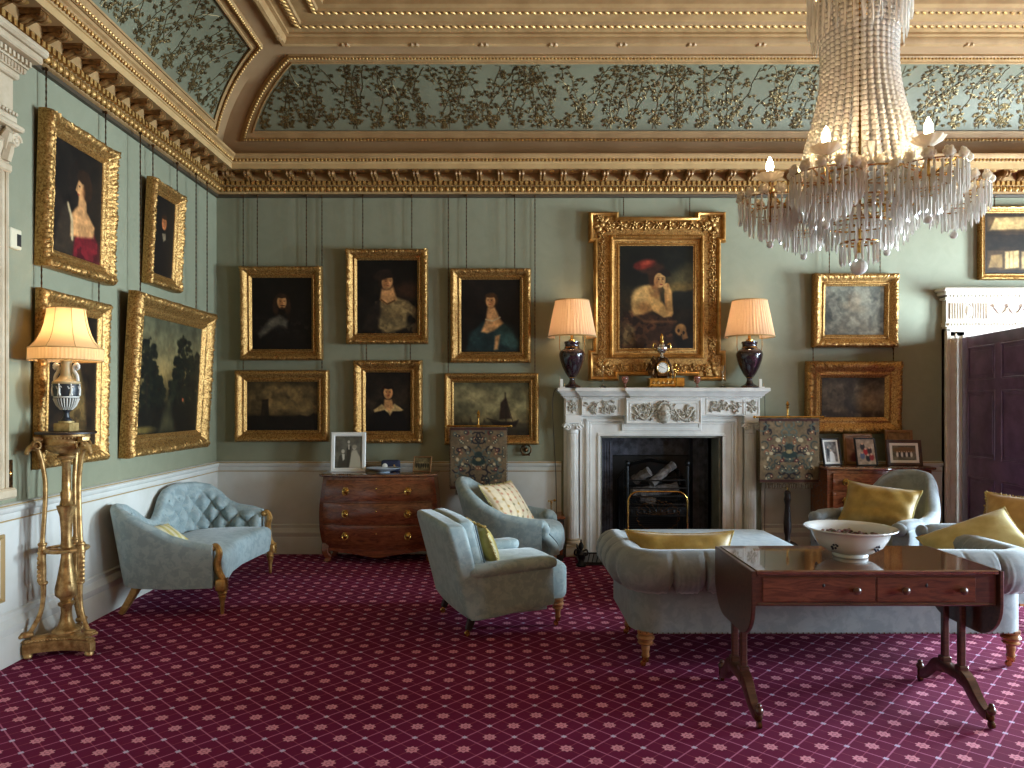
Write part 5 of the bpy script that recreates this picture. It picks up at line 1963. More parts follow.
def resample(pts, n):
    P = [Vector(p) for p in pts]
    d = [0]
    for a, b in zip(P, P[1:]):
        d.append(d[-1] + (b - a).length)
    out = []
    for i in range(n):
        s = d[-1] * i / (n - 1)
        k = 0
        while k < len(P) - 2 and d[k + 1] < s:
            k += 1
        t = (s - d[k]) / max(1e-9, d[k + 1] - d[k])
        out.append(P[k].lerp(P[k + 1], t))
    return out, d[-1]


def shell(m, path, top, z0, th, lean, zi, n=60, tuft=None, roll=None, rmod=None, bulge=0.0, nz=15):
    """upholstered wall swept along a plan path (clockwise round the seat, outside on the left hand).
    top/lean are functions of t in 0..1; tuft(s, z) displaces the inner face inwards; roll=(radius, out) gives a scrolled top"""
    P, L = resample([(p[0], p[1], 0) for p in path], n)
    rg = []
    for i in range(n):
        a, b = P[max(0, i - 1)], P[min(n - 1, i + 1)]
        t = (b - a).normalized()
        N = Vector((-t.y, t.x, 0))
        f = i / (n - 1)
        s = f * L
        zt = top(f)
        le = lean(f) if callable(lean) else lean
        r, ro = roll if roll else (th / 2, 0)
        if rmod:
            r = r * rmod(s)
        zc = zt - r
        oc = le * (zc - z0) + ro
        ring = []
        zb = zc - (r * .75 if roll else 0)
        for k in range(7):
            u = k / 6
            z = z0 + (zb - z0) * u
            ring.append((th / 2 + le * (z - z0) + bulge * math.sin(PI * u), z))
        a0 = -65 if roll else 12
        for k in range(12):
            an = math.radians(a0 + (168 - a0) * k / 11)
            ring.append((oc + r * math.cos(an), zc + r * math.sin(an)))
        for k in range(nz):
            u = k / (nz - 1)
            z = zc + (zi - zc) * u
            o = -th / 2 + le * (z - z0)
            if roll:
                o = o * smoothstep(0, .35, u) + (oc - r * .97) * (1 - smoothstep(0, .35, u))
            d = tuft(s, z) * min(1, u * 4 + .15) if tuft else 0
            ring.append((o - d, z))
        ring.append((-th / 2 + le * (zi - z0), z0))
        rg.append([P[i] + N * o + Vector((0, 0, z)) for o, z in ring])
    m.rings(rg)
    return L


def diamond(ds, dz, amp, s0=0.0, zb=0.0):
    def f(s, z):
        a, b = (s - s0) / ds, (z - zb) / dz
        q = abs(math.sin(PI * (a + b) / 1.0)) * abs(math.sin(PI * (a - b) / 1.0))
        return amp * (q ** .45)
    return f


def slab(m, poly, z0, z1, r=.05, dome=.02, bulge=.015, rings=5):
    """seat: plan polygon with rounded upper edge and domed top"""
    n = len(poly)
    cx = sum(p[0] for p in poly) / n
    cy = sum(p[1] for p in poly) / n
    R = max(math.hypot(x - cx, y - cy) for x, y in poly)
    rg = []
    zs = [(0, z0), (bulge, z0 + (z1 - z0) * .35), (bulge, z1 - r)]
    for k in range(1, 6):
        a = PI / 2 * k / 5
        zs.append((bulge - r * (1 - math.cos(a)), z1 - r + r * math.sin(a)))
    for g, z in zs:
        pl = offset_poly(poly, -g) if g > 0 else (offset_poly(poly, -g) if g < 0 else poly)
        rg.append([(x, y, z) for x, y in pl])
    last = rg[-1]
    for k in range(1, rings + 1):
        t = k / (rings + .3)
        rg.append([(p[0] + (cx - p[0]) * t, p[1] + (cy - p[1]) * t, z1 + dome * math.sin(PI / 2 * t)) for p in last])
    m.rings(rg)


def pillow(name, label, w, h, th, mat, loc, rot, trim=None, art=None, tassel=None, group=None, pinch=.09, crease=0.0, seed=0, trim_label=None):
    """square cushion: lies in its local xz plane, thick along y, bottom edge at z=0"""
    o = thing(name, label, 'cushion', loc, 0, group)
    o.rotation_euler = rot
    m = MB()

    def pt(u, v, side):
        x, z = u * 2 - 1, v * 2 - 1
        k = ((1 - abs(x) ** 2.4) * (1 - abs(z) ** 2.4))
        t = max(0, k) ** .55 * th / 2
        if crease:
            t *= 1 + crease * mn.noise(Vector((x * 2.2 + seed, z * 2.2, side * 3))) + .6 * crease * math.sin(9 * (x + z) + seed) * (abs(x * z) ** .8)
        px = x * w / 2 * (1 - pinch * (1 - z * z) * abs(x) ** 3)
        pz = z * h / 2 * (1 - pinch * (1 - x * x) * abs(z) ** 3)
        return Vector((px, side * t, pz + h / 2))
    n = 26
    if art is None:
        for sd in (-1, 1):
            m.grid(lambda i, j: pt(i, j, sd), n, n, flip=(sd > 0))
        m.build('cushion_cover', mat, o)
    else:
        m.grid(lambda i, j: pt(i, j, 1), n, n, flip=True)
        m.build('cushion_back', mat, o)
        art_mesh(art, 'cushion_cover', M['floral_cotton'], o, lambda u, v: pt(u, 1 - v, -1))
    edge = [pt(i / 20, 0, 1) for i in range(20)] + [pt(1, i / 20, 1) for i in range(20)] + [pt(1 - i / 20, 1, 1) for i in range(20)] + [pt(0, 1 - i / 20, 1) for i in range(20)]
    if trim:
        m = MB()
        if tassel:
            rr = random.Random(seed)
            cen = Vector((0, 0, h / 2))
            ee, _ = resample(edge + [edge[0]], 150)
            for p in ee:
                d = (p - cen).normalized()
                m.tube([p - d * .004, p + d * tassel * rr.uniform(.7, 1.1) + Vector((rr.uniform(-.006, .006), rr.uniform(-.008, .008), 0))], [.004, .0055], 4)
            b = m.build('fringe', M[trim], o)
        else:
            m.tube(edge, .0055, 6, closed=True)
            b = m.build('piping', M[trim], o)
        if trim_label:
            b['label'] = trim_label
    return o


def turned_leg(parent, x, y, h, mat='legwood', castor=True, s=1.0, name='leg', splay=(0, 0)):
    m = MB()
    r = .03 * s
    z0 = .045 if castor else 0
    pr = [(.4, z0), (.55, z0 + .02), (.5, z0 + .04), (.62, z0 + .06), (.55, z0 + .075), (.95, h * .62), (1.15, h * .66), (.85, h * .69), (1.1, h * .74), (1.3, h * .8), (1.1, h * .86), (.9, h * .88), (1.15, h * .91), (1.15, h)]
    Mx = None
    m.lathe([(a * r, z) for a, z in pr], (x, y, 0), 16)
    if splay != (0, 0):
        m.v = [(vx + splay[0] * (h - vz), vy + splay[1] * (h - vz), vz) for vx, vy, vz in m.v]
    l = m.build(name, M[mat], parent)
    if castor:
        fx, fy = x + splay[0] * h, y + splay[1] * h
        c = MB()
        c.lathe([(.014 * s, .03), (.016 * s, .046), (.015 * s, .06), (.02 * s, .064)], (fx, fy, 0), 12)
        c.tube([(fx, fy, .04), (fx - .012, fy, .03), (fx - .014, fy, .018)], .006, 6)
        ry = Matrix.Rotation(PI / 2, 3, 'X')
        c.lathe([(.004, -.008), (.016, -.008), (.018, 0), (.016, .008), (.004, .008)], (fx - .014, fy, .018), 14, M=ry)
        c.build('castor', M['brass'], l)
    return l


def sabre_leg(parent, pts, r, mat, name='leg'):
    m = MB()
    P = catmull(pts, 5)
    n = len(P)
    m.tube(P, [r[0] + (r[1] - r[0]) * i / (n - 1) for i in range(n)], 8, sec=[(-.8, -1), (.8, -1), (1, -.8), (1, .8), (.8, 1), (-.8, 1), (-1, .8), (-1, -.8)])
    return m.build(name, M[mat], parent)


def arm_chair(label, x, y, a):
    """low square-backed easy chair, forward +x"""
    o = thing('armchair', label, 'armchair', (x, y, 0), a)
    V = M['velvet']
    m = MB()

    def lean(p):
        k = (p.z + .31) * .25
        side = 1 - .05 * smoothstep(.1, .3, p.z) * (abs(p.y) / .37) ** 2
        return (p.x - k - .02 * (abs(p.y) / .37) ** 2 * -1, p.y * (1 - .03 * smoothstep(-.2, .25, p.z) * -1), p.z * side)
    m.softbox((-.31, 0, .44), (.14, .76, .62), .035, 12, lean)
    bk = m.build('backrest', V, o)
    m = MB(); m.softbox((-.265, 0, .55), (.13, .64, .40), .045, 10, lambda p: (p.x - (p.z + .19) * .25 - .0 + .02 * math.cos(p.y * 5), p.y, p.z))
    m.build('back_cushion', V, bk)
    m = MB()
    for s in (-1, 1):
        e = [(-.2 - .25 * (z - .355) - .0, s * .31, z) for z in [.42 + .3 * k / 8 for k in range(9)]]
        m.tube(e, .006, 6)
    m.build('piping', M['piping'], bk)
    for s in (-1, 1):
        m = MB()
        m.softbox((-.05, s * .33, .28), (.58, .1, .32), .02, 8, lambda p: (p.x - .03 * (p.z + .1), p.y, p.z + (.05 * smoothstep(-.3, .3, p.x) * smoothstep(.1, -.15, p.z))))
        m.softbox((-.05, s * .332, .44), (.62, .13, .085), .04, 8, lambda p: (p.x, p.y + s * .0, p.z + .012 * math.sin(p.x * 4)))
        m.build('armrest', V, o)
    m = MB(); m.softbox((.04, 0, .295), (.68, .6, .26), .06, 10, lambda p: (p.x + .015 * math.cos(p.y * 5), p.y, p.z + .02 * math.cos(p.y * 5) * math.cos(p.x * 4)))
    m.build('seat', V, o)
    m = MB(); m.softbox((-.05, 0, .165), (.5, .7, .06), .015, 6); m.build('seat_rail', V, o)
    for s in (-1, 1):
        turned_leg(o, .31, s * .27, .185, s=1.1)
        l = sabre_leg(o, [(-.3, s * .28, .15), (-.31, s * .28, .1), (-.33, s * .28, .045)], (.026, .018), 'darkwood')
        c = MB(); c.lathe([(.004, -.008), (.017, -.008), (.02, 0), (.017, .008), (.004, .008)], (-.335, s * .28, .02), 14, M=Matrix.Rotation(PI / 2, 3, 'X')); c.tube([(-.33, s * .28, .055), (-.335, s * .28, .02)], .011, 6); c.build('castor', M['brass'], l)
    return o


def tub_chair(label, x, y, a):
    o = thing('tub_armchair', label, 'armchair', (x, y, 0), a)
    V = M['velvet']
    W = .29
    path = catmull([(.3, -W), (.1, -W - .02), (-.1, -W + .0), (-.25, -.2), (-.3, 0), (-.25, .2), (-.1, W), (.1, W + .02), (.3, W)], 8)
    top = lambda f: interp([0, .1, .2, .3, .38, .44, .5, .56, .62, .7, .8, .9, 1], [.5, .52, .55, .63, .74, .81, .83, .81, .74, .63, .55, .52, .5], f)
    m = MB()
    shell(m, [(p.x, p.y) for p in path], top, .2, .11, lambda f: .08 + .22 * math.exp(-((f - .5) / .2) ** 2), .36, 70, roll=None)
    m.build('backrest', V, o)
    for s in (-1, 1):
        m = MB()
        P = catmull([(.29, s * (W + .01), .46), (.33, s * (W + .015), .43), (.325, s * (W + .01), .37), (.36, s * W, .33), (.4, s * (W - .02), .27), (.4, s * (W - .03), .21)], 6)
        m.tube(P, [.05 - .012 * math.sin(PI * i / (len(P) - 1)) for i in range(len(P))], 10)
        m.ball((.285, s * (W + .01), .455), (.06, .062, .05), 14, 10)
        m.build('arm_front', V, o)
        m = MB(); m.tube([p + Vector((.034, s * -.0, .02)) for p in P[4:]], .006, 6); m.build('piping', M['piping'], o)
    pl = [(-.27, -.2), (-.1, -.27), (.2, -.27), (.36, -.26), (.43, -.16), (.455, 0), (.43, .16), (.36, .26), (.2, .27), (-.1, .27), (-.27, .2)]
    m = MB(); slab(m, pl, .2, .43, .08, .02, .012); m.build('seat', V, o)
    for s in (-1, 1):
        turned_leg(o, .36, s * .2, .2, s=.95)
        sabre_leg(o, [(-.26, s * .2, .22), (-.29, s * .2, .12), (-.34, s * .2, .0)], (.025, .017), 'legwood')
    return o


def spoon_chair(label, x, y, a):
    o = thing('spoon_back_armchair', label, 'armchair', (x, y, 0), a)
    o.scale = (.94, .94, .95)
    V = M['velvet_grey']
    path = catmull([(.34, -.37), (.14, -.36), (-.1, -.34), (-.26, -.25), (-.33, 0), (-.26, .25), (-.1, .34), (.14, .36), (.34, .37)], 8)
    top = lambda f: interp([0, .12, .24, .32, .36, .4, .44, .5, .56, .6, .64, .68, .76, .88, 1], [.57, .6, .62, .66, .78, .9, .955, .97, .955, .9, .78, .66, .62, .6, .57], f)
    m = MB()
    shell(m, [(p.x, p.y) for p in path], top, .2, .12, lambda f: .05 + .3 * math.exp(-((f - .5) / .16) ** 2), .38, 90)
    m.build('backrest', V, o)
    for s in (-1, 1):
        m = MB()
        m.softbox((.2, s * .375, .575), (.34, .13, .085), .042, 8, lambda p: (p.x, p.y, p.z - .03 * smoothstep(.05, .17, p.x)))
        m.ball((.35, s * .38, .555), (.045, .068, .055), 12, 8)
        m.build('armrest', V, o)
    pl = [(-.25, -.24), (-.05, -.31), (.22, -.32), (.4, -.3), (.45, -.15), (.465, 0), (.45, .15), (.4, .3), (.22, .32), (-.05, .31), (-.25, .24)]
    m = MB(); slab(m, pl, .2, .44, .08, .025, .012); m.build('seat', V, o)
    for s in (-1, 1):
        turned_leg(o, .37, s * .25, .2)
        sabre_leg(o, [(-.24, s * .22, .22), (-.28, s * .22, .12), (-.35, s * .22, .0)], (.025, .018), 'legwood')
    return o


def build_settee():
    ox, oy = -2.42, 5.8
    o = thing('settee', 'pale blue buttoned double humped settee with gilt scroll arms, left wall', 'settee', (ox, oy, 0))
    V = M['velvet']
    w = [(-2.06, 5.09), (-2.3, 5.06), (-2.52, 5.07), (-2.66, 5.13), (-2.74, 5.3), (-2.76, 5.55), (-2.75, 5.8), (-2.75, 6.0), (-2.72, 6.2), (-2.63, 6.33), (-2.48, 6.37), (-2.3, 6.375), (-2.15, 6.375)]
    P = catmull([(x - ox, y - oy, 0) for x, y in w], 8)
    path = [(p.x, p.y) for p in P]
    # top heights along the path: near high corner, dip, far hump, arm
    ks = [0, .06, .12, .19, .25, .3, .35, .4, .45, .49, .52, .55, .58, .62, .67, .72, .77, .81, .845, .875, .91, .96, 1]
    hs = [.5, .53, .575, .67, .755, .78, .755, .69, .615, .585, .6, .66, .735, .79, .81, .815, .81, .78, .71, .64, .605, .59, .56]
    m = MB()
    L = shell(m, path, lambda f: interp(ks, hs, f), .2, .085, lambda f: .06 + .1 * math.exp(-((f - .28) / .12) ** 2) + .06 * math.exp(-((f - .7) / .15) ** 2), .36, 240, tuft=diamond(.16, .19, .055, 0, .44), nz=46)
    m.build('backrest', V, o, sharp=70)
    # buttons
    bts = MB()
    PP, LL = resample([(p[0], p[1], 0) for p in path], 200)
    for row, z in enumerate((.5, .6, .7)):
        for k in range(int(LL / .17)):
            s = (k + (.5 if row % 2 else 0)) * .17 + .04
            f = s / LL
            if f > .97 or f < .1 or interp(ks, hs, f) < z + .05:
                continue
            i = int(f * 199)
            a, b = PP[max(0, i - 1)], PP[min(199, i + 1)]
            t = (b - a).normalized()
            N = Vector((-t.y, t.x, 0))
            bts.ball(PP[i] - N * (.05 - .08 * (z - .2)) + Vector((0, 0, z)), .009, 8, 6)
    bts.build('upholstery_button', V, o)
    pl = [(-2.02, 5.12), (-2.04, 5.3), (-2.1, 5.55), (-2.12, 5.8), (-2.1, 6.05), (-2.08, 6.22), (-2.07, 6.34), (-2.3, 6.34), (-2.55, 6.28), (-2.68, 6.15), (-2.72, 5.8), (-2.7, 5.4), (-2.62, 5.17), (-2.35, 5.1)]
    m = MB(); slab(m, [(x - ox, y - oy) for x, y in pl][::-1], .2, .42, .06, .02, .008); m.build('seat', V, o)
    for yy, s in ((5.09, -1), (6.365, 1)):
        y = yy - oy
        x = (-2.05 if s < 0 else -2.11) - ox
        m = MB()
        top = .5 if s < 0 else .55
        A = catmull([(x - .03, y, top - .03), (x + .005, y, top - .01), (x + .03, y, top - .06), (x + .015, y, top - .13), (x + .03, y, .3), (x + .06, y, .25), (x + .05, y, .19)], 6)
        m.tube(A, [.016 + .01 * math.sin(PI * i / (len(A) - 1)) for i in range(len(A))], 8)
        m.ball((x - .02, y, top - .028), (.026, .03, .026), 12, 8)
        m.softbox((x + .045, y, .215), (.075, .075, .09), .02, 4)
        for k in range(5):
            m.ball((x + .085, y, .18 + k * .02), (.006, .025, .008), 6, 5)
        m.build('scroll_arm', M['chair_gilt'], o)
    for x_, y in ((-2.01, 5.12), (-2.07, 6.35)):
        turned_leg(o, x_ - ox, y - oy, .19, 'chair_gilt', False, .85)
    for y, s in ((5.16, -1), (6.4, 1)):
        sabre_leg(o, [(-2.62 - ox, y - oy, .22), (-2.66 - ox, y - oy + s * .01, .13), (-2.73 - ox, y - oy + s * .04, 0)], (.03, .018), 'chair_gilt')
    # a small striped cushion on it
    A = Art(50, 50, 1, (226, 216, 180))
    for k in range(5):
        A.poly([(.08 + k * .2, 0), (.18 + k * .2, 0), (.18 + k * .2, 1), (.08 + k * .2, 1)], (206, 190, 120), .02)
    A.noise(.06, 12)
    pillow('striped_cushion', 'small cream and yellow striped cushion lying on the settee seat', .28, .24, .08, M['straw'], (-2.52, 5.5, .43), (math.radians(-62), 0, math.radians(70)), trim='straw', art=A, seed=3)


def build_sofa():
    ox, oy = 1.83, 4.0
    o = thing('chesterfield_sofa', 'long grey blue sofa with a gathered roll back, seen from behind the mahogany table', 'sofa', (ox, oy, 0))
    V = M['velvet_grey']
    x0, x1, y0, y1 = .78 - ox, 2.9 - ox, 4.1 - oy, 4.78 - oy
    c = .1
    path = [(x1, y1)] + [(x1, y0 + c)] + [(x1 - c + c * math.cos(t), y0 + c - c * math.sin(t)) for t in [PI / 2 * k / 6 for k in range(1, 7)]]
    path += [(x0 + c - c * math.sin(t), y0 + c - c * math.cos(t)) for t in [PI / 2 * k / 6 for k in range(0, 7)]] + [(x0, y1)]

    def rmod(s):
        g = abs(((s + .09) / .18) % 1 - .5) * 2            # 1 at the gathers
        return 1 + .07 * (1 - g ** 4) - .26 * g ** 8 + .04 * math.sin(s * 2 * PI / .03 + 2 * math.sin(s * 5)) * (.15 + g * g)
    m = MB()
    shell(m, path, lambda f: .665 + .015 * math.sin(PI * f), .205, .12, 0, .4, 420, tuft=diamond(.23, .26, .025, .05, .5), roll=(.115, .055), rmod=rmod)
    m.build('roll_back', V, o, sharp=75)
    m = MB(); m.softbox((ox * 0 + (x0 + x1) / 2, (y0 + y1) / 2 + .04, .3), (x1 - x0 - .02, y1 - y0 + .02, .26), .06, 12, lambda p: (p.x, p.y, p.z + .02 * math.cos(p.x * 1.2) * (1 if p.z > 0 else 0)))
    m.build('seat', V, o)
    m = MB()
    pts = [(x0 - .063, y0 - .0, .21), (x0 + .0, y0 - .063, .21), (x1, y0 - .063, .21), (x1 + .063, y0, .21)]
    for a, b in zip(pts, pts[1:]):
        a, b = Vector(a), Vector(b)
        n = int((b - a).length / .03)
        for k in range(n):
            m.ball(a.lerp(b, (k + .5) / n), .0045, 6, 4)
    m.build('stud_row', M['bronze'], o)
    for x in (x0 + .02, x1 - .02):
        for y in (y0 + .0, y1 - .1):
            turned_leg(o, x, y, .21, 'legwood', True, 1.35)


def build_stool():
    o = thing('footstool', 'large square footstool with a pale blue flat top before the fireplace', 'footstool', (1.58, 5.72, 0))
    m = MB(); m.softbox((0, 0, .36), (1.24, .86, .14), .035, 12, lambda p: (p.x, p.y, p.z + .008 * math.cos(p.x * 2.4) * math.cos(p.y * 3.4)))
    m.build('top', M['stool_cover'], o)
    m = MB(); m.softbox((0, 0, .235), (1.2, .82, .17), .025, 8); m.build('upholstered_side', M['velvet_grey'], o)
    for sx in (-1, 1):
        for sy in (-1, 1):
            turned_leg(o, sx * .53, sy * .34, .16, 'legwood', True, 1.1)


def build_seating():
    arm_chair('low square backed pale blue armchair seen from behind, nearest left of the sofa', -.03, 5.0, math.radians(21))
    tub_chair('pale blue tub armchair with a floral cushion between commode and fireplace', .07, 6.5, math.radians(-10))
    c = spoon_chair('grey blue spoon back armchair in front of the chest with framed photographs', 3.11, 6.0, math.radians(212))
    dup(c, (3.5, 5.1, 0), math.radians(183), 'grey blue spoon back armchair at the right edge before the dark door')
    build_settee()
    build_sofa()
    build_stool()
    # cushions
    pillow('fringed_cushion', 'olive green cushion with a ragged fringe on the low square armchair', .38, .29, .13, M['olive'], (-.1, 4.97, .405), (math.radians(-22), 0, math.radians(111)), trim='fringe_gold', tassel=.022, seed=5)
    A = Art(60, 60, 1, (226, 208, 176))
    r = random.Random(8)
    for k in range(6):
        A.line([(.08 + k * .17, 0), (.1 + k * .17, 1)], .012, (196, 168, 128), .02)
        for j in range(7):
            cx, cy = .1 + k * .17 + r.uniform(-.03, .03), .08 + j * .14 + r.uniform(-.03, .03)
            A.ell(cx, cy, .03, .03, r.choice(((176, 120, 96), (190, 150, 84), (140, 130, 96), (200, 140, 110))), 0, .5)
    A.noise(.08, 14)
    pillow('floral_cushion', 'cream cushion with rows of small printed flowers on the tub chair', .5, .43, .15, M['straw'], (.13, 6.4, .43), (math.radians(-38), 0, math.radians(55)), trim='straw', art=A, tassel=.012, seed=9)
    pillow('mustard_cushion', 'long mustard silk cushion resting along the left end of the sofa', .66, .34, .16, M['mustard'], (1.06, 4.3, .4), (math.radians(-20), 0, math.radians(-4)), trim='fringe_gold', crease=.18, seed=2, pinch=.14)
    pillow('gold_cushion', 'creased gold silk cushion on the armchair before the photograph chest', .58, .4, .2, M['mustard'], (3.03, 5.93, .46), (math.radians(-30), math.radians(4), math.radians(-45)), trim='olive', crease=.25, seed=7)
    pillow('straw_cushion', 'pale yellow silk cushion propped at a slant on the right end of the sofa', .56, .42, .17, M['straw'], (2.99, 4.4, .49), (math.radians(-55), math.radians(-24), math.radians(-18)), trim='fringe_gold', crease=.15, seed=4)
    pillow('ochre_cushion', 'tan ochre cushion with a tuft fringe on the rightmost armchair', .46, .42, .16, M['ochre'], (3.57, 5.05, .46), (math.radians(-26), 0, math.radians(-52)), trim='fringe_gold', tassel=.014, crease=.12, seed=6)
def build_table():
    cx, cy = 1.715, 3.6
    o = thing('sofa_table', 'polished mahogany drop leaf sofa table with two frieze drawers, foreground', 'table', (cx, cy, 0))
    W, D, H = 1.12, .58, .73
    m = MB(); m.span(-W / 2, W / 2, -D / 2, D / 2, H - .022, H, .005); m.build('table_top', M['table_top'], o)
    m = MB()
    for s in (-1, 1):
        m.span(-W / 2 + .003, W / 2 - .003, s * (D / 2 - .045), s * (D / 2 - .02), H - .16, H - .02)
        m.span(s * (W / 2 - .02), s * (W / 2 - .045), -D / 2 + .03, D / 2 - .03, H - .158, H - .022)
    m.span(-W / 2 + .003, W / 2 - .003, -D / 2 + .02, D / 2 - .02, H - .17, H - .155, .003)
    m.span(-W / 2 + .01, W / 2 - .01, -D / 2 + .012, D / 2 - .012, H - .166, H - .156, .004)
    m.span(-W / 2 + .01, W / 2 - .01, -D / 2 + .012, D / 2 - .012, H - .03, H - .021, .003)
    m.build('frieze_frame', M['walnut'], o)
    for x0, x1, knobs in ((-W / 2 + .035, -.002, (-.1,)), (.002, W / 2 - .1, (.125, .39))):
        d = MB(); d.span(x0, x1, -D / 2 + .014, -D / 2 + .2, H - .15, H - .035, .004)
        for q in ((x0 + .012, x1 - .012, H - .139, H - .1365), (x0 + .012, x1 - .012, H - .0485, H - .046)):
            d.span(q[0], q[1], -D / 2 + .0125, -D / 2 + .016, q[2], q[3])
        dr = d.build('drawer', M['rosewood'], o)
        for kx in knobs:
            k = MB(); k.lathe([(.007, 0), (.008, .012), (.017, .018), (.018, .026), (.012, .032), (.001, .034)], (kx, -D / 2 + .014, H - .093), 16, M=Matrix.Rotation(PI / 2, 3, 'X'))
            k.build('knob', M['walnut'], dr)
        k = MB(); k.ball(((x0 + x1) / 2 + (.02 if x0 < 0 else .0), -D / 2 + .014, H - .073), (.007, .003, .009), 8, 6); k.build('keyhole', M['black'], dr)
    for s in (-1, 1):
        # hanging flap with rounded lower corners
        r = .17
        poly = [(-D / 2, 0), (D / 2, 0), (D / 2, -.33 + r)] + [(D / 2 - r + r * math.cos(t), -.33 + r - r * math.sin(t)) for t in [PI / 2 * k / 8 for k in range(1, 9)]]
        poly += [(-D / 2 + r - r * math.sin(t), -.33 + r - r * math.cos(t)) for t in [PI / 2 * k / 8 for k in range(0, 9)]]
        m = MB(); m.prism(poly, (s * (W / 2 + .003), 0, H - .004), (0, 1, 0), (0, 0, 1), (s, 0, 0), .018, .004); m.build('drop_leaf', M['walnut'], o)
        x = -W / 2 + .015 if s < 0 else W / 2 - .035
        for q in (-1, 1):
            p = MB(); p.box((x, q * .066, .375), (.032, .032, .38), .006)
            p.box((x, q * .068, .56), (.05, .05, .02), .004); p.box((x, q * .068, .2), (.048, .048, .03), .006)
            p.build('post', M['walnut'], o)
        b = MB()
        b.softbox((x, 0, .165), (.06, .2, .05), .012, 4)
        b.build('end_support', M['walnut'], o)
        b = MB(); b.softbox((x + (.02 if s < 0 else -.01), 0, .565), (.05, .44, .03), .008, 4); b.build('bearer', M['walnut'], o)
        for q in (-1, 1):
            # splayed leg with a scrolled knee
            pts = catmull([(x, q * .07, .165), (x, q * .12, .15), (x, q * .17, .105), (x, q * .215, .07), (x, q * .255, .055), (x, q * .275, .062)], 5)
            n = len(pts)
            l = MB(); l.tube(pts, [.036 - .016 * i / (n - 1) for i in range(n)], sec=[(-.62, -1), (.62, -1), (.7, -.8), (.7, .8), (.62, 1), (-.62, 1), (-.7, .8), (-.7, -.8)], up=(0, 0, 1))
            l.ball((x, q * .285, .082), (.02, .02, .022), 10, 8); l.ball((x, q * .285, .105), (.013, .013, .012), 8, 6)
            leg = l.build('leg', M['walnut'], o)
            c = MB()
            c.lathe([(.016, .035), (.019, .045), (.018, .07), (.014, .075)], (x, q * .275, 0), 12)
            c.tube([(x, q * .275, .045), (x, q * .283, .028), (x, q * .285, .018)], .007, 6)
            c.lathe([(.005, -.009), (.017, -.009), (.0185, 0), (.017, .009), (.005, .009)], (x, q * .285, .0185), 14, M=Matrix.Rotation(PI / 2, 3, 'Y'))
            c.build('castor', M['bronze'], leg)
    # bowl
    b = thing('china_bowl', 'wide white china bowl with flared rim standing on the sofa table', 'bowl', (1.735, 3.62, H))
    b.scale = (.92, .92, .98)
    m = MB()
    m.lathe([(.085, 0), (.09, .004), (.09, .014), (.083, .02), (.12, .03), (.165, .06), (.19, .1), (.2, .128), (.225, .14), (.236, .146), (.235, .151), (.222, .147), (.195, .135), (.182, .1), (.155, .062), (.11, .036), (.0, .03)], (0, 0, 0), 56)
    m.build('body', M['china'], b, sharp=60)
    m = MB()
    for k, (a, r) in enumerate(((PI * 1.22, .0), (PI * 1.62, .0), (PI * .3, .0), (PI * .8, 0))):
        for q in range(6):
            t = a + .05 * math.cos(q)
            rr_ = .1905 - .0
            m.ball((.1755 * math.cos(t + .06 * math.sin(q * 1.1)), .1755 * math.sin(t + .06 * math.sin(q * 1.1)), .07 + .012 * math.cos(q * 1.1)), (.007, .007, .006), 6, 4)
    m.build('flower_sprig', M['navy'], b)
    m = MB()
    rr = random.Random(2)
    for k in range(230):
        a, r = rr.random() * 6.28, .16 * math.sqrt(rr.random())
        m.ball((r * math.cos(a), r * math.sin(a), .116 + rr.uniform(-.012, .014)), (rr.uniform(.008, .02), rr.uniform(.006, .014), .006), 6, 4, Matrix.Rotation(rr.random() * 3, 3, 'Z') @ Matrix.Rotation(rr.uniform(-.6, .6), 3, 'X'))
    m.lathe([(.168, .08), (.172, .108), (.0, .11)], (0, 0, 0), 24)
    p = m.build('potpourri', M['green_plant'], None, (1.735, 3.62, H - .012), sharp=70)
    p.scale = (.9, .9, .96)
    tag(p, 'dried petals filling the white china bowl', 'potpourri'); p['kind'] = 'stuff'


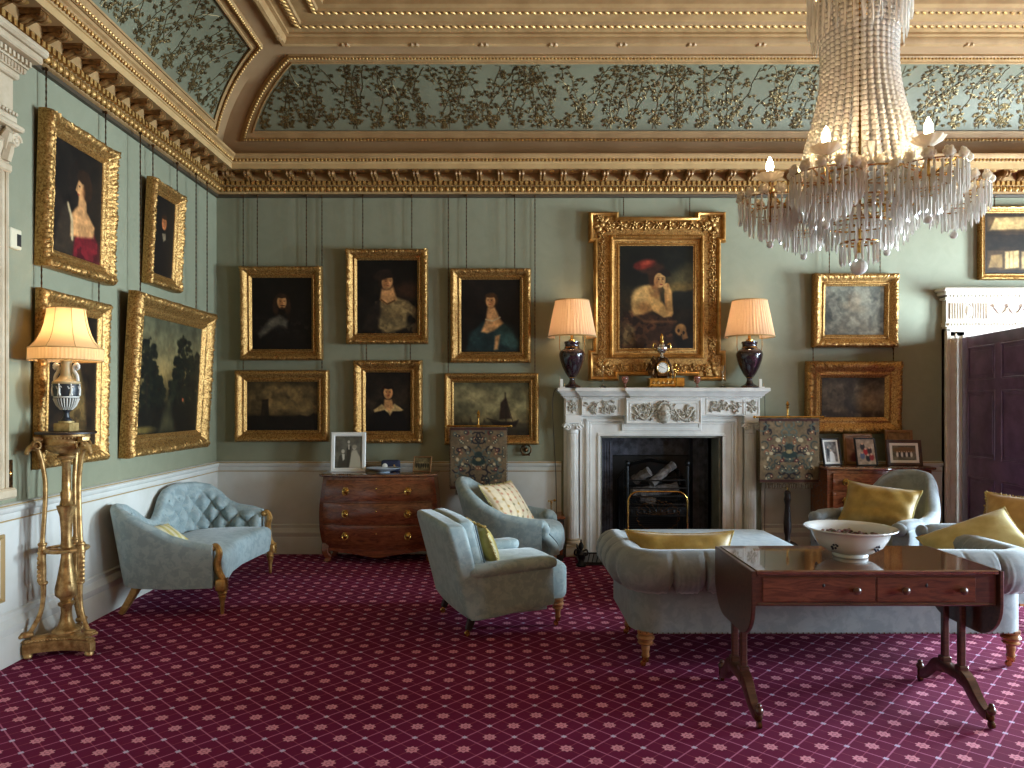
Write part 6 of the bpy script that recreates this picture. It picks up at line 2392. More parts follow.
def build_torchere():
    X, Y = -2.65, 4.35
    o = thing('torchere', 'tall gilt three legged torchere stand with ram heads beside the pilaster', 'stand', (X, Y, 0), math.radians(0))
    G = M['torch_gold']
    a0 = math.radians(-8)
    angs = [a0 + PI * q for q in (1.17, 1.83, .5)]       # legs: left, right, back
    angs = [math.radians(218), math.radians(338), math.radians(98)]
    # concave triangular base
    R = .225

    def tri(R, dep, n=10, cut=.16):
        pts = []
        for i in range(3):
            a, b = angs[i], angs[(i + 1) % 3]
            A = Vector((math.cos(a), math.sin(a))) * R
            B = Vector((math.cos(b), math.sin(b))) * R
            if (b - a) % (2 * PI) > PI:
                pass
            p0, p1 = A.lerp(B, cut * .5), B.lerp(A, cut * .5)
            mid = (A + B) / 2
            inw = -mid.normalized()
            for k in range(n + 1):
                t = k / n
                q = p0.lerp(p1, t) + inw * dep * math.sin(PI * t)
                pts.append((q.x, q.y))
        return pts
    m = MB()
    for R_, d, z0, z1, b in ((.262, .055, .03, .095, .008), (.252, .055, .095, .112, .006), (.21, .05, .112, .13, .006)):
        m.prism(tri(R_, d), (0, 0, z0), (1, 0, 0), (0, 1, 0), (0, 0, 1), z1 - z0, b)
    P, L = resample([(p[0], p[1], 0) for p in tri(.26, .055)] + [(tri(.26, .055)[0][0], tri(.26, .055)[0][1], 0)], 84)
    for p in P:
        m.ball(p + Vector((0, 0, .103)), .006, 6, 4)
    for a in angs:
        m.lathe([(.018, 0), (.026, .008), (.026, .02), (.018, .032)], (.2 * math.cos(a), .2 * math.sin(a), 0), 12)
    m.build('base', G, o)
    # centre stem
    m = MB()
    m.lathe([(.08, .128), (.082, .14), (.07, .15), (.05, .165), (.035, .2), (.03, .25), (.032, .285), (.045, .295), (.047, .31), (.03, .32), (.035, .335), (.058, .36), (.06, .4), (.052, .44), (.036, .54), (.03, .6), (.03, .63)], (0, 0, 0), 28, flute=lambda a, z: 1 + (.07 * abs(math.sin(a * 7)) if .33 < z < .6 else 0))
    m.lathe([(.03, .62), (.034, .66), (.028, .7), (.03, .78), (.036, .86), (.048, .9), (.052, .92), (.036, .925), (.03, .96)], (0, 0, 0), 24, flute=lambda a, z: 1 + (.1 * abs(math.sin(a * 5)) if .66 < z < .93 else 0))
    m.lathe([(.03, .95), (.034, 1.0), (.026, 1.02), (.024, 1.19), (.034, 1.2), (.03, 1.21), (.05, 1.222), (.052, 1.235), (.03, 1.245)], (0, 0, 0), 24, flute=lambda a, z: 1 - (.12 * max(0, math.cos(a * 8)) if 1.03 < z < 1.18 else 0))
    m.build('stem', G, o, sharp=60)
    # bowl
    m = MB()
    m.lathe([(.03, 1.24), (.05, 1.25), (.085, 1.262), (.105, 1.285), (.112, 1.3)], (0, 0, 0), 48, flute=lambda a, z: 1 + .05 * abs(math.sin(a * 12)))
    m.lathe([(.118, 1.298), (.124, 1.305), (.118, 1.312), (.118, 1.345), (.126, 1.352), (.13, 1.362), (.13, 1.372), (.0, 1.374)], (0, 0, 0), 40)
    for k in range(40):
        a = 2 * PI * k / 40
        m.ball((.126 * math.cos(a), .126 * math.sin(a), 1.35), .006, 6, 4)
    m.build('bowl', G, o, sharp=60)
    m = MB(); m.lathe([(.0, 1.372), (.163, 1.372), (.168, 1.376), (.168, 1.384), (.163, 1.388), (.0, 1.388)], (0, 0, 0), 44); m.build('top', M['darkwood'], o)
    # collar
    m = MB()
    m.lathe([(.03, .635), (.05, .64), (.05, .655), (.03, .66)], (0, 0, 0), 20)
    for a in angs:
        m.tube([(.03 * math.cos(a), .03 * math.sin(a), .648), (.12 * math.cos(a), .12 * math.sin(a), .648)], .012, 6)
    P3 = [(.118 * math.cos(2 * PI * k / 40), .118 * math.sin(2 * PI * k / 40), .648) for k in range(40)]
    m.tube(P3, .012, 6, closed=True)
    m.build('collar', G, o)
    for a in angs:
        ca, sa = math.cos(a), math.sin(a)
        q = lambda r, z, t=0: (r * ca - t * sa, r * sa + t * ca, z)
        pr = [(.2, .14), (.17, .19), (.135, .27), (.122, .36), (.122, .46), (.128, .6), (.128, .66), (.12, .8), (.112, .95), (.112, 1.08), (.125, 1.18), (.14, 1.25), (.15, 1.29)]
        pts = catmull([q(r, z) for r, z in pr], 5)
        n = len(pts)
        l = MB()
        l.tube(pts, [.0135 + .009 * smoothstep(.3, .66, p.z) * (1 - smoothstep(.66, .72, p.z)) for p in pts], 10)
        for z in (.45, .64, .69):
            l.lathe([(.02, -.012), (.026, -.004), (.026, .004), (.02, .012)], q(interp([p[1] for p in pr], [p[0] for p in pr], z), z), 12)
        for k in range(6):                                             # leaf scales on the lower leg
            z = .47 + .027 * k
            l.ball(q(.14, z), (.016, .016, .02), 8, 5)
        leg = l.build('leg', G, o)
        f = MB()
        f.softbox(q(.205, .145), (.07, .05, .035), .016, 5, None, rotz(a))
        for t in (-.016, 0, .016):
            f.ball(q(.238, .14, t), (.014, .011, .012), 8, 6, rotz(a))
        f.build('paw_foot', G, leg)
        hd = MB()
        hd.ball(q(.158, 1.3), (.032, .024, .03), 12, 8, rotz(a))
        hd.tube([q(.165, 1.305), q(.195, 1.285), q(.208, 1.262)], [.024, .018, .013], 10)
        hd.ball(q(.208, 1.258), (.014, .014, .012), 8, 6)
        for s in (-1, 1):
            hd.ball(q(.182, 1.305, s * .018), .006, 6, 5)
            sp = [q(.155 + (.026 - .0022 * t) * math.cos(t) * .9, 1.305 + (.03 - .0024 * t) * math.sin(t), s * (.026 + .003 * t)) for t in [k * .55 for k in range(11)]]
            hd.tube(sp, [.009 - .0005 * k for k in range(11)], 6)
        hd.softbox(q(.15, 1.345), (.05, .05, .03), .006, 3, None, rotz(a))
        hd.build('ram_head', G, leg)
    # urn lamp
    o.scale = (.97, .97, .957)
    z = 1.388 * .957
    t = thing('urn_lamp', 'black and white urn lamp with a bell shaped cream shade on the torchere', 'lamp', (X, Y, z))
    t.scale = (.86, .86, 1.08)
    m = MB(); m.softbox((0, 0, .025), (.115, .115, .05), .008, 4); m.lathe([(.05, .05), (.048, .058), (.035, .06)], (0, 0, 0), 20); m.build('plinth', M['relief_gilt'], t)
    m = MB()
    m.lathe([(.036, .058), (.038, .066), (.022, .078), (.018, .1), (.022, .112), (.03, .118), (.058, .145), (.076, .185), (.083, .23), (.083, .262), (.078, .272)], (0, 0, 0), 40)
    u = m.build('urn', M['wedgwood'], t)
    m = MB()
    for k in range(26):                                                # white fluting round the lower bowl
        a = 2 * PI * k / 26
        m.tube([(r * math.cos(a), r * math.sin(a), zz) for r, zz in ((.036, .122), (.06, .145), (.0775, .185))], [.0025, .004, .0055], 5)
    m.lathe([(.0775, .188), (.08, .192), (.0805, .196)], (0, 0, 0), 40)
    rr = random.Random(1)
    for k in range(7):                                                 # dancing figures in relief
        a = 2 * PI * k / 7 + 2.0
        def g(da, zz, d=.0):
            r = .0835 + d
            return (r * math.cos(a + da), r * math.sin(a + da), zz)
        m.ball(g(0, .26), (.0065, .0065, .0075), 6, 5)
        m.tube([g(0, .252), g(.03, .235), g(.0, .215), g(.1, .2)], [.005, .009, .009, .006], 6)
        m.tube([g(.02, .222), g(-.1, .2)], [.008, .005], 6)
        m.tube([g(0, .246), g(.14, .252), g(.22, .245)], .0035, 5); m.tube([g(0, .246), g(-.16, .238), g(-.24, .252)], .0035, 5)
    m.build('white_relief', M['relief'], u, sharp=70)
    m = MB()
    m.lathe([(.082, .264), (.088, .27), (.086, .278), (.07, .285), (.05, .298), (.038, .315), (.034, .34), (.034, .39), (.042, .396), (.03, .4)], (0, 0, 0), 32)
    m.build('neck', M['relief_tan'], u)
    for s in (-1, 1):
        h = MB()
        h.tube(catmull([(s * .08, 0, .28), (s * .075, 0, .31), (s * .058, 0, .335), (s * .055, 0, .36), (s * .075, 0, .372), (s * .086, 0, .358), (s * .074, 0, .35)], 5), [.012] * 16 + [.014] * 8 + [.01] * 7, 8)
        h.build('handle', M['relief'], u)
    m = MB(); m.lathe([(.012, .4), (.012, .47), (.02, .48), (.02, .52), (.012, .53)], (0, 0, 0), 12); m.build('bulb_holder', M['brass'], t)
    m = MB(); m.ball((0, 0, .56), (.032, .032, .042), 12, 8); m.build('light_bulb', M['lamp_bulb'], t)
    point_light('urn_lamp_light', (0, 0, .56), 12, (1.0, .68, .36), .04, t)
    # bell shade with eight panels and a straight pleated band
    pr = [(.23, .395), (.232, .455), (.222, .47), (.186, .50), (.158, .545), (.138, .6), (.126, .655), (.121, .685)]
    m = MB()
    N = 96
    rg = []
    for r, zz in [(interp([p[1] for p in pr], [p[0] for p in pr], zz), zz) for zz in [.462 + (.685 - .462) * k / 14 for k in range(15)]]:
        rg.append([(r * (1 - .035 * abs(math.sin(4 * a)) * 1) * math.cos(a), r * (1 - .035 * abs(math.sin(4 * a))) * math.sin(a), zz) for a in [2 * PI * i / N for i in range(N)]])
    m.rings(rg, cap0=False, cap1=False)
    sh = m.build('lamp_shade', M['shade_cream'], t, sharp=80)
    m = MB()
    N = 240
    m.rings([[((.231 + .002 * math.cos(60 * a)) * math.cos(a), (.231 + .002 * math.cos(60 * a)) * math.sin(a), zz) for a in [2 * PI * i / N for i in range(N)]] for zz in (.395, .42, .44, .462)], cap0=False, cap1=False)
    m.build('pleated_band', M['shade_cream'], sh, sharp=80)
    m = MB()
    for k in range(8):
        a = 2 * PI * k / 8
        m.tube([(r * math.cos(a), r * math.sin(a), zz) for r, zz in [(interp([p[1] for p in pr], [p[0] for p in pr], zz) + .001, zz) for zz in [.465 + .0157 * q for q in range(15)]]], .0022, 5)
    for r, zz in ((.231, .396), (.232, .462), (.121, .685)):
        m.tube([(r * math.cos(a), r * math.sin(a), zz) for a in [2 * PI * k / 48 for k in range(48)]], .003, 5, closed=True)
    m.build('shade_piping', M['ochre'], sh)


def chest(o, W, D, H, mats, serp, bombe, nd, leg_h, hx, overhang=.02, mat='mahogany'):
    """serpentine or bow fronted chest of drawers; back at y=0, front towards -y"""
    def front(x, z):
        u = x / (W / 2)
        v = (z - leg_h) / (H - leg_h)
        d = D + serp(u)
        d += bombe * (math.sin(PI * min(1, max(0, v)) ** .8) * .6)
        return -d

    def side(z):
        v = max(0, min(1, (z - leg_h) / (H - leg_h)))
        return W / 2 + bombe * .9 * math.sin(PI * v ** .8) - (.0 if not bombe else .012)
    nz = 18
    rg = []
    for k in range(nz + 1):
        z = leg_h + (H - .03 - leg_h) * k / nz
        w = side(z)
        xs = [-w + 2 * w * i / 28 for i in range(29)]
        rg.append([(-w, 0, z)] + [(x, front(x * (W / 2) / w, z) + .012, z) for x in xs] + [(w, 0, z)])
    m = MB(); m.rings(rg); m.build('carcase', M[mat], o, sharp=50)
    # top
    rg = []
    for g, z in ((-.012, H - .032), (0, H - .026), (.004, H - .014), (0, H - .003), (-.006, H)):
        w = W / 2 + overhang + g
        rg.append([(-w, 0, z)] + [(-w + 2 * w * i / 28, front((-1 + 2 * i / 28) * W / 2, H) - overhang - g, z) for i in range(29)] + [(w, 0, z)])
    m = MB(); m.rings(rg); m.build('top', M['table_top' if mat == 'mahogany' else mat], o, sharp=50)
    zs = [leg_h + .03 + (H - .05 - leg_h - .03) * k / nd for k in range(nd + 1)]
    for k in range(nd):
        z0, z1 = zs[k] + .008, zs[k + 1] - .008
        m = MB()
        rg = []
        n = 32
        for (e, zz) in ((0.012, z0), (-.004, z0 + .002), (-.006, z0 + .01), (-.006, (z0 + z1) / 2), (-.006, z1 - .01), (-.004, z1 - .002), (.012, z1)):
            w = side(zz) - .045
            rg.append([(-w + 2 * w * i / n, front((-1 + 2 * i / n) * (W / 2) * w / side(zz), zz) + e, zz) for i in range(n + 1)])
        m.rings(rg, closed=False, cap0=False, cap1=False)
        d = m.build('drawer', M[mat], o, sharp=60)
        zc = (z0 + z1) / 2
        for s in (-1, 1):
            x = s * hx
            y = front(x, zc) - .006
            h = MB()
            rx = Matrix.Rotation(PI / 2, 3, 'X')
            h.lathe([(.03, 0), (.032, .003), (.024, .007), (.012, .008), (.01, .016), (.014, .02), (.006, .026), (.001, .027)], (x, y, zc), 20, M=rx)
            h.tube([(x + .026 * math.cos(t), y - .014 - .006 * (1 - math.sin(t)), zc - .006 + .03 * math.sin(t)) for t in [2 * PI * q / 22 for q in range(22)]], .0042, 6, closed=True)
            for q in range(6):
                h.ball((x + .03 * math.cos(q * PI / 3), y - .004, zc + .03 * math.sin(q * PI / 3)), (.007, .004, .007), 6, 4)
            h.build('ring_handle', M['brass'], d)
        h = MB(); h.ball((0, front(0, zc) - .006, zc + .02), (.008, .003, .012), 8, 6); h.build('keyhole', M['brass'], d)
    return front, side


def photo_frame(name, label, x, y, z, w, h, fw, mat, art, lean, rz, mount=0.0, group=None, easel=True):
    o = thing(name, label, 'photo frame', (x, y, z), rz, group, lean)
    m = MB()
    pr = [(0, 0), (0, .012), (fw * .2, .018), (fw * .8, .016), (fw, .008)]
    m.rings([[(-w / 2 + t, -d, t), (w / 2 - t, -d, t), (w / 2 - t, -d, h - t), (-w / 2 + t, -d, h - t)] for t, d in pr], cap0=False, cap1=False)
    m.build('frame', M[mat], o)
    m = MB(); m.span(-w / 2 + .004, w / 2 - .004, -.004, .002, .004, h - .004); m.build('back_board', M['darkwood'], o)
    iw, ih = w - 2 * fw, h - 2 * fw
    if mount:
        m = MB(); m.span(-iw / 2, iw / 2, -.0065, -.004, fw, h - fw); m.build('mount', M['white'], o)
    if art:
        aw, ah = iw - 2 * mount, ih - 2 * mount
        art_mesh(art, 'photograph', M['photo_print'], o, lambda u, v: Vector(((u - .5) * aw, -.0075, h / 2 + ah / 2 - v * ah)))
    if easel:
        m = MB(); m.prism([(-.03, .0), (.03, 0), (.014, h * .7), (-.014, h * .7)], (0, .002 + math.sin(lean) * 0, 0), (1, 0, 0), (0, math.sin(.0), 1), (0, 1, 0), .003)
        a = 2.0 * abs(lean)
        m.v = [(vx, vy + (h * .7 - vz) * math.tan(a) * .9, vz * math.cos(a * .3)) for vx, vy, vz in m.v]
        m.build('easel_back', M['darkwood'], o)
    return o


def build_chests():
    # bow fronted commode
    o = thing('commode', 'bow fronted bombe mahogany commode with three drawers and short legs', 'chest of drawers', (-1.195, YB - .06, 0))
    W, D, H = 1.06, .34, .835
    fr, sd = chest(o, W, D, H, None, lambda u: .1 * math.cos(u * PI / 2) ** .8 if abs(u) < 1 else 0, .045, 3, .13, .29)
    m = MB()
    n = 28
    rg = []
    for e in (0, .022):
        lo, hi = [], []
        for i in range(n + 1):
            x = -W / 2 + .03 + (W - .06) * i / n
            u = x / (W / 2)
            zl = .085 + .05 * abs(u) ** 3 - .03 * math.exp(-(u / .25) ** 2) - .04 * smoothstep(.75, 1, abs(u))
            y = fr(x, .13) + .014 + e
            hi.append((x, y, .15)); lo.append((x, y, zl))
        rg.append(hi + lo[::-1])
    m.rings(rg); m.build('apron', M['mahogany'], o)
    for s in (-1, 1):
        for y in (-D + .02, -.05):
            sabre_leg(o, [(s * (W / 2 - .035), y, .17), (s * (W / 2 - .03), y - (.02 if y < -.1 else 0), .1), (s * (W / 2 - .06), y - (.01 if y < -.1 else 0), .04), (s * (W / 2 - .035), y - (.03 if y < -.1 else 0), 0)], (.036, .02), 'mahogany')
    z = H
    yb = YB - .06
    A = Art(56, 66, 1.18, (96, 92, 80)).noise(.3)
    A.poly([(.52, 1), (.56, .6), (.66, .44), (.8, .44), (.94, .66), (1, .95), (1, 1)], (176, 168, 146), .05)
    A.ell(.72, .36, .07, .07, (186, 176, 156), 0, .3); A.ell(.73, .33, .09, .06, (150, 142, 122), 0, .5)
    A.poly([(.42, .98), (.44, .4), (.5, .28), (.6, .32), (.6, .6), (.54, .98)], (62, 58, 50), .04); A.ell(.51, .18, .045, .05, (186, 176, 156), 0, .3); A.poly([(.49, .26), (.54, .26), (.54, .42), (.5, .42)], (196, 188, 170), .02)
    A.poly([(.1, .98), (.16, .62), (.3, .55), (.44, .64), (.44, .98)], (70, 66, 56), .04); A.ell(.3, .48, .06, .065, (190, 180, 158), 0, .3); A.poly([(.26, .56), (.36, .56), (.36, .72), (.3, .78)], (206, 198, 178), .03)
    photo_frame('photo_frame', 'large white framed sepia family photograph standing on the commode', at(348.5, 470, 6.95).x, 6.93, z, .335, .385, .04, 'white', A, -.13, math.radians(3))
    m = MB()
    m.lathe([(.06, 0), (.065, .004), (.06, .01), (.1, .022), (.15, .038), (.172, .046), (.17, .05), (.14, .042), (.09, .024), (.0, .018)], (0, 0, 0), 40, sx=1, sy=.75)
    b = m.build('shallow_dish', M['china_blue'], None, (at(384, 470, 6.9).x, 6.86, z))
    tag(b, 'shallow pale blue white oval dish on the commode', 'dish')
    o2 = thing('navy_case', 'small navy case with a round white medallion behind the dish', 'case', (at(390.5, 466, 7.0).x, 7.02, z))
    m = MB(); m.softbox((0, 0, .055), (.18, .09, .11), .02, 6); m.build('body', M['navy'], o2)
    m = MB(); m.lathe([(.024, 0), (.026, .003), (.02, .006), (.0, .006)], (-.05, -.045, .055), 20, M=Matrix.Rotation(PI / 2, 3, 'X')); m.build('medallion', M['white'], o2)
    m = MB(); m.ball((.045, -.046, .04), (.014, .006, .018), 8, 6); m.ball((.04, -.046, .062), (.008, .005, .008), 8, 6); m.build('cameo', M['ochre'], o2)
    A = Art(40, 34, .85, (116, 104, 74)).noise(.5)
    for k in range(6):
        A.ell(.14 + k * .145, .6, .06, .2, (50, 46, 36), 0, .5); A.ell(.14 + k * .145, .4, .035, .05, (150, 128, 96), 0, .5)
    photo_frame('photo_frame', 'small brown framed group photograph at the right end of the commode', at(422, 470, 6.95).x, 6.95, z, .185, .15, .012, 'pale_wood', A, -.22, math.radians(-14))

    # serpentine chest on the right
    o = thing('serpentine_chest', 'serpentine mahogany chest of drawers carrying framed photographs, right of the fireplace', 'chest of drawers', (3.52, YB - .06, 0))
    W, D, H = .98, .4, .9
    chest(o, W, D, H, None, lambda u: .035 * math.cos(u * PI) + .02, 0, 4, .12, .33)
    m = MB(); m.span(-W / 2 - .008, W / 2 + .008, -D - .005, 0, .1, .13, .006); m.build('base_moulding', M['mahogany'], o)
    for s in (-1, 1):
        for y in (-D + .03, -.05):
            m = MB(); m.prism([(0, 0), (.05, 0), (.055, .06), (.1, .1), (.1, .12), (0, .12)], (s * W / 2, y - .03, 0), (-s, 0, 0), (0, 0, 1), (0, 1, 0), .04, .004); m.build('bracket_foot', M['mahogany'], o)
    z = .9
    A = Art(36, 54, 1.5, (120, 118, 118)).noise(.5); A.poly([(.3, 1), (.38, .5), (.56, .46), (.74, .6), (.8, 1)], (226, 226, 226), .05); A.ell(.48, .42, .07, .06, (200, 176, 160), 0, .4); A.ell(.22, .5, .12, .22, (40, 40, 44), 0, .5); A.ell(.25, .28, .06, .05, (190, 166, 150), 0, .4)
    photo_frame('photo_frame', 'dark framed black and white wedding photograph, leftmost on the serpentine chest', at(832.5, 463, 6.9).x, 6.9, z, .2, .265, .016, 'black', A, -.2, math.radians(14), .02)
    A = Art(40, 56, 1.4, (168, 150, 130)).noise(.3)
    for cx, cy, c in ((.35, .3, (46, 40, 42)), (.5, .5, (176, 40, 44)), (.72, .46, (60, 40, 40)), (.3, .66, (90, 100, 130)), (.6, .75, (36, 32, 36)), (.8, .72, (150, 44, 44))):
        A.ell(cx, cy, .13, .13, c, 0, .5); A.ell(cx, cy - .12, .06, .045, (206, 164, 136), 0, .4)
    photo_frame('photo_frame', 'black framed colour photograph of a group with red clothes on the serpentine chest', at(867, 464, 6.86).x, 6.86, z, .215, .27, .014, 'black', A, -.2, math.radians(8))
    A = Art(50, 40, .8, (110, 108, 98)).noise(.4); A.ell(.5, .3, .5, .18, (120, 96, 70), 0, .6)
    for k in range(7):
        A.ell(.2 + k * .1, .62, .05, .18, (226, 226, 224) if k % 2 == 0 else (60, 60, 70), 0, .5); A.ell(.2 + k * .1, .42, .025, .04, (200, 168, 146), 0, .4)
    photo_frame('photo_frame', 'wide brown framed wedding group photograph, front right on the serpentine chest', at(905, 463, 6.86).x, 6.86, z, .325, .25, .03, 'frame_brown', A, -.18, math.radians(-4), .025)
    A = Art(30, 36, 1.2, (170, 130, 110)).noise(.3); A.ell(.5, .4, .2, .2, (206, 160, 136), 0, .4); A.ell(.5, .85, .35, .25, (120, 60, 60), 0, .4)
    photo_frame('photo_frame', 'pale wooden photo frame tucked behind the black framed colour photograph', at(858, 460, 7.03).x, 7.02, z, .29, .3, .03, 'pale_wood', A, -.1, math.radians(4))
    A = Art(30, 36, 1.2, (150, 120, 90)).noise(.3)
    photo_frame('photo_frame', 'pale wooden photo frame rising behind the wide wedding group photograph', at(899, 455, 7.05).x, 7.04, z, .27, .335, .03, 'pale_wood', A, -.08, 0)


def tapestry_art(seed):
    A = Art(90, 105, 1.15, (108, 90, 68))
    r = random.Random(seed)
    A.noise(.25, 10, seed)
    cols = ((96, 44, 44), (62, 66, 60), (40, 36, 40), (84, 92, 84), (128, 84, 62), (176, 156, 124))
    for side in (0, 1):                                            # mirrored scrolls and flowers
        rr = random.Random(seed)
        f = (lambda x: x) if side == 0 else (lambda x: 1 - x)
        for k in range(26):
            cx, cy, R = rr.uniform(.06, .48), rr.uniform(.05, .95), rr.uniform(.05, .11)
            t0, d = rr.random() * 6, rr.choice((-1, 1))
            c = rr.choice(cols[1:4])
            A.line([(f(cx + R * (1 - t * .12) * math.cos(t0 + d * t)), cy + R * (1 - t * .12) / 1.15 * math.sin(t0 + d * t)) for t in [q * .6 for q in range(8)]], .012, c, .015)
        for k in range(34):
            cx, cy = rr.uniform(.05, .5), rr.uniform(.05, .95)
            A.ell(f(cx), cy, rr.uniform(.02, .05), rr.uniform(.015, .035), rr.choice(cols), rr.random() * 3, .4)
            A.ell(f(cx), cy, .012, .01, (190, 170, 130), 0, .5)
    A.ell(.5, .56, .13, .06, (44, 56, 52), 0, .3); A.ell(.5, .44, .07, .05, (50, 60, 56), 0, .3); A.ell(.5, .52, .05, .03, (150, 130, 90), 0, .4)
    for y in (.03, .97):
        A.line([(0, y), (1, y)], .02, (70, 40, 38), .02)
    A.noise(.15, 40, seed + 2)
    return A


def pole_screen(label, px, py_top, Y, w, h, seed, rz=0.0):
    p = at(px, py_top, Y)
    o = thing('pole_screen', label, 'fire screen', (p.x, Y, 0), rz, 'tapestry pole screens beside the chimneypiece')
    zt = p.z
    # banner of woven cloth on a rod, with slight folds
    A = tapestry_art(seed)
    b = art_mesh(A, 'tapestry_banner', M['tapestry'], o, lambda u, v: Vector(((u - .5) * w, -.035 - .006 * math.sin(u * 9 + v * 2) - .012 * math.sin(PI * v), zt - v * h)))
    s = b.modifiers.new('cloth_thickness', 'SOLIDIFY'); s.thickness = .006
    rr = random.Random(seed)
    m = MB()
    for k in range(70):
        x = (-.5 + (k + .5) / 70) * w * .8
        m.tube([(x, -.038, zt - h), (x + rr.uniform(-.004, .004), -.04, zt - h - .045 - rr.uniform(0, .012))], [.0035, .003], 4)
    for sd in (-1, 1):
        for k in range(40):
            z = zt - h * (.02 + .96 * k / 40)
            m.tube([(sd * w / 2, -.038, z), (sd * (w / 2 + .012), -.038, z - .008)], .003, 4)
    m.build('fringe', M['fringe'], b)
    m = MB(); m.tube([(-w / 2 - .04, -.03, zt + .01), (w / 2 + .04, -.03, zt + .01)], .008, 8)
    for sd in (-1, 1):
        m.ball((sd * (w / 2 + .045), -.03, zt + .01), .014, 8, 6)
    m.build('rod', M['brass'], o)
    m = MB()
    m.tube([(0, 0, .62), (0, 0, zt + .09)], .009, 8)
    m.lathe([(.009, 0), (.016, .012), (.01, .025), (.018, .04), (.012, .056), (.001, .075)], (0, 0, zt + .09), 12)
    m.box((0, -.012, zt + .01), (.03, .04, .03), .004)
    m.build('pole', M['brass'], o)
    m = MB()
    m.lathe([(.03, .1), (.036, .14), (.026, .18), (.024, .22), (.034, .26), (.036, .34), (.028, .44), (.024, .52), (.03, .56), (.034, .57), (.028, .6), (.03, .64), (.014, .66)], (0, 0, 0), 16)
    for q in range(3):
        a = 2 * PI * q / 3 + PI / 2
        P = catmull([(.02 * math.cos(a), .02 * math.sin(a), .16), (.08 * math.cos(a), .08 * math.sin(a), .13), (.105 * math.cos(a), .105 * math.sin(a), .05), (.135 * math.cos(a), .135 * math.sin(a), .018)], 5)
        m.tube(P, [.022 - .008 * i / (len(P) - 1) for i in range(len(P))], 8)
        m.ball((.14 * math.cos(a), .14 * math.sin(a), .014), (.02, .02, .014), 8, 6)
    m.build('tripod_base', M['darkwood'], o)
    return o


def build_screens():
    pole_screen('tapestry pole screen in front of the seascape, left of the chimneypiece', 478.5, 427, 7.0, .545, .6, 21)
    pole_screen('tapestry pole screen right of the chimneypiece beside the serpentine chest', 787.5, 418, 6.93, .57, .62, 33)
    # small dark side cabinet with a candlestick
    x0, x1 = .42, .555
    o = thing('side_cabinet', 'low dark wood cabinet wedged against the left of the chimneypiece', 'cabinet', ((.36 + .56) / 2, 6.98, 0))
    m = MB(); m.span(-.1, .1, -.16, .14, .03, .40); m.span(-.092, .092, -.15, .13, 0, .03); m.build('body', M['darkwood'], o)
    m = MB(); m.span(-.11, .11, -.175, .15, .40, .425, .005); m.build('top', M['mahogany'], o)
    m = MB(); m.span(-.085, .085, -.168, -.158, .06, .37, .004); d = m.build('door', M['mahogany'], o)
    m = MB(); m.ball((.06, -.175, .22), .011, 8, 6); m.build('knob', M['brass'], d)
    p = at(551, 520, 6.95)
    c = thing('candlestick', 'small brass candlestick with a cross arm on the low dark cabinet', 'candlestick', (p.x, 6.93, .425))
    m = MB(); m.lathe([(.03, 0), (.032, .005), (.018, .012), (.007, .02), (.007, .11), (.012, .115), (.007, .12), (.007, .14)], (0, 0, 0), 14); m.build('stem', M['brass'], c)
    m = MB(); m.tube([(-.02, 0, .13), (.03, 0, .135)], .004, 6); m.ball((.034, 0, .138), .013, 8, 6); m.ball((-.022, 0, .13), .009, 8, 6); m.build('arm', M['brass'], c)
    # ornament peeping out beside the ship picture
    m = MB()
    m.tube([(.05 * math.cos(t), 0, .05 + .05 * math.sin(t)) for t in [2 * PI * k / 22 for k in range(22)]], .008, 6, closed=True)
    m.tube([(0, 0, .05), (-.03, 0, .1), (-.07, 0, .13)], .009, 6); m.ball((0, 0, .05), .025, 8, 6)
    m.span(-.04, .04, -.02, .02, -.008, .004, .003)
    g = m.build('rail_ornament', M['bronze'], None, (at(526, 458, 7.16).x, 7.16, .985))
    tag(g, 'small dark metal ring ornament standing on the dado rail under the seascape', 'ornament')
def prism_mb(m, p, l, r, a=0.0):
    """cut icicle drop hanging from p"""
    p = Vector(p)
    ca = [(a + PI / 2 * k) for k in range(4)]
    rg = []
    for rr_, dz in ((r * .3, 0), (r, -.06 * l), (r, -.88 * l), (r * .15, -l)):
        rg.append([p + Vector((rr_ * math.cos(t), rr_ * math.sin(t), dz)) for t in ca])
    m.rings(rg)


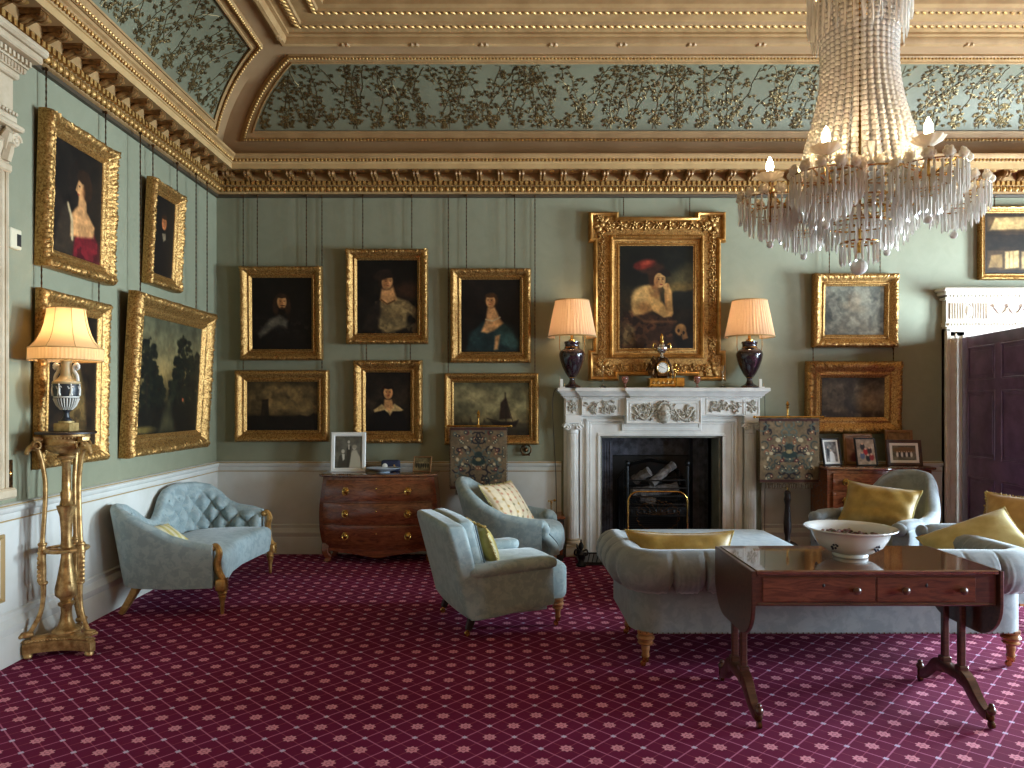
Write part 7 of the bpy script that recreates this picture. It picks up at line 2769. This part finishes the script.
def build_chandelier():
    cx, cy = 1.77, 3.6
    o = thing('chandelier', 'large crystal chandelier with lit candle bulbs hanging from the ceiling', 'chandelier', (cx, cy, 0))
    rr = random.Random(12)
    m = MB()
    m.tube([(0, 0, 2.25), (0, 0, 4.1)], .011, 8); m.tube([(0, 0, 4.1), (0, 0, ZC - .02)], .007, 6)
    m.lathe([(.09, ZC - .002), (.085, ZC - .03), (.03, ZC - .06), (.01, ZC - .08)], (0, 0, 0), 20)
    m.build('stem', M['brass'], o)
    # metal rings
    def ring(r, z, t=.008):
        m.tube([(r * math.cos(a), r * math.sin(a), z) for a in [2 * PI * k / 48 for k in range(48)]], t, 6, closed=True)
    for r, z in ((.2, 3.5), (.235, 3.62), (.29, 2.60), (.22, 2.49), (.15, 2.39), (.085, 2.30)):
        m = MB()
        ring(r, z, .005)
        for k in range(3):
            a = PI * k / 3
            m.tube([(-r * math.cos(a), -r * math.sin(a), z), (r * math.cos(a), r * math.sin(a), z)], .004, 5)
        m.build('ring_frame', M['brass'], o)
    m = MB()
    m.ball((0, 0, 0), .021, 8, 6)
    for q in range(6):
        u = 2 * PI * q / 6
        m.ball((.019 * math.cos(u), 0, .019 * math.sin(u)), (.012, .008, .012), 6, 4)
    rose0 = m.build('glass_rosette', M['opal'], o)
    roses = [0]

    def rosette(x, y, z, t):
        r_ = rose0
        if roses[0]:
            r_ = rose0.copy(); COL.objects.link(r_); r_.parent = o
        roses[0] += 1
        r_.location = (x, y, z); r_.rotation_euler = (0, 0, t + PI / 2)
    # cascades of beads from the crown to the body
    n = 36
    for k in range(n):
        a = 2 * PI * k / n
        b = MB()
        N = 34
        for i in range(N):
            t = i / (N - 1)
            r = .195 - .035 * math.sin(PI * min(1, t * 1.25)) + .075 * t ** 2.5
            z = 3.5 - t * (3.5 - 2.63)
            s = .0155 + .003 * t
            b.ball((r * math.cos(a), r * math.sin(a), z), s, 7, 5)
        b.build('bead_string', M['frost'], o)
    # list of hanging drops, nearest the camera first
    drops = []
    for r, z, l, cnt in ((.29, 2.595, .13, 54), (.22, 2.485, .12, 42), (.15, 2.385, .11, 30), (.085, 2.295, .10, 18), (.255, 2.55, .12, 46), (.185, 2.45, .12, 36)):
        for k in range(cnt):
            a = 2 * PI * k / cnt + r * 7
            drops.append((r * math.cos(a), r * math.sin(a), z, l * rr.uniform(.92, 1.08), .0064))
    for r, z, l, cnt in ((.235, 3.62, .26, 40), (.215, 3.5, .2, 34)):
        for k in range(cnt):
            a = 2 * PI * (k + .5) / cnt
            drops.append((r * math.cos(a), r * math.sin(a), z, l * rr.uniform(.9, 1.1), .007))
    lit = (165, 225, 285)
    for deg in (165, 225, 285, 345, 45, 105):
        a = math.radians(deg)
        R = .42
        ax, ay = R * math.cos(a), R * math.sin(a)
        m = MB()
        P = catmull([(.05 * math.cos(a), .05 * math.sin(a), 2.5), (.2 * math.cos(a), .2 * math.sin(a), 2.47), (.36 * math.cos(a), .36 * math.sin(a), 2.52), (ax, ay, 2.6)], 6)
        m.tube(P, .007, 8)
        for r, z in ((.15, 2.542), (.1, 2.482), (.05, 2.432)):
            m.tube([(ax + r * math.cos(t), ay + r * math.sin(t), z) for t in [2 * PI * k / 28 for k in range(28)]], .0035, 5, closed=True)
        for q in range(4):
            t = PI / 2 * q + a
            m.tube([(ax + .15 * math.cos(t), ay + .15 * math.sin(t), 2.542), (ax, ay, 2.51), (ax + .1 * math.cos(t), ay + .1 * math.sin(t), 2.482)], .004, 5)
        m.tube([(ax, ay, 2.43), (ax, ay, 2.66)], .006, 6)
        m.build('arm', M['brass'], o)
        for k in range(12):                                           # glass rosettes round the rim
            t = 2 * PI * k / 12
            rosette(ax + .15 * math.cos(t), ay + .15 * math.sin(t), 2.565, t)
        for r, z, l, cnt in ((.152, 2.54, .115, 30), (.125, 2.51, .12, 24), (.1, 2.48, .12, 19), (.05, 2.43, .1, 10)):
            for k in range(cnt):
                t = 2 * PI * k / cnt + r * 5
                drops.append((ax + r * math.cos(t), ay + r * math.sin(t), z, l * rr.uniform(.92, 1.08), .0058))
        m = MB(); m.ball((ax, ay, 2.315), .018, 10, 8); m.tube([(ax, ay, 2.33), (ax, ay, 2.43)], .003, 5); m.build('ball_drop', M['crystal'], o, sharp=10)
        if deg in lit:
            z = 2.652
            m = MB()
            rg = []
            for r0, zz in ((.008, z - .012), (.03, z - .008), (.06, z + .012), (.068, z + .024), (.062, z + .022), (.03, z + .004), (.008, z)):
                rg.append([(ax + r0 * (1 + .07 * math.cos(10 * t) * (r0 > .05)) * math.cos(t), ay + r0 * (1 + .07 * math.cos(10 * t) * (r0 > .05)) * math.sin(t), zz) for t in [2 * PI * k / 60 for k in range(60)]])
            m.rings(rg)
            m.lathe([(.012, z), (.014, z + .02), (.012, z + .035)], (ax, ay, 0), 12)
            s = m.build('candle_saucer', M['opal'], o)
            m = MB(); m.lathe([(.008, z + .034), (.016, z + .045), (.019, z + .06), (.016, z + .085), (.008, z + .105), (.001, z + .118)], (ax, ay, 0), 14)
            m.build('candle_bulb', M['bulb'], s)
            point_light('candle_light', (ax, ay, z + .07), 75, (1.0, .68, .38), .02, o)
    # glass spires between the rosettes
    for k in range(12):
        t = 2 * PI * (k + .5) / 12
        m = MB(); prism_mb(m, (.27 * math.cos(t), .27 * math.sin(t), 2.72), .11, .014, t)
        m.build('glass_spire', M['frost'], o, sharp=10)
    for k in range(22):
        t = 2 * PI * k / 22
        rosette(.285 * math.cos(t), .285 * math.sin(t), 2.625, t)
    drops = [d for d in drops if 1.5 + (403 + 40) / 720 * (cy + d[1]) > d[2] - d[3]]     # only what can come into view
    drops.sort(key=lambda d: d[1])
    for d in drops[:100]:
        m = MB(); prism_mb(m, (0, 0, 0), d[3], d[4], 0)
        m.build('crystal_drop', M['crystal'], o, d[:3], sharp=5)
    m = MB()
    for d in drops[100:]:
        prism_mb(m, d[:3], d[3], d[4], d[0] * 9)
    g = m.build('crystal_drops', M['crystal'], o, sharp=5); g['kind'] = 'stuff'
    m = MB(); m.ball((0, 0, 2.18), .04, 14, 10); m.tube([(0, 0, 2.21), (0, 0, 2.28)], .005, 6); m.build('pendant_ball', M['crystal'], o, sharp=5)
def area(name, loc, rot, sx, sy, power, color):
    l = bpy.data.lights.new(name, 'AREA')
    l.shape = 'RECTANGLE'
    l.size, l.size_y = sx, sy
    l.energy = power
    l.color = color
    o = bpy.data.objects.new(name, l)
    COL.objects.link(o)
    o.location = loc
    o.rotation_euler = rot
    return o


def build_light():
    for i, (a, b) in enumerate(WINDOWS):
        area('window_daylight', (XR + .25, (a + b) / 2, (WZ0 + WZ1) / 2), (0, PI / 2, 0), WZ1 - WZ0, b - a, (550, 1000, 2300)[i], (.68, .86, 1.0))
    w = bpy.data.worlds.new('sky')
    w.use_nodes = True
    bg = w.node_tree.nodes['Background']
    bg.inputs[0].default_value = (.75, .86, 1, 1)
    bg.inputs[1].default_value = .3
    SC.world = w


def build_camera():
    c = bpy.data.cameras.new('camera')
    c.sensor_width = 36
    c.sensor_fit = 'HORIZONTAL'
    c.lens = FPX / 1024 * 36
    c.shift_x = (512 - PX) / 1024
    c.shift_y = (PY - 384) / 1024
    c.clip_start = .05
    o = bpy.data.objects.new('camera', c)
    COL.objects.link(o)
    o.location = CAM
    o.rotation_euler = (PI / 2, 0, 0)
    SC.camera = o


make_materials()
build_room()
build_pictures()
build_fireplace()
build_mantel_items()
build_seating()
build_table()
build_torchere()
build_chests()
build_screens()
build_chandelier()
build_light()
build_camera()
vs = SC.view_settings
vs.view_transform = 'Standard'
vs.look = 'None'
vs.gamma = 1.0
vs.use_curve_mapping = False
vs.exposure = -0.2
SC.cycles.max_bounces = 10
SC.cycles.diffuse_bounces = 3
SC.cycles.glossy_bounces = 4
SC.cycles.transmission_bounces = 8
SC.cycles.transparent_max_bounces = 12
SC.cycles.caustics_reflective = False
SC.cycles.caustics_refractive = False
SC.cycles.sample_clamp_indirect = 4.0
